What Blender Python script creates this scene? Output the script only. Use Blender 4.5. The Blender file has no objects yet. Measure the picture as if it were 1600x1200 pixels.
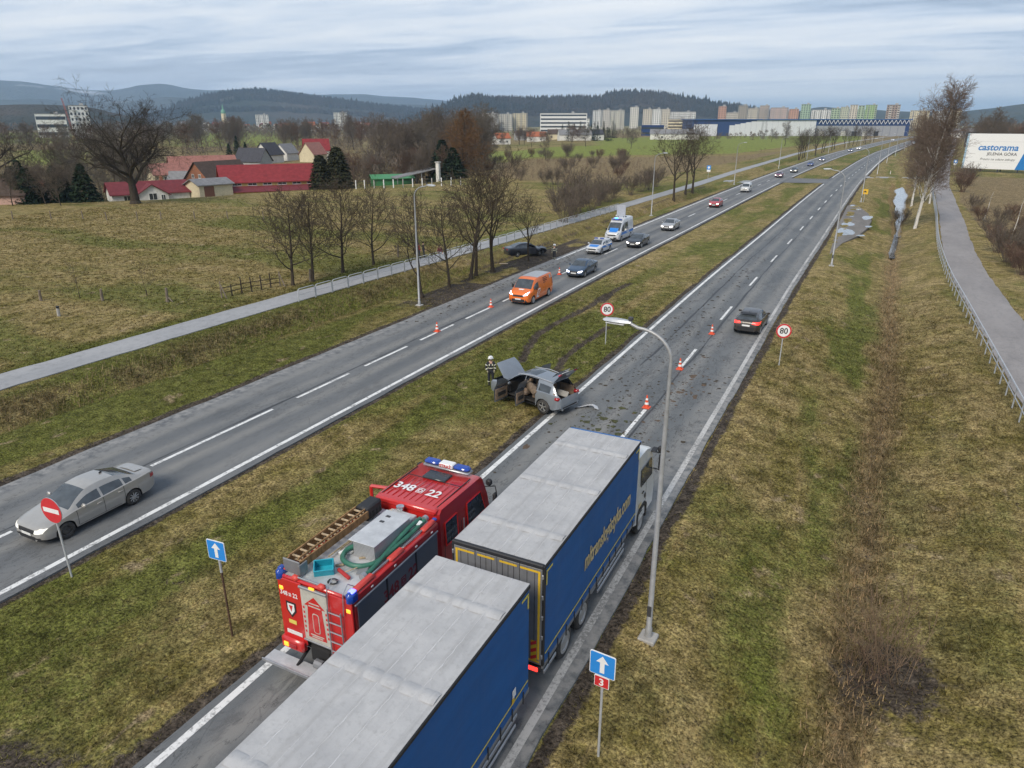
import bpy, bmesh, math, random
import numpy as np
from mathutils import Vector, Matrix, Euler
from mathutils.bvhtree import BVHTree
from mathutils import noise as mnoise

SC = bpy.context.scene
COL = SC.collection
R = math.radians
# ------------------------------------------------------------------ camera
CAM_H = 14.0
FPX, HOR, VPX = 1100.0, 190.0, 1386.0
PITCH = math.atan((600 - HOR) / FPX)
YAW = math.atan((VPX - 800) / math.hypot(FPX, 600 - HOR))
cd = bpy.data.cameras.new('camera')
cd.sensor_width = 36.0
cd.lens = 36.0 * FPX / 1600.0
cd.clip_start = 0.3
cd.clip_end = 60000
cam = bpy.data.objects.new('camera', cd)
COL.objects.link(cam)
cam.location = (0, 0, CAM_H)
cam.rotation_euler = (math.pi / 2 - PITCH, 0, YAW)
SC.camera = cam
# ------------------------------------------------------------------ colour management
SC.view_settings.view_transform = 'Standard'
SC.view_settings.look = 'None'
SC.view_settings.gamma = 1.0
SC.view_settings.use_curve_mapping = False
SC.view_settings.exposure = 1.10
SC.cycles.use_denoising = True
SC.cycles.max_bounces = 6
SC.cycles.diffuse_bounces = 3
SC.cycles.glossy_bounces = 3
SC.cycles.transmission_bounces = 3
SC.cycles.volume_bounces = 1
SC.cycles.caustics_reflective = False
SC.cycles.caustics_refractive = False
# ------------------------------------------------------------------ sky
SUN_EL, SUN_AZ = R(42), R(-178)      # azimuth clockwise from +Y
w = bpy.data.worlds.new('World')
SC.world = w
w.use_nodes = True
nt = w.node_tree
nt.nodes.clear()
def wn(t, **k):
    n = nt.nodes.new(t)
    for a, b in k.items():
        setattr(n, a, b)
    return n
def wl(a, b):
    nt.links.new(a, b)
def wmath(op, a, b=None, c=None):
    n = wn('ShaderNodeMath', operation=op)
    for i, q in enumerate((a, b, c)):
        if q is None: continue
        if isinstance(q, (int, float)): n.inputs[i].default_value = q
        else: wl(q, n.inputs[i])
    return n.outputs[0]
out = wn('ShaderNodeOutputWorld')
sky = wn('ShaderNodeTexSky', sky_type='NISHITA')
sky.sun_disc = False
sky.sun_elevation = SUN_EL
sky.sun_rotation = SUN_AZ
sky.air_density = 1.0
sky.dust_density = 2.0
bg1 = wn('ShaderNodeBackground'); bg1.inputs['Strength'].default_value = 0.11
wl(sky.outputs[0], bg1.inputs['Color'])
geo = wn('ShaderNodeTexCoord')
sep = wn('ShaderNodeSeparateXYZ'); wl(geo.outputs['Generated'], sep.inputs[0])
zz = wmath('MAXIMUM', sep.outputs[2], 0.0)
den = wmath('ADD', zz, 0.035)
px_ = wmath('DIVIDE', sep.outputs[0], den)
py_ = wmath('DIVIDE', sep.outputs[1], den)
comb = wn('ShaderNodeCombineXYZ'); wl(px_, comb.inputs[0]); wl(py_, comb.inputs[1])
def wnoise(scale, detail, rough, sx, sy, rot, dist=0.0, off=(0, 0, 0)):
    m = wn('ShaderNodeMapping'); m.vector_type = 'POINT'
    m.inputs['Location'].default_value = off
    m.inputs['Rotation'].default_value = (0, 0, rot)
    m.inputs['Scale'].default_value = (sx, sy, 1)
    wl(comb.outputs[0], m.inputs[0])
    n = wn('ShaderNodeTexNoise'); n.inputs['Scale'].default_value = scale
    n.inputs['Detail'].default_value = detail; n.inputs['Roughness'].default_value = rough
    n.inputs['Distortion'].default_value = dist
    wl(m.outputs[0], n.inputs['Vector'])
    return n.outputs[0]
n1 = wnoise(0.13, 5, 0.5, 0.45, 1.0, 0.35, 0.9, (3.1, 1.7, 0))
n2 = wnoise(0.40, 8, 0.58, 0.32, 1.2, 0.42, 0.7, (7.3, 2.2, 0))
n3 = wnoise(1.5, 8, 0.62, 0.5, 1.0, 0.3, 0.8, (1.3, 5.2, 0))
nn = wmath('ADD', wmath('ADD', wmath('MULTIPLY', n1, 0.52), wmath('MULTIPLY', n2, 0.30)), wmath('MULTIPLY', n3, 0.18))
ramp = wn('ShaderNodeValToRGB')
cr = ramp.color_ramp
cr.elements[0].position = 0.42; cr.elements[0].color = (0.176, 0.213, 0.276, 1)
cr.elements[1].position = 0.585; cr.elements[1].color = (0.471, 0.480, 0.489, 1)
e = cr.elements.new(0.468); e.color = (0.242, 0.288, 0.357, 1)
e = cr.elements.new(0.50); e.color = (0.316, 0.359, 0.421, 1)
e = cr.elements.new(0.53); e.color = (0.389, 0.417, 0.455, 1)
wl(nn, ramp.inputs[0])
hzn = wn('ShaderNodeMapRange'); hzn.inputs[1].default_value = 0.005; hzn.inputs[2].default_value = 0.085; hzn.inputs[3].default_value = 0.45; hzn.inputs[4].default_value = 0.0
wl(zz, hzn.inputs[0])
hmx = wn('ShaderNodeMix', data_type='RGBA'); wl(hzn.outputs[0], hmx.inputs[0]); wl(ramp.outputs[0], hmx.inputs[6]); hmx.inputs[7].default_value = (0.492, 0.497, 0.497, 1)
bg2 = wn('ShaderNodeBackground'); bg2.inputs['Strength'].default_value = 1.0
wl(hmx.outputs[2], bg2.inputs['Color'])
cov = wn('ShaderNodeMapRange'); cov.inputs[1].default_value = 0.34; cov.inputs[2].default_value = 0.44
cov.inputs[3].default_value = 0.80; cov.inputs[4].default_value = 0.97
wl(nn, cov.inputs[0])
mx = wn('ShaderNodeMixShader')
wl(cov.outputs[0], mx.inputs[0]); wl(bg1.outputs[0], mx.inputs[1]); wl(bg2.outputs[0], mx.inputs[2])
wl(mx.outputs[0], out.inputs['Surface'])
# ------------------------------------------------------------------ sun (veiled by cloud)
sl = bpy.data.lights.new('sun', 'SUN')
sl.energy = 1.5
sl.angle = R(24)
sl.color = (1.0, 0.91, 0.78)
sun = bpy.data.objects.new('sun', sl)
COL.objects.link(sun)
sd = Vector((math.sin(SUN_AZ) * math.cos(SUN_EL), math.cos(SUN_AZ) * math.cos(SUN_EL), math.sin(SUN_EL)))
sun.rotation_euler = sd.to_track_quat('Z', 'Y').to_euler()

# ================================================================== helpers
def lerp(a, b, t): return a + (b - a) * t
def clamp(x, a=0.0, b=1.0): return max(a, min(b, x))
def sstep(a, b, x):
    t = clamp((x - a) / (b - a)); return t * t * (3 - 2 * t)
def interp(keys, x):
    if x <= keys[0][0]: return keys[0][1]
    for (x0, y0), (x1, y1) in zip(keys, keys[1:]):
        if x <= x1:
            return y0 + (y1 - y0) * (x - x0) / (x1 - x0)
    return keys[-1][1]
def smoothkeys(keys, x):
    """monotone cubic through keys"""
    n = len(keys)
    if x <= keys[0][0]: return keys[0][1]
    if x >= keys[-1][0]: return keys[-1][1]
    for i in range(n - 1):
        if x <= keys[i + 1][0]: break
    d = [(keys[j + 1][1] - keys[j][1]) / (keys[j + 1][0] - keys[j][0]) for j in range(n - 1)]
    def slope(j):
        if j == 0: return d[0]
        if j == n - 1: return d[-1]
        if d[j - 1] * d[j] <= 0: return 0.0
        return 2 * d[j - 1] * d[j] / (d[j - 1] + d[j])
    h = keys[i + 1][0] - keys[i][0]; t = (x - keys[i][0]) / h
    m0, m1 = slope(i) * h, slope(i + 1) * h
    return ((2*t**3 - 3*t*t + 1) * keys[i][1] + (t**3 - 2*t*t + t) * m0 + (-2*t**3 + 3*t*t) * keys[i + 1][1] + (t**3 - t*t) * m1)

def ground_at(px, py, z=0.0):
    """world point on height z seen at a photo position (camera survey)"""
    x = px - 800; y = 600 - py
    f = FPX * math.cos(PITCH) + y * math.sin(PITCH); u = -FPX * math.sin(PITCH) + y * math.cos(PITCH)
    d = (x * math.cos(YAW) - f * math.sin(YAW), x * math.sin(YAW) + f * math.cos(YAW), u)
    t = (z - CAM_H) / d[2]
    return (d[0] * t, d[1] * t, z)

class MB:
    """collects geometry for ONE mesh"""
    def __init__(s):
        s.v = []; s.f = []; s.m = []; s.cur = 0
    def add(s, vs, fs):
        b = len(s.v); s.v.extend([tuple(p) for p in vs])
        for f in fs:
            s.f.append(tuple(i + b for i in f)); s.m.append(s.cur)
        return s
    def mat(s, i): s.cur = i; return s
    def box(s, c, d, ch=0.0, M=None):
        """box centred c, full sizes d, chamfer ch, optional matrix M about c"""
        hx, hy, hz = d[0] / 2, d[1] / 2, d[2] / 2
        c = Vector(c)
        if ch <= 0:
            vs = [Vector((sx * hx, sy * hy, sz * hz)) for sz in (-1, 1) for sy in (-1, 1) for sx in (-1, 1)]
            fs = [(0, 2, 3, 1), (4, 5, 7, 6), (0, 1, 5, 4), (2, 6, 7, 3), (0, 4, 6, 2), (1, 3, 7, 5)]
        else:
            ch = min(ch, hx * .9, hy * .9, hz * .9)
            vs = []; ix = {}
            for sx in (-1, 1):
                for sy in (-1, 1):
                    for sz in (-1, 1):
                        for a in range(3):
                            p = [sx * (hx - ch), sy * (hy - ch), sz * (hz - ch)]
                            p[a] = (sx * hx, sy * hy, sz * hz)[a]
                            ix[(sx, sy, sz, a)] = len(vs); vs.append(Vector(p))
            fs = []
            for a in range(3):
                b, c2 = (a + 1) % 3, (a + 2) % 3
                for sg in (-1, 1):
                    q = []
                    for (sb, sc_) in ((-1, -1), (1, -1), (1, 1), (-1, 1)):
                        t = [0, 0, 0]; t[a] = sg; t[b] = sb; t[c2] = sc_
                        q.append(ix[(t[0], t[1], t[2], a)])
                    fs.append(tuple(q if sg > 0 else q[::-1]))
            for a in range(3):            # edges along axis a
                b, c2 = (a + 1) % 3, (a + 2) % 3
                for sb in (-1, 1):
                    for sc_ in (-1, 1):
                        def k(sa, w):
                            t = [0, 0, 0]; t[a] = sa; t[b] = sb; t[c2] = sc_
                            return ix[(t[0], t[1], t[2], w)]
                        q = (k(-1, b), k(1, b), k(1, c2), k(-1, c2))
                        fs.append(q if sb * sc_ < 0 else q[::-1])
            for sx in (-1, 1):
                for sy in (-1, 1):
                    for sz in (-1, 1):
                        q = (ix[(sx, sy, sz, 0)], ix[(sx, sy, sz, 1)], ix[(sx, sy, sz, 2)])
                        fs.append(q if sx * sy * sz > 0 else q[::-1])
        if M is not None: vs = [M @ p for p in vs]
        return s.add([p + c for p in vs], fs)
    def tube(s, pts, r, n=6, cap=True):
        """r number or list"""
        pts = [Vector(p) for p in pts]
        rs = r if isinstance(r, (list, tuple)) else [r] * len(pts)
        vs = []; fs = []
        up = None
        for i, p in enumerate(pts):
            t = (pts[min(i + 1, len(pts) - 1)] - pts[max(i - 1, 0)])
            if t.length < 1e-9: t = Vector((0, 0, 1))
            t.normalize()
            if up is None:
                up = Vector((1, 0, 0)) if abs(t.x) < .9 else Vector((0, 1, 0))
            a = (up - t * up.dot(t))
            if a.length < 1e-6:
                a = t.orthogonal()
            a.normalize(); up = a
            b = t.cross(a)
            for k in range(n):
                an = 2 * math.pi * k / n
                vs.append(p + (a * math.cos(an) + b * math.sin(an)) * rs[i])
        for i in range(len(pts) - 1):
            for k in range(n):
                k2 = (k + 1) % n
                fs.append((i * n + k, i * n + k2, (i + 1) * n + k2, (i + 1) * n + k))
        if cap:
            fs.append(tuple(range(n - 1, -1, -1))); e = (len(pts) - 1) * n
            fs.append(tuple(range(e, e + n)))
        return s.add(vs, fs)
    def lathe(s, prof, n=20, axis='z', c=(0, 0, 0), closed=False):
        """prof list of (r, h)"""
        vs = []; fs = []; m = len(prof)
        for k in range(n):
            an = 2 * math.pi * k / n; ca, sa = math.cos(an), math.sin(an)
            for (r, h) in prof:
                if axis == 'z': p = (r * ca, r * sa, h)
                elif axis == 'x': p = (h, r * ca, r * sa)
                else: p = (r * sa, h, r * ca)
                vs.append((p[0] + c[0], p[1] + c[1], p[2] + c[2]))
        for k in range(n):
            k2 = (k + 1) % n
            for j in range(m - 1 if not closed else m):
                j2 = (j + 1) % m
                fs.append((k * m + j, k2 * m + j, k2 * m + j2, k * m + j2))
        return s.add(vs, fs)
    def prism(s, poly, h0, h1, axis='z'):
        """extrude 2-D poly between h0 and h1; axis z: (x,y), x: (y,z), y: (x,z)"""
        def P(a, b, h):
            return (a, b, h) if axis == 'z' else ((h, a, b) if axis == 'x' else (a, h, b))
        n = len(poly)
        vs = [P(a, b, h0) for a, b in poly] + [P(a, b, h1) for a, b in poly]
        fs = [tuple(range(n - 1, -1, -1)), tuple(range(n, 2 * n))]
        fs += [(i, (i + 1) % n, n + (i + 1) % n, n + i) for i in range(n)]
        return s.add(vs, fs)
    def sphere(s, c, r, nu=10, nv=7):
        rx, ry, rz = r if isinstance(r, (tuple, list)) else (r, r, r)
        vs = [(c[0], c[1], c[2] - rz)]; fs = []
        for j in range(1, nv):
            ph = -math.pi / 2 + math.pi * j / nv
            for k in range(nu):
                an = 2 * math.pi * k / nu
                vs.append((c[0] + rx * math.cos(ph) * math.cos(an), c[1] + ry * math.cos(ph) * math.sin(an), c[2] + rz * math.sin(ph)))
        vs.append((c[0], c[1], c[2] + rz)); top = len(vs) - 1
        for k in range(nu):
            k2 = (k + 1) % nu
            fs.append((0, 1 + k2, 1 + k))
            for j in range(nv - 2):
                a = 1 + j * nu; b = a + nu
                fs.append((a + k, a + k2, b + k2, b + k))
            fs.append((1 + (nv - 2) * nu + k, 1 + (nv - 2) * nu + k2, top))
        return s.add(vs, fs)
    def xform(s, M):
        s.v = [tuple(M @ Vector(p)) for p in s.v]; return s
    def mesh(s, name, mats, smooth=False, angle=40):
        me = bpy.data.meshes.new(name)
        me.from_pydata(s.v, [], s.f)
        for m in (mats if isinstance(mats, (list, tuple)) else [mats]):
            me.materials.append(m)
        if any(s.m): me.polygons.foreach_set('material_index', s.m)
        if smooth:
            me.polygons.foreach_set('use_smooth', [True] * len(me.polygons))
            me.set_sharp_from_angle(angle=R(angle))
        me.update()
        return me
    def build(s, name, mats, parent=None, smooth=False, angle=40, loc=None, rot=None, kind=None):
        o = bpy.data.objects.new(name, s.mesh(name, mats, smooth, angle))
        COL.objects.link(o)
        if parent is not None: o.parent = parent
        if loc is not None: o.location = loc
        if rot is not None: o.rotation_euler = rot
        if kind: o['kind'] = kind
        return o

def npmesh(name, verts, faces_flat, nper, mats, attrs=None):
    """fast mesh from numpy: verts (N,3), faces (M,nper)"""
    me = bpy.data.meshes.new(name)
    verts = np.asarray(verts, dtype=np.float32); faces = np.asarray(faces_flat, dtype=np.int32).reshape(-1, nper)
    me.vertices.add(len(verts)); me.vertices.foreach_set('co', verts.ravel())
    me.loops.add(faces.size); me.loops.foreach_set('vertex_index', faces.ravel())
    me.polygons.add(len(faces))
    me.polygons.foreach_set('loop_start', np.arange(0, faces.size, nper, dtype=np.int32))
    for m in (mats if isinstance(mats, (list, tuple)) else [mats]): me.materials.append(m)
    for k, a in (attrs or {}).items():
        at = me.attributes.new(k, 'FLOAT', 'POINT'); at.data.foreach_set('value', np.asarray(a, dtype=np.float32))
    me.update(calc_edges=True)
    me.shade_flat()
    return me
def link(name, me, parent=None, loc=None, rot=None, kind=None):
    o = bpy.data.objects.new(name, me); COL.objects.link(o)
    if parent is not None: o.parent = parent
    if loc is not None: o.location = loc
    if rot is not None: o.rotation_euler = rot
    if kind: o['kind'] = kind
    return o
def tag(o, label, cat, group=None):
    o['label'] = label; o['category'] = cat
    if group: o['group'] = group
    return o
def thing(name, label, cat, loc=(0, 0, 0), rz=0.0, group=None):
    o = bpy.data.objects.new(name, None); COL.objects.link(o)
    o.empty_display_size = 0.2
    o.location = loc; o.rotation_euler = (0, 0, rz)
    return tag(o, label, cat, group)
def struct(o): o['kind'] = 'structure'; return o
def copytree(root, loc, rz=0.0, label=None, group=None, scale=None):
    def cp(o, par):
        c = o.copy(); COL.objects.link(c); c.parent = par
        for ch in o.children: cp(ch, c)
        return c
    r = cp(root, None)
    r.location = loc; r.rotation_euler = (0, 0, rz)
    if scale is not None: r.scale = (scale,) * 3 if isinstance(scale, (int, float)) else scale
    if label: r['label'] = label
    if group: r['group'] = group
    return r
_txt = {}
def textmesh(body, size=1.0, bold=0.0, shear=0.0, align='CENTER', mat_=None, extrude=0.002, sx=1.0):
    cu = bpy.data.curves.new('lettering', 'FONT')
    cu.body = body; cu.size = size; cu.align_x = align; cu.align_y = 'CENTER'
    cu.offset = bold; cu.shear = shear; cu.extrude = extrude; cu.resolution_u = 3
    o = bpy.data.objects.new('lettering_tmp', cu); COL.objects.link(o)
    dg = bpy.context.evaluated_depsgraph_get()
    me = bpy.data.meshes.new_from_object(o.evaluated_get(dg))
    bpy.data.objects.remove(o); bpy.data.curves.remove(cu)
    if sx != 1.0: me.transform(Matrix.Diagonal((sx, 1, 1, 1)))
    me.materials.clear(); me.materials.append(mat_)
    return me
def lettering(body, mat_, parent, loc, rot, size=1.0, **k):
    me = textmesh(body, size, mat_=mat_, **k)
    return link('lettering', me, parent, loc, rot)

# ================================================================== materials
_M = {}
class NB:
    """tiny node-graph helper"""
    def __init__(s, name):
        s.m = bpy.data.materials.new(name); s.m.use_nodes = True
        s.t = s.m.node_tree; s.t.nodes.clear()
        s.o = s.t.nodes.new('ShaderNodeOutputMaterial')
        s.p = s.t.nodes.new('ShaderNodeBsdfPrincipled')
        s.t.links.new(s.p.outputs[0], s.o.inputs['Surface'])
        s._pos = None; s._obj = None
    def n(s, t, **k):
        q = s.t.nodes.new(t)
        for a, b in k.items(): setattr(q, a, b)
        return q
    def l(s, a, b): s.t.links.new(a, b)
    def set(s, n, i, v):
        if hasattr(v, 'is_linked') or hasattr(v, 'links'): s.l(v, n.inputs[i])
        else: n.inputs[i].default_value = v
    @property
    def pos(s):
        if s._pos is None: s._pos = s.n('ShaderNodeNewGeometry').outputs['Position']
        return s._pos
    @property
    def obj(s):
        if s._obj is None: s._obj = s.n('ShaderNodeTexCoord').outputs['Object']
        return s._obj
    def math(s, op, a, b=0.0, clampit=False):
        q = s.n('ShaderNodeMath', operation=op); q.use_clamp = clampit
        s.set(q, 0, a); s.set(q, 1, b); return q.outputs[0]
    def noise(s, scale, detail=4, rough=.55, vec=None, sc=None, dist=0.0):
        v = vec if vec is not None else s.pos
        if sc is not None:
            mp = s.n('ShaderNodeMapping'); mp.inputs['Scale'].default_value = sc; s.l(v, mp.inputs[0]); v = mp.outputs[0]
        q = s.n('ShaderNodeTexNoise'); q.inputs['Scale'].default_value = scale
        q.inputs['Detail'].default_value = detail; q.inputs['Roughness'].default_value = rough
        q.inputs['Distortion'].default_value = dist
        s.l(v, q.inputs['Vector']); return q.outputs[0]
    def rng(s, v, a, b, c=0.0, d=1.0):
        q = s.n('ShaderNodeMapRange'); s.set(q, 0, v)
        for i, x in enumerate((a, b, c, d)): q.inputs[i + 1].default_value = x
        return q.outputs[0]
    def mix(s, f, a, b, mode='MIX'):
        q = s.n('ShaderNodeMix', data_type='RGBA', blend_type=mode)
        s.set(q, 0, f)
        for i, x in ((6, a), (7, b)):
            if isinstance(x, tuple): q.inputs[i].default_value = (x + (1,))[:4]
            else: s.l(x, q.inputs[i])
        return q.outputs[2]
    def attr(s, name):
        q = s.n('ShaderNodeAttribute'); q.attribute_name = name; return q.outputs['Fac']
    def bump(s, h, strength=.4, dist=.02):
        q = s.n('ShaderNodeBump'); q.inputs['Strength'].default_value = strength; q.inputs['Distance'].default_value = dist
        s.l(h, q.inputs['Height']); s.l(q.outputs[0], s.p.inputs['Normal'])
    def col(s, c):
        if isinstance(c, tuple): s.p.inputs['Base Color'].default_value = (c + (1,))[:4]
        else: s.l(c, s.p.inputs['Base Color'])
    def P(s, **k):
        for a, b in k.items(): s.set(s.p, {'rough': 'Roughness', 'metal': 'Metallic', 'spec': 'Specular IOR Level', 'coat': 'Coat Weight', 'coatr': 'Coat Roughness', 'alpha': 'Alpha'}[a], b)
def plain(name, c, rough=.5, metal=0.0, var=.12, nscale=6.0, emit=0.0, spec=.5, coat=0.0, dirt=0.0, bump=0.0):
    """painted / plain surface with fine tonal variation and optional road dirt"""
    if name in _M: return _M[name]
    b = NB(name)
    f = b.noise(nscale, 5, .6, b.obj)
    lo = tuple(x * (1 - var) for x in c); hi = tuple(min(1, x * (1 + var)) for x in c)
    q = b.mix(b.rng(f, .3, .7), lo, hi)
    if dirt > 0:
        d1 = b.noise(2.2, 6, .65, b.obj)
        q = b.mix(b.math('MULTIPLY', b.rng(d1, .42, .68), dirt), q, (.16, .14, .115))
    b.col(q); b.P(rough=rough, metal=metal, spec=spec, coat=coat)
    if coat: b.p.inputs['Coat Roughness'].default_value = .06
    if bump: b.bump(b.noise(40, 3, .6, b.obj), bump, .01)
    if emit:
        b.p.inputs['Emission Color'].default_value = (c + (1,))[:4]; b.p.inputs['Emission Strength'].default_value = emit
    _M[name] = b.m
    return b.m
def paint(name, c, dirt=.25, metal=0.0, rough=.32):
    return plain(name, c, rough=rough, metal=metal, var=.05, nscale=3, coat=.6, dirt=dirt)
# ================================================================== land
SKEY = [(-5000, 0), (60, 0), (100, .45), (150, 1.0), (200, 1.9), (264, 3.9), (300, 5.2), (404, 10.6), (434, 13), (651, 31), (850, 56), (1200, 115), (1600, 195), (2600, 330), (26000, 330)]
_sy = np.concatenate([np.arange(-60, 700, 2.0), np.arange(700, 3000, 20.0), [26000.0]])
_sv = np.array([smoothkeys(SKEY, float(y)) for y in _sy])
def shift(y): return np.interp(y, _sy, _sv)
_rng = np.random.default_rng(7)
_perm = _rng.random(65536).astype(np.float64)
def vnoise(x, y, seed=0):
    xi = np.floor(x).astype(np.int64); yi = np.floor(y).astype(np.int64)
    fx = x - xi; fy = y - yi
    fx = fx * fx * (3 - 2 * fx); fy = fy * fy * (3 - 2 * fy)
    def h(a, b): return _perm[((a * 374761393 + b * 668265263 + seed * 974711) ^ ((a * 12289 + b * 40503) >> 3)) & 65535]
    return (h(xi, yi) * (1 - fx) + h(xi + 1, yi) * fx) * (1 - fy) + (h(xi, yi + 1) * (1 - fx) + h(xi + 1, yi + 1) * fx) * fy
def fbm(x, y, seed=0, o=4):
    s = 0; a = .5
    for i in range(o):
        s = s + a * vnoise(x * 2 ** i, y * 2 ** i, seed + i * 17); a *= .5
    return s
def nstep(a, b, x):
    t = np.clip((x - a) / (b - a), 0, 1); return t * t * (3 - 2 * t)
def kint(keys, y):
    return np.interp(y, [k[0] for k in keys], [k[1] for k in keys])
LPATH = [(-60, -43.6), (0, -43.4), (20, -43.1), (43, -42.8), (65, -41.7), (88, -40.7), (128, -39.4), (176, -38.2), (220, -38.2), (369, -35.3), (596, -22.6), (800, 0), (1200, 58)]
RPATH = [(-60, 11.6), (0, 11.2), (42, 10.3), (63, 9.85), (75, 9.5), (90, 9.6), (101, 9.9), (131, 11.3), (163, 12.4), (198, 13.7), (333, 23), (400, 28.5), (807, 60), (900, 74), (1200, 128)]
DITCH = [(-60, 1.0), (0, 1.2), (25, 1.55), (34, 1.8), (46, 2.28), (67, 2.7), (95, 3.0), (122, 3.8), (155, 4.6), (190, 5.2), (205, 5.4), (400, 8)]
CREST = [(-60, -250), (0, -215), (75, -141), (94, -123), (123, -110), (153, -95), (200, -100), (300, -130), (600, -250), (1200, -500), (30000, -9000)]
DROP = [(-60, 4.5), (150, 4.3), (220, 2.6), (300, 1.6), (500, 2.0), (900, 3.0), (30000, 3.0)]
def ditch_x(y): return kint(DITCH, y) + 1.1 * (fbm(y * .11, y * 0 + 4, 71, 3) - .44)
def smooth_path(keys, y):
    return (kint(keys, y - 6) + kint(keys, y - 3) + kint(keys, y) + kint(keys, y + 3) + kint(keys, y + 6)) / 5
RUTS = [[(948, 458), (925, 474), (900, 487), (868, 503), (840, 520), (824, 540), (815, 560)],
        [(950, 508), (925, 525), (905, 537), (882, 556), (868, 580)],
        [(985, 440), (960, 452), (940, 470)]]
RUTS = [[ground_at(*p)[:2] for p in r] for r in RUTS]
LRUTS = [[ground_at(*p)[:2] for p in r] for r in [[(872, 372), (840, 384), (815, 398), (790, 414), (770, 425)], [(900, 372), (865, 390), (840, 405), (815, 420)]]]
def seg_dist(X, Y, line):
    d = np.full(X.shape, 1e9)
    for (x0, y0), (x1, y1) in zip(line, line[1:]):
        dx, dy = x1 - x0, y1 - y0
        t = np.clip(((X - x0) * dx + (Y - y0) * dy) / (dx * dx + dy * dy + 1e-9), 0, 1)
        d = np.minimum(d, np.hypot(X - x0 - t * dx, Y - y0 - t * dy))
    return d
def height(X, Y):
    X = np.asarray(X, dtype=np.float64); Y = np.asarray(Y, dtype=np.float64)
    s = shift(Y); u = X - s
    near = 1 - nstep(600, 1200, Y)
    z = (fbm(X * .03, Y * .03, 3) - .47) * .6 * nstep(46, 70, np.abs(u + 18))
    z = z + (fbm(X * .6, Y * .6, 5) - .47) * .09
    # carriageways sit on a flat bed
    bed = np.maximum(nstep(-31.6, -30.5, u) * (1 - nstep(-22.1, -21.4, u)), nstep(-14.3, -13.5, u) * (1 - nstep(-4.9, -4.0, u)))
    z = z * (1 - bed) - .035 * bed
    inner = (((u > -30.1) & (u < -22.4)) | ((u > -13.2) & (u < -5.25)))
    z = np.where(inner, -.12, z)
    z = z - .20 * np.exp(-((u + 17.8) / 2.6) ** 2)                         # median hollow
    # left roadside ditch and path
    lp = smooth_path(LPATH, Y); dl = X - lp
    c = lp + 6.3 - s
    z = z - .95 * np.exp(-((u - c + .8) / 1.35) ** 2) * (1 - nstep(170, 184, Y) + nstep(196, 206, Y)) * near
    z = z + .06 * nstep(4.2, 2.2, np.abs(dl))
    z = np.where(np.abs(dl) < 1.2, np.minimum(z, -0.0), z)
    lw = nstep(2.6, 1.6, np.abs(dl)); z = z * (1 - lw) + .0 * lw
    # right verge falls to the ditch, bank rises to the path
    dc = ditch_x(Y); q = X - dc
    rz = np.where(q < 0, -1.0 * nstep(-6.5, -.3, q), -1.0 * (1 - nstep(.35, 4.6, q)))
    rz = rz - (.30 + .25 * (fbm(X * 1.1, Y * 1.1, 73) - .47)) * np.exp(-(q / .55) ** 2)
    gap = (1 - nstep(207, 214, Y)) + nstep(232, 240, Y) * .6
    z = z + rz * nstep(-5.6, -4.4, u) * near * gap
    pond = np.exp(-(((q - .2) / 2.0) ** 2)) * nstep(112, 128, Y) * (1 - nstep(188, 200, Y))
    z = z - .35 * pond
    rp = smooth_path(RPATH, Y); dr = np.abs(X - rp)
    rw = nstep(3.0, 1.7, dr); z = z * (1 - rw) + .0 * rw
    z = z - .25 * nstep(14, 22, X - rp + 10) * nstep(2.5, 5, X - rp)
    # crest of the pasture, valley beyond
    d = kint(CREST, Y) - X
    z = z - kint(DROP, Y) * nstep(0, 26, d) * (Y > -60)
    z = z - 2.2 * nstep(120, 420, d) * (1 - nstep(250, 600, Y))
    for r in RUTS:
        e = seg_dist(X, Y, r); z = z - .13 * np.exp(-(e / .28) ** 2) + .08 * np.exp(-((e - .6) / .25) ** 2)
    for r in LRUTS:
        e = seg_dist(X, Y, r); z = z - .10 * np.exp(-(e / .35) ** 2)
    return z
def hz(x, y): return float(height(np.array([x]), np.array([y]))[0])

def inpoly(X, Y, poly):
    r = np.zeros(X.shape, bool); n = len(poly)
    for i in range(n):
        x0, y0 = poly[i][:2]; x1, y1 = poly[(i + 1) % n][:2]
        c = ((y0 > Y) != (y1 > Y)) & (X < (x1 - x0) * (Y - y0) / (y1 - y0 + 1e-12) + x0)
        r ^= c
    return r
def pg(pts, z): return [ground_at(a, b, z) for a, b in pts]
GREENS = [pg([(760, 236), (930, 232), (930, 219), (1190, 214), (1345, 205), (1345, 222), (1240, 232), (1150, 245), (1000, 248), (800, 251), (760, 246)], -1.5),
          pg([(-40, 211), (135, 211), (150, 229), (-40, 229)], -6), pg([(40, 241), (125, 241), (125, 266), (30, 266)], -6),
          pg([(270, 211), (490, 207), (480, 236), (280, 238)], -6), pg([(-300, 205), (-60, 205), (-60, 225), (-300, 225)], -6)]
SCRUBS = [pg([(740, 253), (960, 250), (1150, 247), (1235, 238), (1180, 252), (1080, 270), (1000, 292), (860, 292), (760, 280)], -1.0),
          [(13.5, 20), (120, 20), (160, 236), (21, 236), (14.5, 160)]]
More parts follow.
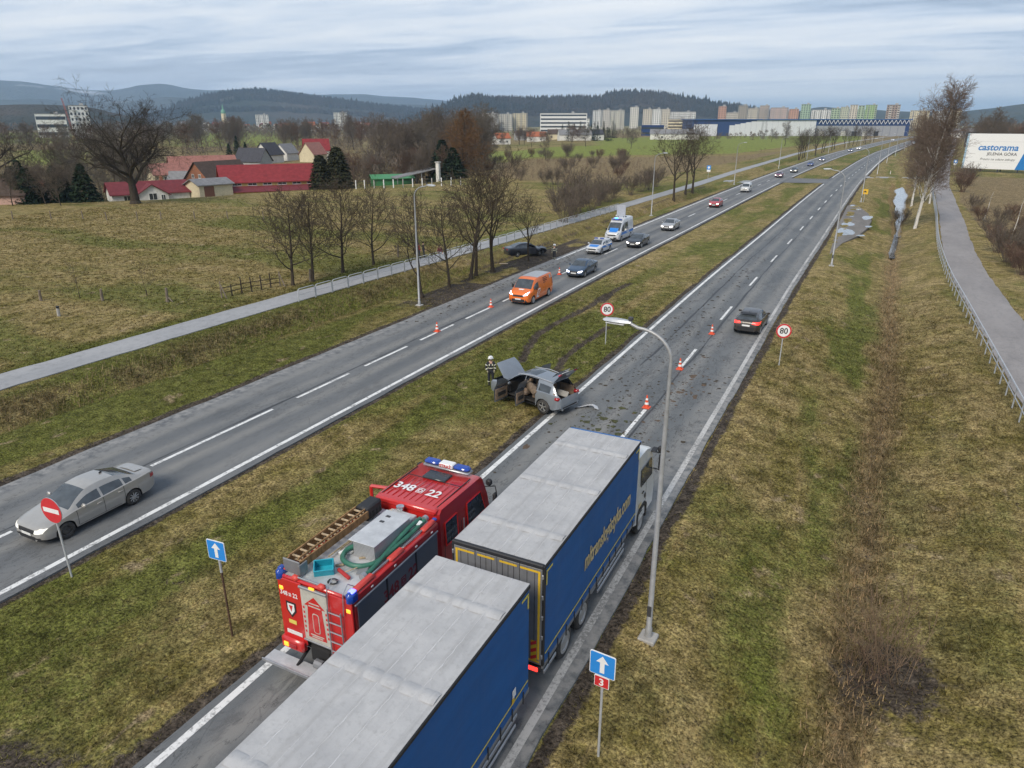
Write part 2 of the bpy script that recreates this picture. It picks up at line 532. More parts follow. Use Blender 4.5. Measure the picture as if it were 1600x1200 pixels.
def zones(X, Y):
    """dirt, lush, field green, scrub : 0..1"""
    u = X - shift(Y)
    nz = fbm(X * .35, Y * .35, 21); nb = fbm(X * .05, Y * .05, 31)
    dirt = np.zeros(X.shape)
    for a, wd in ((-30.2, .9), (-22.3, .35), (-13.3, .45), (-5.1, .62)):
        dirt = np.maximum(dirt, 1 - nstep(.15, wd + .8 * (nz - .3), np.abs(u - a) * np.where((u - a) * (1 if a in (-22.3, -5.1) else -1) > -0.1, 1, 9)))
    # worn corner of the median by the junction nearest the camera
    corner = ((X > -26) & (X < -13)) * nstep(9.6, 5.5, Y - .55 * (X + 14) + 4.5 * (nz - .47))
    dirt = np.maximum(dirt, corner * .8)
    for r in RUTS: dirt = np.maximum(dirt, .95 * np.exp(-(seg_dist(X, Y, r) / .38) ** 2))
    for r in LRUTS: dirt = np.maximum(dirt, .9 * np.exp(-(seg_dist(X, Y, r) / .7) ** 2))
    dirt = np.maximum(dirt, .8 * ((u > -33.5) & (u < -30)) * nstep(40, 50, Y) * (1 - nstep(78, 92, Y)) * nstep(.35, .6, nz + .15))
    dc = ditch_x(Y)
    dirt = np.maximum(dirt, (.50 * np.exp(-((X - dc - .1 + .5 * (nz - .47)) / .42) ** 2)) * (Y < 240))
    dirt = np.maximum(dirt, .95 * np.exp(-((np.hypot(X - 2.4, (Y - 19.0) * .8)) / 1.7) ** 2))
    dirt = np.maximum(dirt, .6 * np.exp(-((u - (-36.6)) / .6) ** 2) * (nz > .45) * (Y < 170))
    ns = fbm(u * .42, Y * .07, 57)
    lush = nstep(.36, .60, nb) * .45 + nstep(.40, .60, ns) * .55
    lush = lush + .25 * np.exp(-((u + 17.4) / 1.8) ** 2)
    right = nstep(-5.2, -4.6, u)
    lush = lush * (1 - right) + right * (.85 * np.exp(-((X - dc + 2.2 + 1.6 * (ns - .47)) / 1.7) ** 2) * nstep(.34, .62, fbm(X * .55, Y * .10, 67)) + .3 * nstep(.46, .62, fbm(X * .4, Y * .13, 69)) + .22 * nstep(.42, .6, nz) + .25 * nstep(14, 18, X))
    lush = lush - .30 * nstep(-44, -50, u) * (1 - nb)
    pas = nstep(-44, -47, X) * (X > -220)
    lush = lush * (1 - pas) + pas * (.12 + .55 * nstep(.42, .62, fbm(X * .06, Y * .16, 63)))
    fg = np.zeros(X.shape)
    for p in GREENS: fg = np.maximum(fg, inpoly(X, Y, p))
    fg = fg + (Y > 900) * .25
    sb = np.zeros(X.shape)
    for p in SCRUBS: sb = np.maximum(sb, inpoly(X, Y, p).astype(float))
    sb = np.maximum(sb, nstep(420, 700, Y) * (1 - fg) * .8)
    sb = np.maximum(sb, (X < kint(CREST, Y) - 45) * (1 - fg) * .55)
    sb = np.maximum(sb, 1.0 * np.exp(-((X - dc - .15) / .75) ** 2) * (Y < 200)); sb = np.maximum(sb, .35 * np.exp(-((X - dc - 2.2) / 1.4) ** 2) * (Y < 200) * nstep(.4, .6, nz))
    sb = np.maximum(sb, .6 * np.exp(-((u + 38.9) / 1.3) ** 2) * (Y < 175) * nstep(.35, .55, nz))
    return np.clip(dirt, 0, 1), np.clip(lush, 0, 1), np.clip(fg, 0, 1), np.clip(sb, 0, 1)

def grass_nodes(b, blade=False):
    dirt, lush, fg, sb = (b.attr(k) for k in ('dirt', 'lush', 'fgreen', 'scrub'))
    nm = b.noise(.35, 5, .6); nf = b.noise(2.6, 5, .68); ng = b.noise(11, 4, .7)
    straw, olive, green = (.350, .268, .122), (.190, .157, .044), (.124, .142, .027)
    c = b.mix(b.rng(b.math('ADD', b.math('MULTIPLY', nm, .6), b.math('MULTIPLY', nf, .4)), .40, .60), olive, straw)
    stk = b.noise(1.5, 4, .6, sc=(1, .13, 1)); c = b.mix(b.rng(stk, .54, .66, 0, .55), c, (.37, .275, .125))
    gfac = b.math('MULTIPLY', b.rng(b.math('ADD', b.math('MULTIPLY', lush, .45), b.math('MULTIPLY', nf, .55)), .38, .62), .85, True)
    c = b.mix(gfac, c, green)
    c = b.mix(b.rng(b.noise(.85, 5, .6, sc=(1, .7, 1), dist=.5), .62, .69, 0, .8), c, (.36, .275, .165))
    c = b.mix(b.rng(b.noise(1.25, 5, .62, sc=(1.3, 1, 1), dist=.8), .655, .70, 0, .8), c, (.085, .066, .045))
    c = b.mix(b.math('MULTIPLY', sb, b.rng(nf, .3, .6, .55, 1.0)), c, b.mix(b.rng(nf, .4, .6), (.165, .115, .062), (.32, .24, .13)))
    c = b.mix(b.math('MULTIPLY', fg, .92), c, b.mix(b.rng(nm, .35, .65), (.185, .225, .040), (.25, .285, .062)))
    soil = b.mix(b.rng(nf, .35, .65), (.050, .040, .031), (.115, .092, .070))
    dm = b.rng(b.math('ADD', dirt, b.math('MULTIPLY', b.math('SUBTRACT', nf, .5), .9)), .42, .62)
    c = b.mix(dm, c, soil)
    if blade: c = b.mix(b.rng(b.attr('tint'), .72, .9, 0, .45), c, (.34, .27, .15))
    cl = b.rng(b.noise(1.4, 5, .7, dist=.4), .34, .62, .52, 1.16)
    g = b.math('MULTIPLY', b.rng(ng, .34, .66, .16, 1.70), cl) if not blade else b.math('MULTIPLY', b.rng(b.attr('tint'), 0, 1, .35, 1.65), cl)
    q = b.n('ShaderNodeMix', data_type='RGBA', blend_type='MULTIPLY'); q.inputs[0].default_value = 1.0
    b.l(c, q.inputs[6])
    cc = b.n('ShaderNodeCombineColor')
    for i in range(3): b.l(g, cc.inputs[i])
    b.l(cc.outputs[0], q.inputs[7])
    return q.outputs[2], nf, ng
bm_ = NB('grassland'); c_, nf_, ng_ = grass_nodes(bm_)
bm_.col(c_); bm_.P(rough=.95, spec=.15)
bm_.bump(bm_.math('ADD', bm_.math('MULTIPLY', nf_, 1.0), bm_.math('MULTIPLY', ng_, .6)), .9, .10)
M_GRASS = bm_.m
bb_ = NB('grass_blades'); c_, nf_, ng_ = grass_nodes(bb_, True)
bb_.col(c_); bb_.P(rough=.9, spec=.1)
tr_ = bb_.n('ShaderNodeBsdfTranslucent'); bb_.l(c_, tr_.inputs[0]); mxs = bb_.n('ShaderNodeMixShader'); mxs.inputs[0].default_value = .45
bb_.l(bb_.p.outputs[0], mxs.inputs[1]); bb_.l(tr_.outputs[0], mxs.inputs[2]); bb_.l(mxs.outputs[0], bb_.o.inputs['Surface'])
M_BLADE = bb_.m

# one ground sheet, denser where it is near
ul = [-46.0]; st = .5
while ul[-1] > -24000: ul.append(ul[-1] - st); st *= 1.055
ur = [16.0]; st = .5
while ur[-1] < 24000: ur.append(ur[-1] + st); st *= 1.07
U = np.array(sorted(ul)[:-1] + list(np.arange(-46, 16, .36)) + ur)
yl = list(np.arange(2.0, 46, .40)); st = .42
while yl[-1] < 26000: yl.append(yl[-1] + st); st *= 1.021 if yl[-1] < 900 else 1.06
yb = [2.0]; st = .8
while yb[-1] > -3000: yb.append(yb[-1] - st); st *= 1.25
Yv = np.array(sorted(yb)[:-1] + yl)
UU, YY = np.meshgrid(U, Yv); XX = UU + shift(YY)
ZZ = height(XX, YY)
d_, l_, f_, s_ = zones(XX, YY)
nu, ny = len(U), len(Yv)
idx = np.arange(nu * ny).reshape(ny, nu)
F = np.stack([idx[:-1, :-1], idx[:-1, 1:], idx[1:, 1:], idx[1:, :-1]], -1).reshape(-1, 4)
gme = npmesh('ground', np.stack([XX, YY, ZZ], -1).reshape(-1, 3), F, 4, M_GRASS,
             dict(dirt=d_.ravel(), lush=l_.ravel(), fgreen=f_.ravel(), scrub=s_.ravel()))
gme.polygons.foreach_set('use_smooth', np.ones(len(gme.polygons), bool))
ground = struct(link('ground', gme))

# ---- roads
def asphalt(name, c0, c1, tracks, cracks=1.0, edge=None):
    b = NB(name)
    u = b.attr('u')
    nb = b.noise(.38, 6, .66, sc=(1, .3, 1)); nf = b.noise(2.2, 6, .65); ng = b.noise(38, 3, .7)
    c = b.mix(b.rng(nb, .35, .65), c0, c1)
    for t in tracks:          # worn wheel tracks
        d = b.math('ABSOLUTE', b.math('SUBTRACT', u, t))
        f = b.math('MULTIPLY', b.rng(d, .55, .1), b.rng(b.noise(.5, 4, .6, sc=(1, .12, 1)), .3, .6, .15, .75))
        c = b.mix(f, c, (.235, .228, .210))
    # ravelled dark patches and cracks
    pn = b.noise(.8, 7, .72, sc=(1.3, .5, 1), dist=.6)
    c = b.mix(b.math('MULTIPLY', b.rng(pn, .56, .63), .55 * cracks), c, (.055, .057, .06))
    vo = b.n('ShaderNodeTexVoronoi', feature='DISTANCE_TO_EDGE'); vo.inputs['Scale'].default_value = .8
    mp = b.n('ShaderNodeMapping'); mp.inputs['Scale'].default_value = (1, .45, 1); b.l(b.pos, mp.inputs[0])
    wob = b.n('ShaderNodeMix', data_type='VECTOR'); wob.inputs[0].default_value = .12
    nz = b.n('ShaderNodeTexNoise'); nz.inputs['Scale'].default_value = 2.0; b.l(mp.outputs[0], nz.inputs['Vector'])
    b.l(mp.outputs[0], wob.inputs[4]); b.l(nz.outputs['Color'], wob.inputs[5]); b.l(wob.outputs[1], vo.inputs['Vector'])
    ck0 = b.math('MULTIPLY', b.rng(vo.outputs['Distance'], .012, .003), b.rng(b.noise(.5, 4, .7), .50, .60))
    cn = b.noise(1.1, 7, .6, sc=(1.6, .55, 1), dist=.4)
    ln = b.rng(b.math('ABSOLUTE', b.math('SUBTRACT', cn, .5)), .013, .003)
    ck1 = b.math('MULTIPLY', ln, b.rng(b.noise(.16, 3, .6, sc=(1, .5, 1)), .40, .52))
    ck = b.math('MAXIMUM', b.math('MULTIPLY', ck0, .6), ck1)
    c = b.mix(b.math('MULTIPLY', ck, .85 * cracks), c, (.03, .03, .03))
    if edge:
        for a, wd, cc in edge:
            d = b.math('ABSOLUTE', b.math('SUBTRACT', u, a))
            f = b.math('MULTIPLY', b.rng(d, wd, wd * .4), b.rng(nf, .38, .58))
            c = b.mix(f, c, cc)
    c = b.mix(b.rng(ng, .35, .75, 0, .35), c, (.30, .30, .295))
    c = b.mix(b.rng(nf, .3, .5, .3, 0), c, (.08, .08, .08))
    b.col(c); b.P(rough=b.rng(nf, .3, .7, .62, .85), spec=.35)
    b.bump(b.math('ADD', ng, b.math('MULTIPLY', nf, .5)), .35, .012)
    return b.m
M_ASPH_R = asphalt('worn_asphalt', (.078, .088, .096), (.150, .158, .160), (-12.0, -10.1, -8.0, -6.3), 1.0,
                   [(-5.35, .30, (.27, .262, .25)), (-5.9, .5, (.20, .197, .188))])
M_ASPH_L = asphalt('grey_asphalt', (.092, .100, .107), (.150, .155, .158), (-28.9, -27.2, -25.3, -23.5), .75,
                   [(-29.9, .5, (.27, .265, .255)), (-29.2, .45, (.20, .20, .195))])
M_PATH_L = asphalt('pale_asphalt', (.29, .295, .305), (.37, .37, .375), (), .22)
M_PATH_R = asphalt('pinkish_asphalt', (.235, .215, .207), (.315, .29, .278), (), .25)
M_JUNC = asphalt('junction_asphalt', (.10, .102, .105), (.16, .16, .158), (), .6)
def strip(name, cols, ys, centre, m, z, parent=None, thick=.10, wob=0.0):
    """ribbon with side faces; cols = offsets from centre(y)"""
    ys = np.asarray(ys, float); cols = np.asarray(cols, float)
    cx = centre(ys)
    X = cx[:, None] + cols[None, :]
    if wob:
        X[:, 0] += (fbm(ys * .5, ys * 0 + 3, 41) - .47) * wob * 2; X[:, -1] += (fbm(ys * .5, ys * 0 + 9, 43) - .47) * wob * 2
    Y = np.repeat(ys[:, None], len(cols), 1)
    Z = np.full(X.shape, z)
    Xa = np.concatenate([X[:, :1], X, X[:, -1:]], 1); Ya = np.concatenate([Y[:, :1], Y, Y[:, -1:]], 1)
    Za = np.concatenate([Z[:, :1] - thick, Z, Z[:, :1] - thick], 1)
    n, k = Xa.shape
    ix = np.arange(n * k).reshape(n, k)
    F = np.stack([ix[:-1, :-1], ix[:-1, 1:], ix[1:, 1:], ix[1:, :-1]], -1).reshape(-1, 4)
    ua = np.repeat(np.concatenate([cols[:1], cols, cols[-1:]])[None, :], n, 0)
    me = npmesh(name, np.stack([Xa, Ya, Za], -1).reshape(-1, 3), F, 4, m, dict(u=ua.ravel()))
    return link(name, me, parent)
ylong = np.concatenate([np.arange(-60, 120, 1.0), np.arange(120, 700, 4.0), np.arange(700, 1700, 20.0)])
road_r = struct(strip('road', np.linspace(-13.25, -5.15, 15), ylong, lambda y: shift(y), M_ASPH_R, 0.0, wob=.10))
road_l = struct(strip('road', np.linspace(-30.2, -22.35, 15), ylong, lambda y: shift(y), M_ASPH_L, 0.0, wob=.10))
path_l = struct(strip('path', np.linspace(-1.38, 1.38, 3), ylong[ylong < 1100], lambda y: smooth_path(LPATH, y), M_PATH_L, 0.06, thick=.15, wob=.14))
path_r = struct(strip('path', np.linspace(-1.6, 1.6, 3), ylong[ylong < 1100], lambda y: smooth_path(RPATH, y), M_PATH_R, 0.06, thick=.15, wob=.14))
# junction paving across the median and to the paths
def sheet(name, poly, z, m, parent=None, thick=.06):
    o = MB().prism([(p[0], p[1]) for p in poly], z - thick, z).build(name, m, parent)
    at = o.data.attributes.new('u', 'FLOAT', 'POINT'); at.data.foreach_set('value', [0.0] * len(o.data.vertices))
    return struct(o) if parent is None else o
def sx(y): return float(shift(y))
sheet('junction_paving', [(-22.4 + sx(196), 190), (-13.2 + sx(200), 193), (-13.2 + sx(208), 207), (-22.4 + sx(206), 206)], -.006, M_JUNC)
sheet('side_path', [(-38 + .3, 186), (-30.1 + sx(190), 184), (-30.1 + sx(197), 193), (-37.6, 192)], -.004, M_PATH_L)
sheet('side_path', [(-5.2 + sx(218), 216), (12.5, 219.5), (13.0, 223), (-5.2 + sx(224), 222)], -.004, M_PATH_L)

# ---- painted markings
bk = NB('road_paint')
npn = bk.noise(7, 6, .7); npl = bk.noise(1.1, 4, .6)
bk.col(bk.mix(bk.rng(bk.math('ADD', bk.math('MULTIPLY', npn, .6), bk.math('MULTIPLY', npl, .4)), .40, .50), (.30, .30, .295), (.74, .74, .72)))
bk.P(rough=.7, spec=.3); M_LINE = bk.m
bk = NB('worn_edge_paint')
npn = bk.noise(8, 7, .75); npl = bk.noise(.3, 5, .7)
bk.col(bk.mix(bk.rng(bk.math('ADD', bk.math('MULTIPLY', npn, .6), bk.math('MULTIPLY', npl, .4)), .43, .53), (.22, .217, .21), (.50, .49, .47)))
bk.P(rough=.8, spec=.3); M_EDGE = bk.m
def mark(name, u0, u1, y0, y1, parent, m=M_LINE, z=.004):
    n = max(2, int((y1 - y0) / 3) + 2) if y1 - y0 < 60 else int((y1 - y0) / 4)
    o = strip(name, [u0, u1], np.linspace(y0, y1, n), lambda y: shift(y), m, z, parent, thick=.003, wob=.012)
    return o
mark('edge_line', -13.02, -12.80, -60, 190, road_r); mark('edge_line', -13.02, -12.80, 212, 1500, road_r)
mark('edge_line', -5.68, -5.46, -60, 212, road_r, M_EDGE); mark('edge_line', -5.72, -5.45, 226, 1500, road_r, M_LINE)
mark('edge_line', -22.92, -22.70, -60, 188, road_l); mark('edge_line', -22.92, -22.70, 210, 1500, road_l)
mark('edge_line', -29.85, -29.62, 70, 1500, road_l, M_LINE)
for a, b_ in [(4, 11.7), (17.5, 24.7), (26.5, 30.9), (32.4, 36.9), (38.5, 42.9), (44.7, 48.8), (50.8, 55), (57, 61), (63.2, 67.2), (75.7, 80), (88, 92.4), (100.6, 105)] + [(113.5 + 13 * i, 118 + 13 * i) for i in range(34)]:
    mark('lane_dash', -26.32, -26.14, a, b_, road_l)
for a, b_ in [(1, 5), (14, 18.4), (27, 33.3), (40.2, 44.9), (53, 57.6)] + [(66.2 + 13.1 * i, 70.5 + 13.1 * i) for i in range(36)]:
    mark('lane_dash', -8.98, -8.80, a, b_, road_r)
# bitumen sealing strip along the centre joint
bt = plain('bitumen', (.045, .046, .048), .6, var=.3)
def joint(parent, u, y0, y1):
    ys = np.arange(y0, y1, .7)
    wv = .03 + .16 * np.clip(fbm(ys * .25, ys * 0, 77) - .35, 0, 1)
    c = u + (fbm(ys * .2, ys * 0 + 5, 79) - .47) * .3 + shift(ys)
    V = np.stack([np.stack([c - wv, ys, np.full_like(ys, .0022)], -1), np.stack([c + wv, ys, np.full_like(ys, .0022)], -1)], 1).reshape(-1, 3)
    n = len(ys); i = np.arange(n - 1) * 2
    link('seal_strip', npmesh('seal_strip', V, np.stack([i, i + 1, i + 3, i + 2], -1), 4, bt), parent)
joint(road_r, -8.62, -5, 180); joint(road_l, -26.55, -5, 170); joint(road_r, -11.1, 40, 120)

# ---- lay-by with frozen puddles, frozen ditch water
M_GRAVEL = asphalt('muddy_gravel', (.13, .115, .10), (.21, .185, .16), (), .8)
lay = pg([(1296, 398), (1316, 380), (1340, 369), (1356, 356), (1362, 345), (1357, 334), (1345, 325), (1333, 318), (1324, 322), (1309, 352)], -.02)
from mathutils import geometry as mgeo
def blob(cx, cy, rx, ry, n, seed, amp=.22, rot=0.0):
    rg = random.Random(seed); ph = [rg.uniform(0, 6.28) for _ in range(4)]; o = []
    for i in range(n):
        a = 2 * math.pi * i / n
        k = 1 + amp * (math.sin(2 * a + ph[0]) * .5 + math.sin(3 * a + ph[1]) * .35 + math.sin(5 * a + ph[2]) * .25 + math.sin(9 * a + ph[3]) * .14)
        x, y = rx * k * math.cos(a), ry * k * math.sin(a)
        o.append((cx + x * math.cos(rot) - y * math.sin(rot), cy + x * math.sin(rot) + y * math.cos(rot)))
    return o
layby = sheet('layby', lay, .0, M_GRAVEL, thick=.3)
bi = NB('puddle_ice'); ni = bi.noise(1.4, 5, .6)
ni2 = bi.noise(.5, 5, .7)
bi.col(bi.mix(bi.rng(ni2, .56, .66), bi.mix(bi.rng(ni, .38, .62), (.20, .21, .22), (.34, .355, .37)), (.10, .095, .08))); bi.P(rough=.07, spec=.6); M_ICE = bi.m
bw_ = NB('muddy_water'); bw_.col((.06, .06, .055)); bw_.P(rough=.04, spec=.6); M_WATER = bw_.m
for k, (px, py, rx, ry) in enumerate([(1321, 362, 1.1, 3.4), (1325, 350, .8, 2.4), (1355, 340, .75, 2.6), (1332, 322, .4, 1.5), (1341, 327, .45, 1.0), (1357, 354, .42, 1.0), (1345, 368, .5, .7), (1331, 338, .3, .7)]):
    x, y, _ = ground_at(px, py)
    o = MB().prism(blob(x, y, rx, ry, 40, 50 + k), .0, .006 + .0004 * k).build('puddle', M_WATER if k in (7,) else M_ICE)
    o['kind'] = 'structure'
ys = np.arange(112, 203, 1.0); dcx = ditch_x(ys) + .2
wd = (.30 + 1.0 * nstep(116, 178, ys)) * (1 - .9 * nstep(190, 203, ys)) * (.92 + .15 * fbm(ys * .2, ys * 0, 5))
nq = (fbm(ys * .15, ys * 0 + 2, 6) - .47) * .5
V = np.stack([np.stack([dcx - wd + nq, ys, ys * 0 - 1.02], -1), np.stack([dcx + wd * .9 + nq, ys, ys * 0 - 1.02], -1)], 1).reshape(-1, 3)
i = np.arange(len(ys) - 1) * 2
o = struct(link('ditch_ice', npmesh('ditch_ice', V, np.stack([i, i + 1, i + 3, i + 2], -1), 4, M_ICE)))
ys = np.arange(94, 116, 1.0); dcx = ditch_x(ys)
V = np.stack([np.stack([dcx - .3, ys, ys * 0 - 1.06], -1), np.stack([dcx + .35, ys, ys * 0 - 1.06], -1)], 1).reshape(-1, 3)
i = np.arange(len(ys) - 1) * 2
struct(link('ditch_water', npmesh('ditch_water', V, np.stack([i, i + 1, i + 3, i + 2], -1), 4, M_WATER)))

# ---- grass tufts (uncountable)
def tufts(name, n, area, seed, hgt=(.03, .085), dens=None, wid=.013):
    rg = np.random.default_rng(seed)
    x = rg.uniform(area[0], area[1], n); y = area[2] + (area[3] - area[2]) * rg.random(n) ** 1.6
    x = x + shift(y); u = x - shift(y)
    ok = ~(((u > -30.2) & (u < -22.36)) | ((u > -13.26) & (u < -5.12)))
    ok &= (np.abs(x - smooth_path(LPATH, y)) > 1.36) & (np.abs(x - smooth_path(RPATH, y)) > 1.58)
    d, l, f, s = zones(x, y)
    ok &= rg.random(n) > d * .97
    ok &= rg.random(n) > nstep(area[3] * .45, area[3], y) * .97
    ok &= rg.random(n) < .35 + fbm(x * .8, y * .8, 91) * 1.1
    x, y, d, l, f, s = (q[ok] for q in (x, y, d, l, f, s)); n = len(x)
    z = height(x, y) - .015
    k = 3
    X = np.repeat(x, k) + rg.normal(0, .05, n * k); Y = np.repeat(y, k) + rg.normal(0, .05, n * k); Z = np.repeat(z, k)
    an = rg.uniform(0, 2 * np.pi, n * k); h = rg.uniform(hgt[0], hgt[1], n * k) * (1 + 2.2 * np.repeat(s, k)) * np.repeat(1 + .012 * np.clip(y - 15, 0, 60), k)
    lean = rg.uniform(.7, 2.2, n * k) * h; wv = rg.uniform(.6, 1.3, n * k) * wid * np.repeat(1 + .02 * np.clip(y - 15, 0, 60), k)
    ca, sa = np.cos(an), np.sin(an)
    A = np.stack([X - sa * wv, Y + ca * wv, Z], -1); B = np.stack([X + sa * wv, Y - ca * wv, Z], -1)
    C = np.stack([X + ca * lean, Y + sa * lean, Z + h], -1)
    V = np.stack([A, B, C], 1).reshape(-1, 3)
    F = np.arange(n * k * 3).reshape(-1, 3)
    rp = lambda q: np.repeat(q, k * 3)
    tint = np.repeat(rg.random(n * k), 3)
    me = npmesh(name, V, F, 3, M_BLADE, dict(dirt=rp(d) * .4, lush=rp(l), fgreen=rp(f), scrub=rp(s), tint=tint))
    nrm = np.tile(np.array([0, 0, 1.0]), (len(V), 1)) + rg.normal(0, .28, (len(V), 3)); nrm /= np.linalg.norm(nrm, axis=1, keepdims=True)
    me.polygons.foreach_set('use_smooth', np.ones(len(me.polygons), bool))
    me.normals_split_custom_set_from_vertices(nrm.tolist())
    o = link(name, me, kind='stuff')
    return o
tag(tufts('grass', 430000, (-46, 15, 4, 75), 3), 'short winter grass on the verges and median', 'grass')
tag(tufts('grass', 70000, (-120, -44.5, 18, 110), 4, (.05, .11), wid=.03), 'rough pasture grass beyond the left path', 'grass')

# ---- reeds and dead stalks at the frozen ditch
def stalks(label, n, fx, seed, h0, h1, m):
    rg = np.random.default_rng(seed); x, y = fx(rg, n); z = height(x, y) - .05
    a = rg.uniform(0, 6.28, n); hh = rg.uniform(h0, h1, n); ln = rg.uniform(.1, .6, n) * hh; wv = .018 + .004 * rg.random(n)
    A = np.stack([x - np.sin(a) * wv, y + np.cos(a) * wv, z], -1); B = np.stack([x + np.sin(a) * wv, y - np.cos(a) * wv, z], -1); C = np.stack([x + np.cos(a) * ln, y + np.sin(a) * ln, z + hh], -1)
    o = link('dead_stalks', npmesh('dead_stalks', np.stack([A, B, C], 1).reshape(-1, 3), np.arange(n * 3), 3, m), kind='stuff'); return tag(o, label, 'dead grass')
M_STALK = plain('dead_stalk', (.25, .185, .10), .9, var=.4, nscale=2)
def _pond(rg, n):
    y = rg.uniform(112, 205, n); sd = rg.choice([-1, 1], n); return ditch_x(y) + sd * (.35 + 1.1 * nstep(116, 178, y)) * rg.uniform(.75, 1.5, n), y
stalks('dead reeds along the frozen ditch water', 3600, _pond, 5, .3, .9, M_STALK)
def _dit(rg, n):
    y = 6 + 95 * rg.random(n) ** 1.4; return ditch_x(y) + rg.normal(.1, .42, n), y
stalks('rusty dead grass tussocks in the right ditch', 9500, _dit, 6, .10, .30, plain('rust_stalk', (.31, .215, .115), .9, var=.45, nscale=2))
def _ld(rg, n):
    y = 8 + 150 * rg.random(n) ** 1.3; return smooth_path(LPATH, y) + rg.normal(4.4, .9, n), y
stalks('tall dead grass in the left roadside ditch', 14000, _ld, 8, .15, .42, M_STALK)

# ---- hills
def forest_mat(name, ca, cb, scale, patch=None):
    b = NB(name)
    n1 = b.noise(scale, 6, .65); n2 = b.noise(scale * .18, 4, .6); n3 = b.noise(scale * 6, 2, .6)
    c = b.mix(b.rng(n2, .42, .58), ca, cb)
    c = b.mix(b.rng(n1, .35, .65, 0, .6), c, (.03, .036, .03))
    if patch: c = b.mix(b.rng(b.noise(scale * .35, 3, .5), .65, .72), c, patch)
    b.col(c); b.P(rough=1, spec=.05)
    b.bump(b.math('ADD', n1, n3), 1.0, 12)
    return b.m
def hill(name, prof, D, m, z0=-6, depth=.45, rough=.05, seed=0, step=3):
    pxs = np.arange(prof[0][0], prof[-1][0] + 1, step, dtype=float)
    rows = []
    ts = [(-depth, 0.0), (-depth * .75, .16), (-depth * .5, .42), (-depth * .3, .68), (-depth * .14, .88), (0, 1.0), (depth * .3, .8), (depth * .8, .0)]
    for px in pxs:
        py = smoothkeys(prof, float(px))
        x = px - 800; yv = 600 - py
        f = FPX * math.cos(PITCH) + yv * math.sin(PITCH); uu = -FPX * math.sin(PITCH) + yv * math.cos(PITCH)
        dx, dy = x * math.cos(YAW) - f * math.sin(YAW), x * math.sin(YAW) + f * math.cos(YAW)
        hl = math.hypot(dx, dy); dx, dy, el = dx / hl, dy / hl, uu / hl
        top = max(CAM_H + el * D, z0 + 1)
        rows.append([(dx * D * (1 + t), dy * D * (1 + t), z0 + (top - z0) * k) for t, k in ts])
    A = np.array(rows)
    nz = fbm(A[..., 0] / D * 38, A[..., 1] / D * 38, seed, 5) - .47
    amp = (A[..., 2].max(1) - z0)[:, None]
    w_ = np.array([0, .5, 1, 1, .8, .22, .6, 0])[None, :]
    A[..., 2] += nz * amp * rough * 6 * w_
    n, k = A.shape[:2]; ix = np.arange(n * k).reshape(n, k)
    F = np.stack([ix[:-1, :-1], ix[1:, :-1], ix[1:, 1:], ix[:-1, 1:]], -1).reshape(-1, 4)
    me = npmesh(name, A.reshape(-1, 3), F, 4, m)
    me.polygons.foreach_set('use_smooth', np.ones(len(me.polygons), bool))
    return struct(link(name, me)), A
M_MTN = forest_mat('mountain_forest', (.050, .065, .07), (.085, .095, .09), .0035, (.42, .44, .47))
M_HILL = forest_mat('hill_forest', (.035, .042, .032), (.085, .066, .050), .012)
M_HILLF = forest_mat('hill_forest_mixed', (.04, .05, .035), (.10, .09, .055), .006, (.20, .22, .10))
hill('mountains', [(-500, 150), (-250, 132), (-100, 128), (0, 126), (40, 128), (100, 136), (165, 142), (200, 137), (215, 133), (250, 131), (290, 137), (330, 141), (370, 140), (420, 140), (460, 144), (500, 148), (560, 147), (600, 150), (650, 153), (700, 158), (800, 168), (950, 180)], 8500, M_MTN, depth=.25, rough=.035, seed=5)
hill('mountains', [(-300, 165), (-100, 160), (0, 156), (60, 155), (130, 160), (200, 158), (260, 152), (330, 156), (400, 165), (500, 170), (560, 165), (640, 163), (720, 172), (800, 182)], 6200, M_MTN, depth=.2, rough=.03, seed=15)
_, CR1 = hill('hills', [(180, 186), (240, 180), (272, 172), (290, 163), (330, 152), (370, 146), (400, 143), (430, 146), (470, 152), (520, 158), (560, 163), (620, 170), (700, 177), (760, 184)], 4600, M_HILL, depth=.3, rough=.03, seed=25, step=2)
_, CR2 = hill('hills', [(640, 188), (690, 176), (720, 160), (745, 153), (770, 157), (830, 157), (880, 156), (910, 155), (930, 158), (960, 150), (985, 146), (1010, 148), (1050, 153), (1100, 162), (1125, 166), (1160, 171), (1220, 180), (1280, 186)], 3300, M_HILL, depth=.25, rough=.03, seed=35, step=2)
hill('hills', [(1180, 184), (1250, 173), (1285, 167), (1310, 169), (1370, 172), (1400, 174), (1480, 175), (1540, 170), (1600, 162), (1700, 150), (1900, 140), (2200, 165)], 4200, M_HILLF, depth=.25, rough=.03, seed=45)
hill('hills', [(-500, 170), (-200, 168), (-60, 160), (0, 164), (40, 163), (90, 164), (140, 168), (175, 176), (230, 186)], 2300, M_HILL, depth=.22, rough=.02, seed=55)

# ---- the air
bh = bpy.data.materials.new('haze_air'); bh.use_nodes = True
t_ = bh.node_tree; t_.nodes.clear()
o_ = t_.nodes.new('ShaderNodeOutputMaterial'); v_ = t_.nodes.new('ShaderNodeVolumePrincipled')
v_.inputs['Color'].default_value = (.52, .73, 1.0, 1); v_.inputs['Density'].default_value = 9.5e-5; v_.inputs['Anisotropy'].default_value = 0.0
t_.links.new(v_.outputs[0], o_.inputs['Volume'])
hb = MB().box((0, 6000, 230), (58000, 44000, 490)).build('haze', bh, kind='stuff')
hb['label'] = 'thin pale blue winter haze over the valley'; hb['category'] = 'haze'
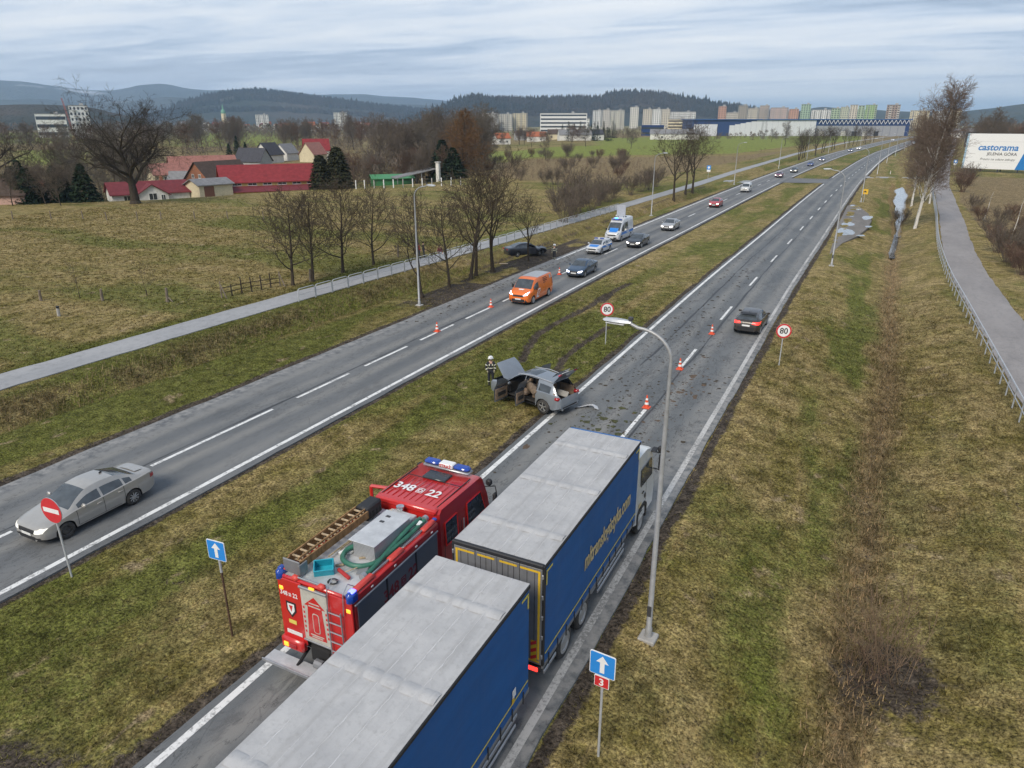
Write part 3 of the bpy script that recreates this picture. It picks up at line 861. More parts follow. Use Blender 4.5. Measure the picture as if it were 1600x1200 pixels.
# ================================================================== plants
def bark(name, c, var=.35):
    b = NB(name)
    n = b.noise(9, 5, .7, b.obj, (1, 1, .3)); n2 = b.noise(1.3, 3, .6, b.obj)
    c2 = b.mix(b.rng(n, .35, .65), tuple(x * (1 - var) for x in c), tuple(x * (1 + var) for x in c))
    b.col(b.mix(b.rng(n2, .5, .7, 0, .5), c2, (.075, .08, .045))); b.P(rough=.95, spec=.1)
    return b.m
M_BARK = bark('dark_bark', (.060, .048, .038)); M_TWIG = bark('twigs', (.085, .066, .050))
M_BARK2 = bark('brown_bark', (.085, .066, .052)); M_TWIG2 = bark('brown_twigs', (.150, .120, .096))
M_TWIGR = bark('reddish_twigs', (.150, .098, .074)); M_TWIGG = bark('grey_twigs', (.150, .130, .108))
M_LARCH = bark('larch_twigs', (.175, .098, .048)); M_REED = bark('dry_stems', (.22, .165, .10))
M_NEEDLE = bark('dark_needles', (.020, .034, .018)); M_CYP = bark('bronze_evergreen', (.038, .040, .020))
bq = NB('birch_bark'); nq1 = bq.noise(2.2, 5, .7, bq.obj, (1, 1, .35))
bq.col(bq.mix(bq.rng(nq1, .52, .60), (.62, .59, .54), (.05, .045, .04))); bq.P(rough=.8); M_BIRCH = bq.m

def seg_mesh(name, segs, mats_, nside=3):
    """segs array (n,8): p0 p1 r0 r1 -> frustums"""
    S = np.asarray(segs, dtype=np.float64)
    p0, p1, r0, r1 = S[:, :3], S[:, 3:6], S[:, 6], S[:, 7]
    t = p1 - p0; t /= (np.linalg.norm(t, axis=1, keepdims=True) + 1e-9)
    ref = np.where(np.abs(t[:, 2:3]) < .9, np.array([[0, 0, 1.0]]), np.array([[1.0, 0, 0]]))
    a = np.cross(t, ref); a /= (np.linalg.norm(a, axis=1, keepdims=True) + 1e-9); b = np.cross(t, a)
    vs = []
    for (p, r) in ((p0, r0), (p1, r1)):
        for k in range(nside):
            an = 2 * np.pi * k / nside
            vs.append(p + (a * np.cos(an) + b * np.sin(an)) * r[:, None])
    V = np.stack(vs, 1)
    n = len(S); base = (np.arange(n) * 2 * nside)[:, None]
    F = np.concatenate([base + np.array([[k, (k + 1) % nside, nside + (k + 1) % nside, nside + k]]) for k in range(nside)], 0)
    me = npmesh(name, V.reshape(-1, 3), F, 4, mats_)
    me.polygons.foreach_set('use_smooth', np.ones(len(me.polygons), bool))
    return me
def grow(seed, h, r, P):
    """recursive bare tree -> thick segments, thin segments"""
    rg = random.Random(seed); thick = []; thin = []
    rmin = P.get('rmin', .012)
    def put(p, q, r0, r1):
        (thick if r0 > P.get('split', .05) else thin).append((p.x, p.y, p.z, q.x, q.y, q.z, max(r0, rmin), max(r1, rmin * .8)))
    def branch(p, d, L, r, lv):
        n = P['seg'][min(lv, len(P['seg']) - 1)]; sl = L / n
        taper = P.get('taper', .72); nodes = []
        cur = p; rr = r
        for i in range(n):
            wv = P['wig'] * (.35 if lv == 0 else 1)
            d = (d + Vector((rg.gauss(0, wv), rg.gauss(0, wv), rg.gauss(0, wv) + P['up'][min(lv, len(P['up']) - 1)] * .12))).normalized()
            nx = cur + d * sl; r2 = r * (1 - (1 - (1 - taper)) * (i + 1) / n) if lv else r * (1 - .78 * (i + 1) / n)
            put(cur, nx, rr, r2); nodes.append((cur, nx, d, rr, (i + 1) / n)); cur = nx; rr = r2
        if lv >= P['levels']: return
        nc = P['kids'][min(lv, len(P['kids']) - 1)]
        f0 = P['start'][min(lv, len(P['start']) - 1)]
        az = rg.uniform(0, 6.28)
        for c in range(nc):
            f = f0 + (1 - f0) * (c + rg.uniform(.1, .9)) / nc
            k = min(n - 1, int(f * n)); a, b, dd, ra, _ = nodes[k]
            q = a.lerp(b, f * n - k if f * n - k <= 1 else 1.0)
            az += 2.4 + rg.uniform(-.5, .5)
            ang = P['ang'][min(lv, len(P['ang']) - 1)] * rg.uniform(.75, 1.25)
            o = dd.orthogonal().normalized(); o = Matrix.Rotation(az, 3, dd) @ o
            nd = (dd * math.cos(ang) + o * math.sin(ang)).normalized()
            ll = L * P['ratio'][min(lv, len(P['ratio']) - 1)] * rg.uniform(.7, 1.15)
            if lv == 0: ll *= interp(P['shape'], f)
            branch(q, nd, ll, max(ra * P.get('rr', .55) * rg.uniform(.7, 1.0), rmin), lv + 1)
    for k in range(P.get('stems', 1)):
        tilt = P.get('tilt', 0.0); az = rg.uniform(0, 6.28)
        d = Vector((math.cos(az) * tilt * rg.uniform(.4, 1), math.sin(az) * tilt * rg.uniform(.4, 1), 1)).normalized()
        off = P.get('spread', 0.0)
        branch(Vector((rg.uniform(-off, off), rg.uniform(-off, off), -.25)), d, h * P.get('lead', .95) * rg.uniform(.8, 1) if k else h * P.get('lead', .95), r, 0)
    if P.get('flare', True) and P.get('stems', 1) == 1:
        thick.append((0, 0, -.3, 0, 0, .5, r * 1.45, r * .98))
    return thick, thin
P_ROW = dict(levels=3, seg=[9, 6, 4, 2, 2], wig=.14, up=[.4, .9, .6, .3], kids=[19, 8, 6, 3], start=[.20, .25, .25, .3], ang=[.95, .75, .7, .7], ratio=[.50, .5, .5, .55], shape=[(.15, 1.0), (.4, 1.05), (.7, .75), (1, .4)], rr=.5, rmin=.015)
P_SPREAD = dict(levels=4, seg=[7, 7, 4, 3, 2], wig=.15, up=[.2, 1.0, .6, .2], kids=[8, 7, 5, 3], start=[.32, .25, .25, .3], ang=[.62, .65, .7, .7], ratio=[.66, .5, .5, .55], shape=[(.2, 1.0), (.6, 1.0), (1, .7)], rr=.66, rmin=.015, lead=.72)
P_OAK = dict(levels=5, seg=[5, 8, 6, 4, 3, 2], wig=.20, up=[.2, .35, .4, .3, .2], kids=[13, 8, 6, 4, 3], start=[.30, .22, .2, .25, .3], ang=[.85, .75, .75, .75, .7], ratio=[1.0, .52, .5, .5, .5], shape=[(.2, 1.05), (.6, 1.0), (1, .85)], rr=.60, rmin=.015, lead=.55, split=.09)
P_BIRCH = dict(levels=4, seg=[12, 6, 4, 3, 2], wig=.10, up=[.5, 1.0, .2, -.5], kids=[52, 9, 6, 4], start=[.20, .2, .2, .25], ang=[.62, .6, .6, .6], ratio=[.27, .5, .5, .5], shape=[(.2, .95), (.5, 1.1), (.75, .8), (1, .45)], rr=.38, rmin=.014, split=.04)
P_WOOD = dict(levels=4, seg=[7, 5, 3, 2, 1], wig=.17, up=[.3, .9, .6, .4], kids=[16, 7, 5, 4], start=[.10, .2, .25, .3], ang=[.7, .65, .7, .7], ratio=[.44, .52, .5, .5], shape=[(.2, .95), (.5, 1.1), (1, .55)], rr=.5, rmin=.035, split=.12)
P_SHRUB = dict(levels=2, seg=[5, 3, 2], wig=.12, up=[.4, .5, .4], kids=[6, 4], start=[.3, .3], ang=[.45, .5], ratio=[.45, .5], shape=[(.2, 1), (1, .5)], rr=.55, rmin=.014, stems=26, tilt=.75, spread=.35, lead=1.0)
def make_tree(name, label, cat, seed, h, r, P, mt, mc, group=None, loc=(0, 0, 0), rz=0):
    thick, thin = grow(seed, h, r, P)
    t = thing(name, label, cat, loc, rz, group)
    if P.get('stems', 1) == 1 and thick: link('trunk', seg_mesh('trunk', thick, mt, 7), t)
    elif thick: link('stems', seg_mesh('stems', thick, mt, 4), t, kind='stuff')
    if thin: link('crown' if P.get('stems', 1) == 1 else 'twigs', seg_mesh('crown', thin, mc, 3), t, kind='stuff')
    return t
def at(px, py, z=None):
    """ground point under a photo position, on the terrain"""
    zz_ = -1.0 if z is None else z
    for _ in range(5):
        p = ground_at(px, py, zz_); zz_ = hz(p[0], p[1])
    return Vector((p[0], p[1], zz_))
def atd(px, py0, D):
    """terrain point in photo column px at ground distance D"""
    y = 600 - py0; x = px - 800
    f = FPX * math.cos(PITCH) + y * math.sin(PITCH)
    d = Vector((x * math.cos(YAW) - f * math.sin(YAW), x * math.sin(YAW) + f * math.cos(YAW), 0)).normalized() * D
    return Vector((d.x, d.y, hz(d.x, d.y)))
_made = {}
def tree_at(key, loc, label, name='bare_tree', cat='tree', rz=None, scale=1.0, group=None, rnd=random.Random(5)):
    """first use builds the kind, later uses copy it"""
    rz = rnd.uniform(0, 6.28) if rz is None else rz
    if key not in _made:
        seed, h, r, P, mt, mc = KINDS[key]
        _made[key] = make_tree(name, label, cat, seed, h, r, P, mt, mc, group, loc, rz); t = _made[key]
        t.scale = (scale,) * 3; return t
    t = copytree(_made[key], loc, rz, label, group, scale); t.name = name
    t['category'] = cat
    return t
KINDS = {
    'row0': (11, 8.6, .16, P_ROW, M_BARK, M_TWIG), 'row1': (12, 8.6, .16, P_ROW, M_BARK, M_TWIG), 'row2': (13, 8.6, .17, P_ROW, M_BARK, M_TWIG),
    'sp0': (21, 10, .20, P_SPREAD, M_BARK, M_TWIG), 'sp1': (22, 10, .19, P_SPREAD, M_BARK, M_TWIG), 'sp2': (23, 10, .20, P_SPREAD, M_BARK, M_TWIG),
    'oak0': (36, 18.0, .85, P_OAK, M_BARK, M_BARK), 'oak1': (37, 19, .9, P_OAK, M_BARK, M_BARK),
    'birch': (44, 18.5, .24, P_BIRCH, M_BIRCH, bark('birch_twigs', (.20, .150, .118))),
    'wood0': (51, 18, .3, P_WOOD, M_BARK2, M_TWIG2), 'wood1': (52, 18, .3, P_WOOD, M_BARK2, M_TWIGG), 'wood2': (53, 17, .28, P_WOOD, M_BARK2, M_TWIGR), 'wood3': (54, 18, .3, P_WOOD, M_BARK, M_TWIG2),
    'shrub0': (61, 3.2, .022, P_SHRUB, M_TWIG2, M_TWIG2), 'shrub1': (62, 3.0, .022, P_SHRUB, M_TWIGR, M_TWIGR), 'shrub2': (63, 3.4, .024, P_SHRUB, M_TWIGG, M_TWIG2),
}
# row on the field side of the left path
ORD = ['first', 'second', 'third', 'fourth', 'fifth', 'sixth', 'seventh', 'eighth', 'ninth', 'tenth']
for k, (px, py, h, key) in enumerate([(458, 446, 7.9, 'row0'), (489, 440, 7.8, 'row1'), (536, 426, 8.3, 'row2'), (584, 414, 7.4, 'row0')]):
    p = at(px, py); tree_at(key, p, f'bare young tree, {ORD[k]} from the left on the pasture side of the path', scale=h / 8.6, group='young trees beside the left path')
for k, (px, py, h, key, lb) in enumerate([
        (659, 465, 8.2, 'sp0', 'bare forked tree right beside the tall street lamp left of the road'),
        (702, 449, 7.2, 'row1', 'thin bare tree on the verge, next to the right of the lamp tree'),
        (736, 436, 9.8, 'sp1', 'bare tree with a leaning double trunk on the left verge'),
        (744, 431, 9.0, 'sp2', 'slimmer bare tree standing just behind the double-trunked verge tree'),
        (770, 425, 10.2, 'sp0', 'tall spreading bare tree on the verge left of the crashed dark car'),
        (826, 408, 6.4, 'sp1', 'short bare tree the dark car has wrapped itself around')]):
    p = at(px, py); tree_at(key, p, lb, scale=h / 10 if key[0] == 's' else h / 8.6)
for px, py, h, key, lb in [(1052, 318, 11.5, 'sp2', 'front tree of the three bare trees on the far verge'), (1070, 310, 11.0, 'sp1', 'middle tree of the three bare trees on the far verge'), (1081, 307, 11.8, 'sp0', 'rear tree of the three bare trees on the far verge')]:
    tree_at(key, at(px, py), lb, scale=h / 9.0)
# pasture edge oaks
tree_at('oak0', at(212, 318), 'huge spreading bare oak behind the white house with dark red roof', name='oak_tree', rz=1.0)
tree_at('oak1', at(-2, 322), 'huge bare oak cut by the left picture edge', name='oak_tree', rz=2.6, scale=1.05)
# birches by the right path
tree_at('birch', at(1430, 357), 'tall white-stemmed birch by the railing of the right path', name='birch_tree', rz=.6, scale=1.0)
tree_at('birch', at(1424, 322), 'second birch, smaller and behind the tall one', name='birch_tree', rz=2.9, scale=.80)
tree_at('birch', at(1452, 318), 'third birch leaning over the right path, behind the tall one', name='birch_tree', rz=4.4, scale=.72)
# avenue of trees between far lamps on the left of the road
rnd = random.Random(12)
for k in range(18):
    f = k / 17; y = lerp(305, 620, f ** 1.4)
    x = float(shift(y)) - 33.5 + rnd.uniform(-1.2, 1.2) - 1.5 * (k % 2)
    tree_at(['sp0', 'sp1', 'sp2'][k % 3], (x, y, hz(x, y)), 'dark bare tree of the avenue beside the far left carriageway', scale=rnd.uniform(.85, 1.15), group='avenue trees along the far road')
# woodland behind the pasture
def wood(n, pxs, Ds, hs, label, group, keys, seed, sq=1.0):
    rg = random.Random(seed)
    for k in range(n):
        p = atd(rg.uniform(*pxs), 200, rg.uniform(*Ds))
        if abs(p.x - float(shift(p.y)) + 18) < 20: continue
        h = rg.uniform(*hs)
        tree_at(rg.choice(keys), p, label, scale=h / 18, group=group, rnd=rg)
WK = ['wood0', 'wood1', 'wood2', 'wood3']
wood(26, (655, 760), (230, 300), (13, 18), 'tall bare tree in the big brown wood behind the pasture', 'trees of the big wood', ['wood0', 'wood1', 'wood3'], 1)
wood(18, (575, 665), (245, 330), (11, 16), 'bare tree at the left end of the big brown wood', 'trees at the end of the big wood', ['wood0', 'wood3', 'wood1'], 2)
wood(26, (520, 720), (195, 235), (6, 9.5), 'low brown bare tree along the front edge of the big wood', 'front edge of the big wood', ['wood2', 'wood2', 'wood0'], 3)
wood(34, (285, 580), (430, 560), (13, 18), 'bare tree in the tree belt behind the red roofed farm', 'tree belt beyond the farm', WK, 4)
wood(14, (40, 210), (180, 300), (9, 14), 'bare tree among the meadows left of the big oak', 'trees in the left meadows', ['wood1', 'wood0'], 5)
wood(24, (-40, 290), (520, 700), (11, 16), 'bare tree in the tree belt below the white factory', 'tree belt below the factory', WK, 6)
wood(20, (750, 1000), (430, 700), (7, 12), 'bare bush-like tree on the far side of the green field', 'trees beyond the green field', WK, 7)
wood(30, (1530, 1640), (330, 700), (10, 17), 'brown bare tree in the copse behind the billboard', 'copse behind the billboard', WK, 8)
wood(14, (1400, 1530), (600, 1000), (8, 12), 'bare tree by the bend of the far road', 'trees by the far bend', WK, 9)
for px, py, h in [(986, 232, 9), (853, 250, 6), (792, 247, 5), (1226, 228, 12), (1205, 222, 8)]:
    tree_at('wood1', at(px, py), {986: 'lone round bare tree in the middle of the green field', 853: 'small bare tree at the near rim of the green field', 792: 'reddish small bare tree at the left end of the green field', 1226: 'lone tree in front of the long white warehouse', 1205: 'small tree left of the lone warehouse tree'}[px], scale=h / 18)
for k in range(10):
    p = atd(rnd.uniform(0, 130), 300, rnd.uniform(150, 175))
    tree_at('wood0', p, 'scrubby tree on the slope between the two oaks', scale=rnd.uniform(.28, .45), group='scrub trees by the left cottages')
# bushes along the left path and in the heath
for k, (px, py) in enumerate([(880, 348), (895, 340), (905, 332), (925, 330), (935, 322), (948, 316), (960, 310), (985, 305), (1000, 300), (1015, 297), (890, 322), (915, 318), (940, 312), (870, 330), (1025, 292), (905, 312)]):
    tree_at(['shrub0', 'shrub2', 'shrub0'][k % 3], at(px, py), 'bare thicket bush behind the left path', name='bush', cat='bush', scale=rnd.uniform(1.0, 1.9), group='thicket behind the left path')
for k in range(26):
    p = atd(rnd.uniform(700, 1000), 260, rnd.uniform(170, 330))
    if p.x > float(shift(p.y)) - 44: continue
    tree_at(['shrub0', 'shrub1', 'shrub2'][k % 3], p, 'low bare bush in the brown heath', name='bush', cat='bush', scale=rnd.uniform(.8, 1.6), group='bushes in the heath')
for k, (px, py, s_) in enumerate([(1503, 300, 1.5), (1510, 290, 1.6), (1505, 285, 1.3), (1520, 330, .9), (1530, 345, .8), (1545, 372, .9), (1560, 395, 1.1), (1572, 410, 1.2), (1583, 418, 1.0), (1592, 400, 1.1), (1598, 430, .9), (1560, 350, .8), (1580, 345, .9), (1620, 420, 1.1), (1600, 370, 1.0), (1625, 380, 1.1)]):
    tree_at(['shrub1', 'shrub0'][k % 2], at(px, py), 'bare reddish bush right of the right path', name='bush', cat='bush', scale=s_, group='bushes right of the right path')
tree_at('shrub0', at(1406, 352), 'dark bare bush at the end of the frozen ditch', name='bush', cat='bush', scale=.85)
for px, py, h in [(1537, 344, 3.4), (1580, 372, 4.2)]:
    o = MB().tube([Vector((0, 0, -.1)), Vector((.25, .2, h * .5)), Vector((.3, .1, h)), Vector((.5, .1, h * 1.25))], [.06, .045, .02, .008], 6).build('birch_sapling', M_BIRCH, loc=at(px, py), smooth=True)
    tag(o, 'thin white birch sapling ' + ('left' if px < 1560 else 'right') + ' of the pair beyond the right path', 'tree')
# the big dry bush in the right-hand ditch
P_BIG = dict(P_SHRUB, stems=24, tilt=.7, spread=.55, kids=[5, 3], seg=[6, 4, 2], wig=.16, ang=[.5, .6], ratio=[.4, .5], rmin=.0055, lead=1.0)
M_DRYT = bark('dry_brown_twigs', (.215, .150, .100))
bz = (2.45, 19.3, hz(2.45, 19.3))
bt0 = make_tree('bush', 'large dry leafless bush in the near right ditch', 'bush', 77, 2.6, .015, P_BIG, M_DRYT, M_DRYT, loc=bz)
for sd_, hh_, st_ in ((78, 1.2, 14), (79, 1.9, 8)):
    th_, tn_ = grow(sd_, hh_, .012, dict(P_BIG, stems=st_, tilt=1.15, spread=.9)); link('low_twigs', seg_mesh('low_twigs', th_ + tn_, M_TWIGR if sd_ == 78 else M_DRYT, 3), bt0, kind='stuff')
# saplings and scrub on the pasture fence line
for px, py, h, lb in [(125, 466, 3.2, 'thin bare sapling by the pasture fence, left one'), (230, 462, 3.0, 'thin bare sapling by the pasture fence, right one')]:
    make_tree('sapling', lb, 'tree', px, h, .03, dict(P_ROW, levels=2, kids=[9, 3], rmin=.01), M_BARK, M_TWIG, loc=at(px, py))
# conifers
def conifer(name, label, loc, h, rad, m, n=2600, seed=1, group=None, shape=1.0, base=.05):
    rg = np.random.default_rng(seed)
    t = thing(name, label, 'tree', loc, 0, group)
    MB().tube([(0, 0, -.2), (0, 0, h * .9)], [h * .018 + .05, .03], 6).build('trunk', M_BARK, t)
    f = rg.random(n) ** 1.4; z = h * (base + (1 - base) * f)
    rr = rad * (1 - f) ** shape * (.75 + .35 * np.sin(f * 34 + rg.random() * 6) ** 2) * np.sqrt(.15 + .85 * rg.random(n)) + .02
    an = rg.uniform(0, 2 * np.pi, n)
    c = np.stack([rr * np.cos(an), rr * np.sin(an), z - rr * .18], -1)
    s_ = rg.uniform(.25, .5, n) * (rad * .28)
    out_ = np.stack([np.cos(an), np.sin(an), -.35 + rg.normal(0, .35, n)], -1) * (s_ * 1.6)[:, None]
    sd_ = np.stack([-np.sin(an), np.cos(an), rg.normal(0, .3, n)], -1) * (s_ * .7)[:, None]
    V = np.stack([c - sd_, c + sd_, c + out_], 1).reshape(-1, 3)
    link('crown', npmesh('crown', V, np.arange(n * 3), 3, m), t, kind='stuff')
    return t
for px, py, h, rd, lb in [(503, 300, 7.2, 2.8, 'round dark evergreen at the end of the red-roofed hall, left one'), (529, 298, 8.8, 3.4, 'round dark evergreen at the end of the red-roofed hall, right one')]:
    p = atd(px, 290, 168); conifer('evergreen_tree', lb, p, h, rd, M_CYP, 4200, px, shape=.42)
p = atd(722, 270, 205); make_tree('larch_tree', 'tall orange-brown larch at the right end of the big wood', 'tree', 8, 18.5, .36, dict(levels=3, seg=[9, 5, 3, 2], wig=.10, up=[.3, .1, .2, .1], kids=[64, 11, 6], start=[.06, .15, .2], ang=[1.25, .8, .8], ratio=[.40, .42, .45], shape=[(.05, 1.0), (.35, .95), (.7, .6), (1, .15)], rr=.34, rmin=.04, split=.14), M_BARK, M_LARCH, loc=p)
p = atd(692, 270, 200); conifer('spruce_tree', 'dark green spruce left of the orange-brown larch', p, 10.5, 4.6, M_NEEDLE, 4200, 4, shape=.7)
p = atd(708, 270, 196); conifer('spruce_tree', 'smaller dark spruce in front of the larch', p, 8, 4.2, M_NEEDLE, 3600, 5, shape=.7)
for px, h, D in [(357, 8, 330), (370, 11, 332), (383, 8.5, 328)]:
    conifer('spruce_tree', {357: 'left', 370: 'tallest middle', 383: 'right'}[px] + ' spruce of the three on the meadow edge behind the farm', atd(px, 230, D), h, 2.6, M_NEEDLE, 1500, px)
rg_ = random.Random(3)
for k in range(8):
    conifer('spruce_tree', 'dark bluish spruce in the garden below the left oaks', atd(rg_.uniform(15, 155), 300, rg_.uniform(152, 166)), rg_.uniform(5, 8), 3.4, M_NEEDLE, 2200, k + 20, 'garden spruces by the left cottages')
for k in range(16):
    conifer('spruce_tree', 'dark spruce among the suburban houses', atd(rg_.uniform(855, 965), 205, rg_.uniform(560, 700)), rg_.uniform(9, 15), 3.4, M_NEEDLE, 500, k + 40, 'spruces in the suburb')
# far woodland that reads as one mass
def far_wood(label, bands, m, seed):
    rg = np.random.default_rng(seed); Vs = []
    for px0, px1, D0, D1, h0, h1, n in bands:
        px = rg.uniform(px0, px1, n); D = rg.uniform(D0, D1, n)
        x = px - 800; f = FPX * math.cos(PITCH) + 400 * math.sin(PITCH)
        dx = x * math.cos(YAW) - f * math.sin(YAW); dy = x * math.sin(YAW) + f * math.cos(YAW); hl = np.hypot(dx, dy)
        X = dx / hl * D; Y = dy / hl * D
        ok = (np.abs(X - shift(Y) + 18) > 24) & (np.abs(X - smooth_path(RPATH, Y)) > 3.5); X, Y, D = X[ok], Y[ok], D[ok]; n_ = len(X)
        Z = height(X, Y); hh = rg.uniform(h0, h1, n_) * (.6 + .8 * vnoise(X * .03, Y * .03, 8))
        k = 46 if D0 < 600 else 26
        fl = .55 if D0 < 600 else 1.0
        cx = np.repeat(X, k); cy = np.repeat(Y, k); cz = np.repeat(Z, k); H_ = np.repeat(hh, k)
        a = rg.uniform(0, 6.28, n_ * k); q = rg.random(n_ * k) ** .8
        rad = H_ * .42 * np.sin(np.clip(q * 2.6 + .35, 0, 3.0)) * np.sqrt(rg.random(n_ * k))
        p = np.stack([cx + rad * np.cos(a), cy + rad * np.sin(a), cz + q * H_ * .8], -1)
        l = (H_ * rg.uniform(.10, .24, n_ * k) * fl)[:, None]
        up = np.stack([rg.normal(0, .5, n_ * k), rg.normal(0, .5, n_ * k), np.full(n_ * k, 1.0)], -1) * l
        sd_ = np.stack([np.cos(a + 1.5), np.sin(a + 1.5), rg.normal(0, .3, n_ * k)], -1) * l * (.16 if D0 < 600 else .3)
        Vs.append(np.stack([p - sd_, p + sd_, p + up], 1).reshape(-1, 3))
    V = np.concatenate(Vs)
    o = link('woodland', npmesh('woodland', V, np.arange(len(V)), 3, m), kind='stuff')
    return tag(o, label, 'woodland')
far_wood('brownish belt of bare trees before the left hills', [(-60, 600, 560, 900, 7, 13, 620), (240, 760, 850, 1600, 10, 15, 620), (-60, 300, 1200, 1900, 10, 16, 260)], M_TWIG2, 1)
far_wood('dark tree belt between the green field and the city', [(760, 1230, 620, 1000, 3, 6, 420), (740, 1500, 1000, 1500, 4, 7, 420), (1480, 1700, 700, 1500, 8, 14, 260)], M_TWIG2, 2)
far_wood('brown undergrowth filling the big wood', [(525, 735, 205, 300, 4, 8, 330), (560, 765, 240, 320, 6, 11, 200), (280, 560, 380, 520, 4, 9, 300), (0, 200, 190, 330, 2, 5, 120), (200, 300, 240, 420, 2, 5, 90)], M_TWIG2, 12)
far_wood('brown heath scrub beyond the left path', [(740, 1010, 190, 300, 1.0, 1.9, 420), (1000, 1200, 260, 420, 1.0, 1.8, 220)], M_TWIGR, 3)
far_wood('brown weeds in the field right of the right path', [(1540, 1760, 60, 150, .4, .9, 300)], M_TWIG2, 4)
# tree tops along the hill crests
def crest_trees(label, CR, h, n, seed):
    rg = np.random.default_rng(seed); Vs = []
    i = rg.integers(0, len(CR), n); j = rg.integers(2, 7, n)
    b = CR[i, j] + rg.normal(0, 25, (n, 3)) * np.array([1, 1, 0]); b[:, 2] -= 4
    H_ = h * rg.uniform(.5, 1.2, n); w_ = H_ * .30; a = rg.uniform(0, 6.28, n)
    for q in range(3):
        s_ = np.stack([np.cos(a + q * 1.05), np.sin(a + q * 1.05), np.zeros(n)], -1) * w_[:, None]
        Vs.append(np.stack([b - s_, b + s_, b + np.stack([np.zeros(n), np.zeros(n), H_], -1)], 1).reshape(-1, 3))
    V = np.concatenate(Vs)
    tag(link('woodland', npmesh('woodland', V, np.arange(len(V)), 3, M_HILL), kind='stuff'), label, 'woodland')
crest_trees('forest covering the left wooded hill', CR1, 26, 9000, 1)
crest_trees('forest covering the wooded hill behind the city', CR2, 24, 9000, 2)
# ================================================================== buildings
def wallmat(name, c, stain=.25): return plain(name, c, .9, var=.10, nscale=.6, dirt=stain, spec=.2)
def tilemat(name, c):
    if name in _M: return _M[name]
    b = NB(name); wv = b.n('ShaderNodeTexWave'); wv.inputs['Scale'].default_value = 1.6; wv.bands_direction = 'Y'
    b.l(b.obj, wv.inputs['Vector']); n = b.noise(1.2, 5, .6, b.obj)
    c2 = b.mix(b.rng(n, .3, .7), tuple(x * .75 for x in c), tuple(x * 1.2 for x in c))
    b.col(b.mix(b.rng(wv.outputs['Fac'], .75, .95, 0, .4), c2, tuple(x * .5 for x in c))); b.P(rough=.75, spec=.3)
    b.bump(wv.outputs['Fac'], .4, .05); _M[name] = b.m; return b.m
W_WHITE = wallmat('white_render', (.70, .69, .65)); W_CREAM = wallmat('cream_render', (.66, .58, .40)); W_YEL = wallmat('yellow_render', (.66, .52, .20))
W_BRICK = wallmat('red_brick', (.30, .13, .075)); W_GREY = wallmat('grey_render', (.42, .42, .41)); W_PINK = wallmat('pink_render', (.52, .34, .28))
T_RED = tilemat('red_tile', (.24, .030, .034)); T_DRED = tilemat('dark_red_tile', (.17, .032, .038)); T_BRN = tilemat('brown_tile', (.085, .058, .045))
T_ORG = tilemat('orange_tile', (.38, .12, .055)); T_PINK = tilemat('faded_red_tile', (.33, .15, .12)); T_GREY = tilemat('grey_roof', (.22, .22, .225)); T_DARK = tilemat('slate_roof', (.06, .06, .07))
M_PANE = plain('window_glass', (.035, .042, .05), .08, var=.3, spec=.8); M_FRAME = plain('white_frame', (.72, .72, .70), .5)
M_DOORB = plain('brown_door', (.12, .06, .035), .6)
def window(parent, c, axis, w_, h_, depth=.06):
    """window > frame(mesh) + pane; axis = outward normal 'x+','x-','y+','y-'"""
    sgn = 1 if axis[1] == '+' else -1
    m = MB()
    def bx(du, dz, wu, wz, dep, off):
        if axis[0] == 'y': return ((c[0] + du, c[1] + sgn * off, c[2] + dz), (wu, dep, wz))
        return ((c[0] + sgn * off, c[1] + du, c[2] + dz), (dep, wu, wz))
    for a in [(-w_ / 2, 0, .09, h_ + .09), (w_ / 2, 0, .09, h_ + .09), (0, h_ / 2, w_, .09), (0, -h_ / 2 - .02, w_ + .2, .12), (0, 0, .06, h_)]:
        m.box(*bx(*a, depth, depth / 2 + .003))
    f = m.build('window', M_FRAME, parent)
    MB().box(*bx(0, 0, w_ - .05, h_ - .05, .02, .012)).build('pane', M_PANE, f)
    return f
def gable_house(name, label, loc, rz, L, W, hw, hr, wm, rm, wins=(), cat='house', over=.45, chimney=None, group=None, door=None, depth_below=2.5):
    t = thing(name, label, cat, loc, rz, group)
    m = MB().prism([(-W / 2, -depth_below), (W / 2, -depth_below), (W / 2, hw), (0, hr - .06), (-W / 2, hw)], -L / 2, L / 2, 'x')
    m.build('wall', wm, t)
    sl = (hr - hw) / (W / 2)
    r_ = MB()
    for sg in (-1, 1):
        o = [(sg * (W / 2 + over), hw - over * sl), (0, hr), (0, hr + .16), (sg * (W / 2 + over), hw - over * sl + .16)]
        r_.prism(o if sg < 0 else o[::-1], -L / 2 - over, L / 2 + over, 'x')
    rf = r_.build('roof', rm, t)
    if chimney:
        MB().box((chimney[0], chimney[1], hr + .1), (.6, .6, 1.5), .04).build('chimney', W_BRICK, rf)
    for (cx, cy, cz, ax, w_, h_) in wins: window(t, (cx, cy, cz), ax, w_, h_)
    if door: MB().box((door[0], door[1], 1.05), (1.0, .08, 2.1), .01).build('door', M_DOORB, t)
    return t
FACE = YAW      # local -Y faces the camera for things straight ahead
def face(p, extra=0.0): return math.atan2(p.x, p.y) * -1 + extra
p = atd(232, 305, 170) + Vector((0, 0, 1.3)); t = gable_house('cottage', 'white cottage with dark red roof and front gable under the big oak', p, face(p, .15), 14.5, 8.5, 2.1, 4.1, W_WHITE, T_DRED, [(-4.6, -4.25, 1.2, 'y-', 1.2, 1.2)], chimney=(3, .6))
m = MB().prism([(-2.9, -2.5), (2.9, -2.5), (2.9, 1.9), (0, 3.75), (-2.9, 1.9)], -5.6, 0, 'y'); m.build('gable_wall', W_WHITE, t)
m = MB()
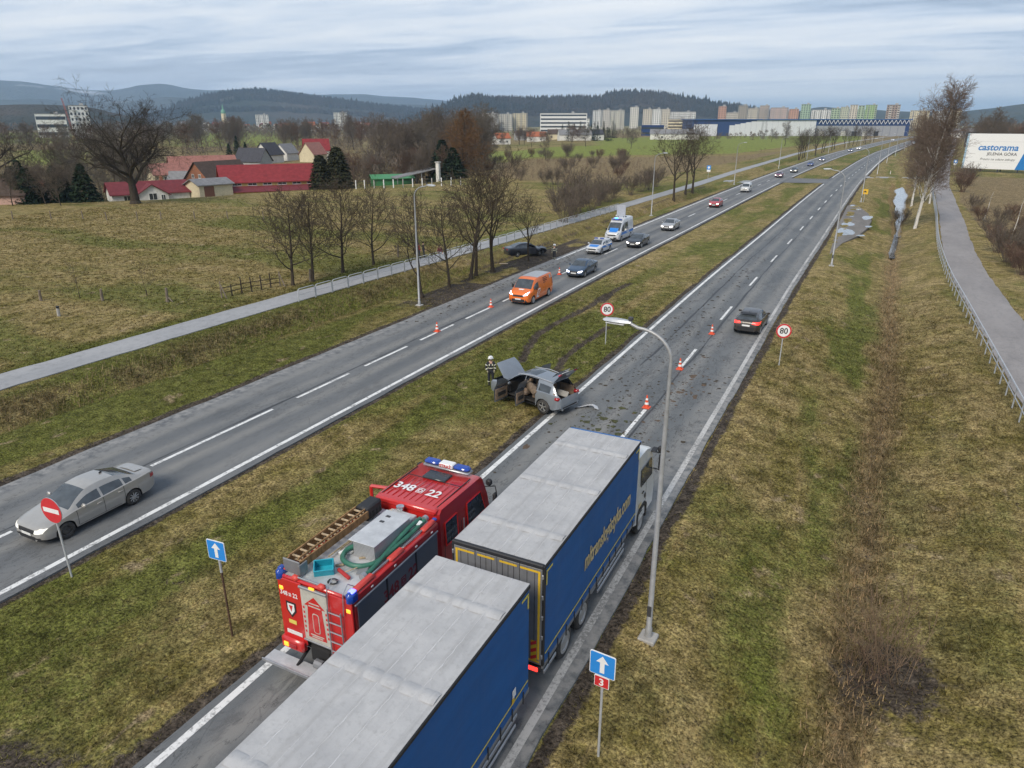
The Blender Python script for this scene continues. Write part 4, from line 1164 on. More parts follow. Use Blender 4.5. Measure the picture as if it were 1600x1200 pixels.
for sg in (-1, 1):
    o = [(sg * 3.4, 1.60), (0, 3.78), (0, 3.94), (sg * 3.4, 1.76)]; m.prism(o, -6.0, .3, 'y')
m.build('gable_roof', T_DRED, t); window(t, (0, -5.6, 1.5), 'y-', 1.5, 1.3); window(t, (1.9, -5.6, 1.3), 'y-', .8, 1.0)
p = atd(328, 300, 168) + Vector((0, 0, 1.0)); t = gable_house('shed', 'small cream shed with pale grey roof beside the red-roofed hall', p, face(p, .5), 7.5, 5.5, 2.4, 3.4, W_CREAM, T_GREY, cat='shed')
MB().box((-1.6, -2.79, 1.05), (2.2, .08, 2.1), .02).build('garage_door', plain('brown_gate', (.20, .085, .05), .6), t)
p = atd(425, 290, 178) + Vector((0, 0, .9)); t = gable_house('hall', 'long hall with two-step bright red roof and yellow walls', p, face(p, .12), 22, 11, 3.7, 6.9, W_YEL, T_RED, [(-8 + 3.2 * k, -5.5, 3.15, 'y-', 1.8, .5) for k in range(6)], cat='hall')
MB().prism([(-5.55, 2.6), (-9.6, 1.75), (-9.6, 1.9), (-5.55, 2.8)], -11.4, 11.4, 'x').build('lower_roof', T_DRED, t)
MB().box((0, -7.3, -.1), (21.5, 3.4, 3.6)).build('lower_wall', W_YEL, t)
for k in range(7): window(t, (-9 + 3 * k, -9.0, .8), 'y-', 1.2, 1.0)
p = atd(343, 280, 212); gable_house('barn', 'brick barn with brown tile roof behind the red-roofed hall', p, face(p, .75), 15, 8.5, 4.2, 8.4, W_BRICK, T_BRN,
    [(-7.5, -1.6, 2.0, 'x-', 1.2, 1.3), (-7.5, 1.6, 2.0, 'x-', 1.2, 1.3), (-7.5, -1.2, 5.0, 'x-', .8, .9), (-7.5, 1.2, 5.0, 'x-', .8, .9), (-2, -4.25, 2, 'y-', 1.2, 1.2), (3, -4.25, 2, 'y-', 1.2, 1.2)], cat='barn', door=(0, -4.28))
p = atd(318, 265, 248); gable_house('barn', 'long farm building with faded pinkish red roof behind the brick barn', p, face(p, .2), 19, 9, 4.0, 8.0, W_GREY, T_PINK, [(-5, -4.5, 2, 'y-', 1.2, 1.2), (0, -4.5, 2, 'y-', 1.2, 1.2)], cat='barn')
p = atd(262, 275, 226); gable_house('house', 'tall narrow cream house left of the brick barn', p, face(p, .3), 9, 7, 4.8, 7.4, W_CREAM, T_PINK, [(-1.5, -3.5, 3.5, 'y-', 1, 1.2), (1.5, -3.5, 3.5, 'y-', 1, 1.2)])
p = atd(288, 275, 222); gable_house('house', 'small white house with grey roof right of the tall cream house', p, face(p, -.3), 7, 6, 3.2, 5.4, W_WHITE, T_GREY, [(0, -3, 2, 'y-', 1, 1.1)])
p = atd(42, 275, 190); gable_house('house', 'cottage with orange tile roof between the two oaks', p, face(p, .5), 10, 8, 3, 6.2, W_WHITE, T_ORG, [(0, -4, 2, 'y-', 1, 1.1)], chimney=(1, 0))
p = atd(12, 300, 163); gable_house('house', 'pale house half hidden behind the leftmost oak', p, face(p, -.5), 9, 7, 2.2, 4.6, W_PINK, T_BRN)
p = atd(489, 238, 330); gable_house('house', 'house with steep red roof beyond the farm, right one', p, face(p, .9), 9, 7.5, 3.4, 7.8, W_CREAM, T_PINK, [(0, -4.25, 2, 'y-', 1, 1.2)])
p = atd(494, 230, 352); gable_house('house', 'house with brick red roof just behind the steep red roof', p, face(p, .1), 11, 8, 4, 8.6, W_WHITE, T_RED)
p = atd(447, 238, 345); gable_house('house', 'small pale house left of the steep red roof', p, face(p, .9), 8, 7, 3.4, 7, W_WHITE, T_GREY)
p = atd(420, 240, 330); gable_house('house', 'white gabled house with dark roof left of the small pale one', p, face(p, .9), 9, 8, 3.6, 8, W_WHITE, T_DARK)
p = atd(396, 250, 300); gable_house('house', 'house with black slate roof behind the red hall', p, face(p, -.6), 11, 8, 3, 7.4, W_GREY, T_DARK)
p = atd(612, 285, 205); t = gable_house('workshop', 'bright green metal workshop behind the concrete-post fence', p, face(p, .15), 11, 7, 3.4, 4.2, plain('green_sheet', (.03, .19, .06), .5, dirt=.2), plain('green_sheet_roof', (.05, .24, .09), .5, dirt=.2), cat='workshop')
p = atd(655, 285, 198); t = thing('canopy_roof', 'low grey mono-pitch canopy right of the green workshop', 'canopy', p, face(p, .25))
MB().prism([(-7, 2.2), (8, 5.2), (8, 5.4), (-7, 2.4)], -3, 3, 'y').build('roof', T_GREY, t)
for x_, h_ in ((-6.5, 2.3), (0, 3.6), (7.5, 5.1)):
    for y_ in (-2.8, 2.8): MB().box((x_, y_, h_ / 2 - .4), (.18, .18, h_ + .8)).build('post', T_GREY, t)
p = atd(685, 280, 192); t = thing('gate_column', 'white masonry column by the canopy', 'column', p)
MB().box((0, 0, 2.2), (.9, .9, 5.0), .05).build('shaft', W_WHITE, t); MB().box((0, 0, 4.8), (1.2, 1.2, .3), .04).build('cap', W_GREY, t)
# --- far city
def block(label, px0, px1, ptop, D, c, deep=14, name='apartment_block', cat='apartment block', group=None, band=None, floors=None, roof=None, accent=None, turn=0.0):
    a, b = atd(px0, 190, D), atd(px1, 190, D); mid = (a + b) / 2
    L = (b - a).length; rz = math.atan2(b.y - a.y, b.x - a.x)
    # height from the sight line over the roof
    f = math.hypot(mid.x, mid.y); el = (HOR - ptop) / 1174.0 / math.hypot(1, ((px0 + px1) / 2 - 800) / 1174.0)
    ztop = CAM_H + el * f; z0 = mid.z
    H_ = max(4, ztop - z0)
    t = thing(name, label, cat, (mid.x, mid.y, z0), rz + turn, group)
    wm = wallmat('facade_%d_%d_%d' % tuple(int(x * 50) for x in c), c, .15)
    MB().box((0, deep / 2, H_ / 2 - 1), (L, deep, H_ + 2)).build('wall', wm, t)
    MB().box((0, deep / 2, H_ + .3), (L + .5, deep + .5, .6)).build('roof', roof or T_GREY, t)
    nf = floors or max(1, int(H_ / 3.0)); fh = H_ / nf
    if band: 
        for k in range(nf): MB().box((0, -.08, fh * (k + .5)), (L * .97, .12, fh * .42)).build('window_band', M_PANE, t)
    else:
        m = MB(); nw = max(2, int(L / 3.4))
        for k in range(nf):
            for j in range(nw): m.box((-L / 2 + L * (j + .5) / nw, -.05, fh * (k + .52)), (L / nw * .5, .08, fh * .48))
        m.build('windows', M_PANE, t, kind='stuff')
        if nw > 4:
            m = MB()
            for j in range(1, nw, 3):
                for k in range(nf): m.box((-L / 2 + L * (j + .5) / nw, -.6, fh * k + .6), (L / nw * .9, 1.1, 1.0))
            m.build('balconies', accent or W_GREY, t, kind='stuff')
    if L > 12 and H_ > 12: MB().box((L * .2, deep / 2, H_ + 1.6), (4, 4, 2.4), .05).build('lift_house', W_GREY, t)
    return t
WH, BE, GRN, PK, ORG, YL = (.70, .70, .68), (.60, .55, .46), (.36, .45, .31), (.58, .46, .42), (.52, .31, .23), (.66, .58, .40)
G_BRIGHT = wallmat('bright_green_panel', (.30, .48, .16))
block('white slab block at the left end of the city', 753, 778, 178, 1350, WH); block('pale block right beside the white slab at the left city end', 779, 800, 179, 1380, (.55, .52, .45))
block('yellowish block behind the wooded edge, left of the hospital', 801, 824, 178, 1400, YL)
t = block('long white hospital with rows of blue-tinted windows', 844, 917, 178, 1150, (.70, .70, .68), 20, 'hospital', 'hospital', band=True, floors=5)
MB().box((t.children[0].dimensions.x / 2 + 1.5, 5, t.children[0].dimensions.z / 2 - 2), (5, 12, t.children[0].dimensions.z), .1).build('blue_end', plain('blue_panel', (.03, .20, .50), .5), t)
block('low white wing right of the hospital', 917, 921, 186, 1150, WH)
for k, (a, b, y, c, lb) in enumerate([(926, 940, 174, WH, 'first white block right of the hospital'), (941, 953, 173, (.56, .53, .48), 'second block right of the hospital'), (954, 975, 174, (.6, .58, .5), 'wide beige block right of the hospital'), (984, 997, 169, (.68, .66, .6), 'lone pale tower block before the wooded hill'), (1004, 1018, 172, BE, 'beige block right of the lone tower'), (1019, 1032, 172, WH, 'white stepped block right of the beige one'), (1033, 1046, 172, BE, 'second beige block right of the lone tower'), (1047, 1086, 176, WH, 'long low white block before the hill slope'),
        (1121, 1133, 168, ORG, 'orange-red tower block above the warehouse'), (1134, 1152, 177, BE, 'low beige block right of the orange tower'), (1152, 1166, 167, (.36, .33, .28), 'brown tower block of the middle group'), (1167, 1184, 171, BE, 'beige block in the middle group'), (1185, 1200, 167, (.5, .42, .36), 'tan tower at the end of the middle group'),
        (1202, 1230, 170, PK, 'long pinkish block above the warehouse'), (1231, 1246, 172, ORG, 'rusty block left of the green tower'), (1249, 1264, 165, (.34, .46, .34), 'pale green tower block'), (1266, 1296, 173, WH, 'low white block right of the pale green tower'), (1297, 1310, 171, GRN, 'green block, first of the right row'), (1311, 1324, 169, (.5, .52, .4), 'olive block, second of the right row'), (1325, 1337, 166, BE, 'beige block, third of the right row'), (1338, 1348, 167, GRN, 'green block, fourth of the right row'), (1349, 1367, 166, (.36, .50, .24), 'bright green block, last of the right row')]):
    block(lb, a, b, y, 1500 - (k % 3) * 90, c, group='city apartment blocks', accent=G_BRIGHT if c in (GRN,) else None)
t = block('tilting brown and white striped tower block near the birch', 1382, 1403, 166, 1250, (.33, .26, .22), 12, accent=W_WHITE)
block('yellow and white banded office block', 1044, 1076, 187, 880, YL, 16, 'office_building', 'office', band=True, floors=5)
M_BLUE = plain('store_blue', (.014, .045, .15), .5, dirt=.1)
t = block('small dark blue store with glass front', 1003, 1038, 196, 800, (.014, .045, .15), 30, 'store_building', 'store', band=True, floors=2, roof=M_BLUE)
# long warehouse
a, b = atd(1082, 205, 800), atd(1420, 205, 870); mid = (a + b) / 2; L = (b - a).length
t = thing('warehouse', 'very long blue and white warehouse with trussed roof edge', 'warehouse', mid, math.atan2(b.y - a.y, b.x - a.x))
hW = 15.5
MB().box((0, 30, hW / 2 - 1), (L, 60, hW + 2)).build('wall', M_BLUE, t)
MB().box((0, 30, hW + .5), (L + 3, 63, 1.0)).build('roof', plain('roof_blue', (.03, .09, .24), .5), t)
wp = plain('pale_panel', (.62, .64, .67), .6, dirt=.15)
for k in range(16):
    x0 = -L * .33 + k * L * .40 / 16
    MB().box((x0 + L * .0125, -.12, 5.2 + min(k, 5) * .5), (L * .0245, .2, 10.4 + min(k, 5)), .02).build('panel', wp, t)
for k in range(5): MB().box((-L / 2 + L * .022 * (k + .7), -.12, 5.4), (L * .0215, .2, 12), .02).build('panel', wp, t)
gp = plain('grey_panel', (.30, .31, .33), .6)
for k in range(12): MB().box((L * .09 + k * L * .034, -.12, 5), (L * .033, .2, 10), .02).build('panel', gp, t)
m = MB()
for k in range(22):
    x0 = L * .08 + k * L * .019; m.tube([(x0, -1.5, hW - 4), (x0 + L * .0095, -1.5, hW)], .28, 4); m.tube([(x0 + L * .0095, -1.5, hW), (x0 + L * .019, -1.5, hW - 4)], .28, 4)
m.build('roof_truss', plain('white_steel', (.66, .68, .70), .5), t)
for k in range(6): MB().box((L * .1 + k * L * .05, -.3, 2.4), (5, .3, 4.4), .05).build('loading_door', M_PANE if k % 2 else W_WHITE, t)
# factory and crane on the left
block('white stepped factory on the left horizon', 56, 104, 179, 950, (.72, .72, .70), 40, 'factory_building', 'factory', band=True, floors=3)
block('tall white factory hall right of the crane', 111, 141, 167, 900, (.66, .67, .67), 40, 'factory_building', 'factory', floors=6)
p = atd(112, 190, 860); t = thing('tower_crane', 'leaning red and white lattice crane on the left horizon', 'crane', p)
M_CR = plain('crane_red', (.30, .07, .05), .5)
m = MB()
for k in range(16):
    z0, z1 = k * 2.4, k * 2.4 + 2.4; dx = -.22 * 2.4 * k; d1 = -.22 * 2.4 * (k + 1)
    for s1 in (-.9, .9):
        m.tube([(dx + s1, 0, z0), (d1 + s1, 0, z1)], .22, 4); 
    m.tube([(dx - .9, 0, z0), (d1 + .9, 0, z1)], .16, 4)
m.build('lattice_jib', M_CR, t); MB().box((0, 0, 1.2), (5, 3.5, 3), .2).build('carrier', plain('crane_yellow', (.5, .35, .05), .5), t)
# small houses of the left town and the suburb
rg_ = random.Random(21); base = {}
for k in range(46):
    px = rg_.uniform(275, 560) if k < 34 else rg_.uniform(560, 600); D = rg_.uniform(1500, 2100)
    p = atd(px, 190, D); key = k % 3
    lb = ['small red-roofed house in the distant left town', 'small white house in the distant left town', 'small brown-roofed house in the distant left town'][key]
    if key not in base: base[key] = gable_house('house', lb, p, rg_.uniform(0, 3), 20, 14, 8, 15, [W_WHITE, W_WHITE, W_CREAM][key], [T_ORG, T_GREY, T_DRED][key], group='houses of the left town')
    else: copytree(base[key], p, rg_.uniform(0, 3), lb, 'houses of the left town', rg_.uniform(.7, 1.2))
t = thing('church', 'church with a green onion spire in the distant left town', 'church', atd(360, 190, 1700))
MB().box((0, 0, 8), (16, 26, 18), .2).build('nave', W_CREAM, t); MB().prism([(-9, 17), (9, 17), (0, 26)], -13, 13, 'y').build('roof', T_BRN, t)
MB().box((0, -16, 16), (7, 7, 34), .2).build('tower', W_CREAM, t)
MB().lathe([(4.6, 33), (5.0, 36), (3.0, 40), (1.4, 42), (1.8, 44), (.2, 52), (0, 52)], 12, 'z', (0, -16, 0)).build('spire', plain('copper_green', (.13, .30, .22), .6), t, smooth=True)
for k, (px, D, lb, L_, wm, rm) in enumerate([(838, 640, 'white bungalow in the suburb, leftmost', 16, W_WHITE, T_ORG), (898, 600, 'wide house with grey roof in the suburb', 26, W_WHITE, T_GREY), (928, 610, 'white house with a black gable in the suburb', 14, W_WHITE, T_DARK), (868, 650, 'cream house with brown roof in the suburb', 13, W_CREAM, T_BRN), (816, 700, 'grey house left of the suburb bungalow', 14, W_GREY, T_BRN), (783, 560, 'house with orange roof behind the right end of the wood', 11, W_WHITE, T_ORG), (1055, 640, 'long low white shed by the blue store', 40, W_WHITE, T_GREY), (1490, 800, 'white roadside pavilion beyond the bend', 18, W_WHITE, T_GREY), (1516, 860, 'second white roadside pavilion beyond the bend', 16, W_WHITE, T_GREY), (1545, 1000, 'house with red roof on the right horizon', 20, W_CREAM, T_RED), (1586, 1100, 'white house on the right horizon', 22, W_WHITE, T_ORG), (1560, 1150, 'yellow house on the right horizon', 26, W_YEL, T_BRN)]):
    p = atd(px, 200, D); gable_house('house', lb, p, face(p, .2 * (k % 3)), L_, 10, 4.5, 8, wm, rm, [(-L_ / 4, -5, 2, 'y-', 1.6, 1.4), (L_ / 4, -5, 2, 'y-', 1.6, 1.4)])
for px0, px1, y, c, lb in [(1420, 1450, 174, YL, 'yellow slab block behind the birch on the right'), (1455, 1478, 175, WH, 'white slab block behind the far bend'), (1482, 1500, 173, YL, 'pale yellow block behind the far bend'), (400, 420, 180, WH, 'white block on the far left plain'), (522, 543, 177, (.68, .68, .64), 'white hospital-like slab below the left hills')]:
    block(lb, px0, px1, y, 1700, c)
# lattice pylon
p = at(1192, 218); t = thing('pylon', 'steel lattice pylon in front of the long warehouse', 'pylon', p, .4)
m = MB(); Hp = 24
for k in range(8):
    z0, z1 = Hp * k / 8, Hp * (k + 1) / 8; w0, w1 = lerp(2.2, .5, k / 8), lerp(2.2, .5, (k + 1) / 8)
    for a_, b_ in ((1, 1), (1, -1), (-1, -1), (-1, 1)):
        m.tube([(a_ * w0, b_ * w0, z0), (a_ * w1, b_ * w1, z1)], .10, 3); m.tube([(a_ * w0, b_ * w0, z0), (-b_ * w1, a_ * w1, z1)], .06, 3)
m.build('lattice', plain('galvanised', (.32, .33, .34), .5, .4), t)
m = MB(); m.box((0, 0, 20), (9, .25, .3)); m.box((0, 0, 23), (6, .25, .3)); m.build('cross_arm', plain('galvanised', (.32, .33, .34)), t)
# ================================================================== street furniture
M_GALV = plain('galvanised_bright', (.50, .515, .53), .5, .3); M_POLE = plain('pole_grey', (.36, .365, .37), .45, .3, dirt=.2); M_DARKM = plain('dark_metal', (.05, .05, .055), .5)
M_WHITE = plain('sign_white', (.80, .80, .79), .4, var=.03); M_REDS = plain('sign_red', (.60, .03, .035), .4, var=.05); M_BLUES = plain('sign_blue', (.03, .25, .68), .4, var=.05)
M_BLACK = plain('black', (.018, .018, .02), .5); M_RUST = plain('rusty_steel', (.09, .05, .03), .8, var=.4); M_CONC = plain('concrete', (.40, .39, .37), .9, dirt=.3, var=.2)
M_YELS = plain('sign_yellow', (.75, .45, .03), .45)
def lamp(label, loc, h, arm, side, group=None, big=True):
    """tapered steel pole with a curved arm toward side (unit x sign, rz)"""
    t = thing('street_lamp', label, 'street lamp', loc, side, group)
    n = 10 if big else 6
    MB().tube([(0, 0, -.1), (0, 0, .35), (0, 0, .38), (0, 0, h * .78)], [.11, .11, .085, .062], n).build('pole', M_POLE, t, smooth=True)
    pts = []; rr = min(1.15, arm * .82)
    for k in range(9):
        a = math.pi / 2 * k / 8
        pts.append((-rr + rr * math.cos(a), 0, h - rr * .82 + rr * .8 * math.sin(a)))
    pts = [(0, 0, h * .78 - .02)] + pts + [(-arm, 0, h + .06)]
    MB().tube(pts, [.055] + [.045] * 9 + [.04], n).build('arm', M_POLE, t, smooth=True)
    hd = MB(); c = -arm - .42
    ring = [(-.32, .05, .03), (-.25, .12, .06), (.0, .14, .085), (.25, .12, .08), (.44, .06, .055)]
    vs = []; fs = []
    for (x, w_, hh) in ring:
        for k in range(8):
            an = 2 * math.pi * k / 8; vs.append((c + x, w_ * math.cos(an), h + .08 + hh * math.sin(an) * (1 if math.sin(an) > 0 else .5)))
    for i in range(len(ring) - 1):
        for k in range(8): fs.append((i * 8 + k, i * 8 + (k + 1) % 8, (i + 1) * 8 + (k + 1) % 8, (i + 1) * 8 + k))
    fs += [tuple(range(7, -1, -1)), tuple(range(32, 40))]
    hd.add(vs, fs); head = hd.build('lamp_head', plain('lamp_grey', (.50, .52, .54), .4, .2), t, smooth=True)
    MB().box((c + .02, 0, h + .025), (.5, .2, .03), .01).build('lens', plain('lamp_lens', (.55, .56, .55), .2), head)
    if big:
        MB().box((c + .42, 0, h + .19), (.12, .10, .10), .02).build('photocell', M_DARKM, head)
        MB().box((0, 0, .0), (.5, .5, .16), .03).build('foundation', M_CONC, t)
        MB().box((0, -.11, 1.0), (.12, .02, .35), .005).build('hatch', M_DARKM, t)
    return t
def pz(x, y, d=0.0): return (x, y, hz(x, y) + d)
lamp('tall grey street lamp on the right verge beside the blue lorry', pz(-3.89, 16.67), 9.25, 1.12, R(-4))
RL = [(79.8, 'right verge lamp by the frozen puddles'), (149, 'right verge lamp behind the yellow works sign'), (232, 'right verge lamp just past the side path'), (300, None), (370, None), (440, None), (510, None)]
for k, (y, lb) in enumerate(RL):
    x = float(shift(y)) - 3.0
    lamp(lb or 'distant street lamp on the right of the far bend', pz(x, y), 9.5, 1.4, 0, None if lb else 'distant lamps on the right', k < 2)
LL = [(46.64, 'grey street lamp on the left verge with a tree beside its foot'), (111.75, 'left verge lamp between the police van and the three trees'), (178.75, 'left verge lamp by the side path bridge'), (246, 'left verge lamp beyond the side path'), (312, None), (380, None), (445, None), (512, None), (580, None), (650, None)]
for k, (y, lb) in enumerate(LL):
    x = float(shift(y)) - 31.7
    lamp(lb or 'distant street lamp among the avenue trees', pz(x, y), 9.4, 1.2, math.pi, None if lb else 'distant lamps on the left', k < 3)
# --- signs
def post(t, h, m=M_GALV, r=.032, lean=(0, 0)):
    return MB().tube([(0, 0, -.1), (lean[0] * h, lean[1] * h, h)], r, 8).build('post', m, t, smooth=True)
def rrect(w_, h_, r, n=4):
    o = []
    for cx, cy, a0 in ((w_ / 2 - r, h_ / 2 - r, 0), (-w_ / 2 + r, h_ / 2 - r, 90), (-w_ / 2 + r, -h_ / 2 + r, 180), (w_ / 2 - r, -h_ / 2 + r, 270)):
        for k in range(n + 1):
            a = R(a0 + 90 * k / n); o.append((cx + r * math.cos(a), cy + r * math.sin(a)))
    return o
def circ(r, n=32, x=0, z=0): return [(x + r * math.cos(2 * math.pi * k / n), z + r * math.sin(2 * math.pi * k / n)) for k in range(n)]
def plate(t, poly, y0, y1, z, m, name):
    return MB().prism([(a, b + z) for a, b in poly], y0, y1, 'y').build(name, m, t)
ARROW = [(-.055, -.22), (.055, -.22), (.055, .06), (.15, .06), (0, .24), (-.15, .06), (-.055, .06)]
def flat_sign(t, z, kind):
    if kind == 'noentry':
        b = plate(t, circ(.45), -.02, .0, z, M_GALV, 'sign_plate'); plate(b, circ(.445), -.026, -.021, z, M_REDS, 'red_disc'); plate(b, [(-.35, -.08), (.35, -.08), (.35, .08), (-.35, .08)], -.032, -.027, z, M_WHITE, 'white_bar')
    elif kind == 'oneway':
        b = plate(t, rrect(.62, .62, .04), -.02, .0, z, M_WHITE, 'sign_plate'); plate(b, rrect(.585, .585, .03), -.026, -.021, z, M_BLUES, 'blue_field'); plate(b, ARROW, -.032, -.027, z, M_WHITE, 'arrow')
    elif kind == 'route3':
        b = plate(t, rrect(.36, .30, .02), -.02, .0, z, M_WHITE, 'route_plate'); plate(b, rrect(.33, .27, .015), -.026, -.021, z, M_REDS, 'red_field')
        lettering('3', M_WHITE, b, (0, -.030, z - .01), (math.pi / 2, 0, 0), .26, bold=.006)
    elif kind == '80':
        b = plate(t, circ(.45), -.02, .0, z, M_GALV, 'sign_plate'); plate(b, circ(.445), -.026, -.021, z, M_REDS, 'red_ring'); plate(b, circ(.355), -.032, -.027, z, M_WHITE, 'white_disc')
        lettering('80', M_BLACK, b, (0, -.036, z - .01), (math.pi / 2, 0, 0), .50, bold=.008, sx=.95)
# both face oncoming traffic; local -Y is the sign face
t = thing('no_entry_sign', 'round red no-entry sign on a leaning grey post on the median', 'road sign', pz(-21.66, 10.97), 0); post(t, 2.55, lean=(-.07, .02)); 
def sign_face(t, z, kind, off=(0, 0), tilt=0.0, rz=0.0):
    before = set(bpy.data.objects)
    flat_sign(t, z, kind)
    for o in set(bpy.data.objects) - before:
        if o.parent == t:
            o.location = (off[0], off[1] - .035, 0); o.rotation_euler = (0, tilt, rz)
sign_face(t, 2.45, 'noentry', (-.19, .05), 0, R(5))
t = thing('one_way_sign', 'blue one-way arrow sign on a rusty post on the median', 'road sign', pz(-14.72, 11.26), R(5)); post(t, 2.3, M_RUST, .03); MB().tube([(0, 0, 2.2), (0, 0, 3.2)], .036, 8).build('upper_post', M_GALV, t); sign_face(t, 2.95, 'oneway')
t = thing('one_way_sign', 'blue one-way arrow sign with a red route 3 plate on the right verge', 'road sign', pz(-3.79, 12.18), R(-4)); post(t, 3.0); sign_face(t, 2.75, 'oneway'); sign_face(t, 2.27, 'route3')
t = thing('speed_sign', 'round 80 speed limit sign on the median', 'road sign', pz(-14.62, 43.36), R(25)); post(t, 2.85); sign_face(t, 2.42, '80')
t = thing('speed_sign', 'round 80 speed limit sign on the right verge', 'road sign', pz(-3.61, 43.95), R(15)); post(t, 2.6); sign_face(t, 2.2, '80')
p = at(1349, 316); t = thing('works_sign', 'small orange works sign on the far right verge', 'road sign', p, R(3)); post(t, 1.9)
b = plate(t, rrect(1.0, .9, .05), -.02, 0, 1.9, M_YELS, 'sign_plate'); plate(b, [(-.25, -.12), (.25, -.12), (.25, .05), (.1, .05), (.1, .15), (-.1, .15), (-.1, .05), (-.25, .05)], -.03, -.022, 1.9, M_BLACK, 'symbol')
for px, py, lb in [(1490, 268, 'small blue bicycle path sign right of the right path'), (1106, 280, 'small blue path sign by the left side path')]:
    p = at(px, py); t = thing('path_sign', lb, 'road sign', p, R(5)); post(t, 3.0)
    plate(t, rrect(1.0, 1.0, .05), -.03, 0, 2.9, M_BLUES, 'sign_plate'); plate(t, rrect(.9, .5, .03), -.03, 0, 2.1, M_WHITE, 'lower_plate')
    plate(t, circ(.28), -.036, -.031, 2.9, M_WHITE, 'symbol')
p = at(1391, 272); t = thing('marker_post', 'short white marker post at the side path', 'marker post', p); MB().box((0, 0, .45), (.14, .1, 1.0), .02).build('post', M_WHITE, t); MB().box((0, -.052, .75), (.10, .006, .15)).build('reflector', M_REDS, t)
# --- railings
def railing(label, pts, h, bay, style, name='railing'):
    """pts polyline; bays of hoop frames (left) or continuous tube (right)"""
    L = [0.0]
    for a, b in zip(pts, pts[1:]): L.append(L[-1] + math.hypot(b[0] - a[0], b[1] - a[1]))
    def P(s):
        for k in range(len(pts) - 1):
            if s <= L[k + 1] or k == len(pts) - 2:
                f = (s - L[k]) / (L[k + 1] - L[k]); return (lerp(pts[k][0], pts[k + 1][0], f), lerp(pts[k][1], pts[k + 1][1], f))
    t = thing(name, label, 'railing', (pts[0][0], pts[0][1], 0))
    o0 = Vector((pts[0][0], pts[0][1], 0)); n = int(L[-1] / bay)
    def W(s, z):
        x, y = P(s); return Vector((x, y, hz(x, y) + z)) - o0
    for k in range(n):
        s0, s1 = k * bay, (k + 1) * bay
        if style == 'hoop':
            g = .06; c = .18
            m = MB().tube([W(s0 + g, -.1), W(s0 + g, h - c), W(s0 + g + .05, h - .06), W(s0 + g + c, h), W(s1 - g - c, h), W(s1 - g - .05, h - .06), W(s1 - g, h - c), W(s1 - g, -.1)], .04, 6)
            o = m.build('hoop', M_GALV, t, smooth=True)
            MB().tube([W(s0 + g, h * .55), W(s1 - g, h * .55)], .018, 5).build('mid_rail', M_GALV, t)
        else:
            MB().tube([W(s0, -.1), W(s0, h)], .036, 6).build('post', M_GALV, t, smooth=True)
            MB().tube([W(s0, h), W((s0 + s1) / 2, h), W(s1, h)], .042, 6).build('top_rail', M_GALV, t, smooth=True)
            MB().tube([W(s0, h * .55), W(s1, h * .55)], .032, 5).build('mid_rail', M_GALV, t, smooth=True)
    return t
ysr = [43 + 2 * k for k in range(40)]
railing('galvanised hoop railing along the left path', [(float(smooth_path(LPATH, np.array([y]))[0]) + 1.55, y) for y in ysr if y < 118], 1.1, 2.05, 'hoop')
def rx_(y): return float(smooth_path(RPATH, np.array([y]))[0]) - 2.15
railing('galvanised two-rail fence along the right path', [(rx_(y), y) for y in [34 + 3 * k for k in range(57)]], 1.15, 2.0, 'rail')
# --- concrete post fence of the farm and pasture fences
o0 = None; pts = []
for k in range(31): pts.append(at(300 + 13.5 * k + (0 if k < 20 else (k - 20) * 1.5), 306 - .55 * k + (0 if k < 23 else 0)))
t = thing('post_fence', 'fence of white concrete posts and wire mesh around the farm yard', 'fence', pts[0])
for k, p in enumerate(pts): MB().box(p - pts[0] + Vector((0, 0, .75)), (.2, .2, 2.2), .03).build('post', M_WHITE if k % 3 else M_CONC, t)
m = MB()
for a, b in zip(pts, pts[1:]):
    for h_ in (.3, .7, 1.1, 1.5): m.tube([a - pts[0] + Vector((0, 0, h_)), b - pts[0] + Vector((0, 0, h_))], .02, 3)
m.build('wire', M_DARKM, t, kind='stuff')
rg_ = random.Random(8)
M_WOOD = bark('weathered_wood', (.20, .165, .13)); 
for k, px in enumerate([20, 80, 130, 167, 215, 252, 304, 356, 412]):
    p = at(px, 343 + rg_.uniform(-1, 1)); o = MB().tube([(0, 0, -.1), (rg_.uniform(-.12, .12), 0, 1.2)], [.09, .07], 6).build('fence_post', M_WOOD, loc=p)
    tag(o, 'low dark wooden post in the far pasture fence', 'fence post', 'posts of the far pasture fence')
for px, py, h_, lb in [(64, 470, .9, 'short weathered stump at the left pasture fence'), (92, 494, .75, 'black-topped white boundary stone in the pasture'), (160, 470, 1.0, 'split wooden post by the pasture fence'), (262, 472, 1.2, 'weathered forked post by the pasture fence'), (485, 440, 1.2, 'wooden post between the young trees'), (622, 402, 1.3, 'dark wooden post beyond the left path near the walkers')]:
    p = at(px, py); m = MB().tube([(0, 0, -.1), (.08, 0, h_)], [.13, .10], 7)
    if 'forked' in lb: m.tube([(.05, 0, .5), (.5, .1, .05)], [.07, .05], 5).tube([(.05, 0, .4), (-.35, .1, .0)], [.06, .05], 5)
    o = m.build('wooden_post', M_CONC if 'stone' in lb else M_WOOD, loc=p); tag(o, lb, 'post')
    if 'stone' in lb: MB().tube([(.08, 0, h_ - .1), (.085, 0, h_ + .05)], .115, 7).build('black_top', M_BLACK, o)
a, b = at(347, 466), at(438, 447)
t = thing('rail_fence', 'broken dark wooden rail fence beside the left path', 'fence', a)
for k in range(7):
    q = (b - a) * (k / 6.0); MB().tube([q + Vector((0, 0, -.1)), q + Vector((rg_.uniform(-.1, .1), 0, rg_.uniform(1.0, 1.5)))], [.07, .05], 5).build('post', M_WOOD if k in (0, 6) else M_BARK, t)
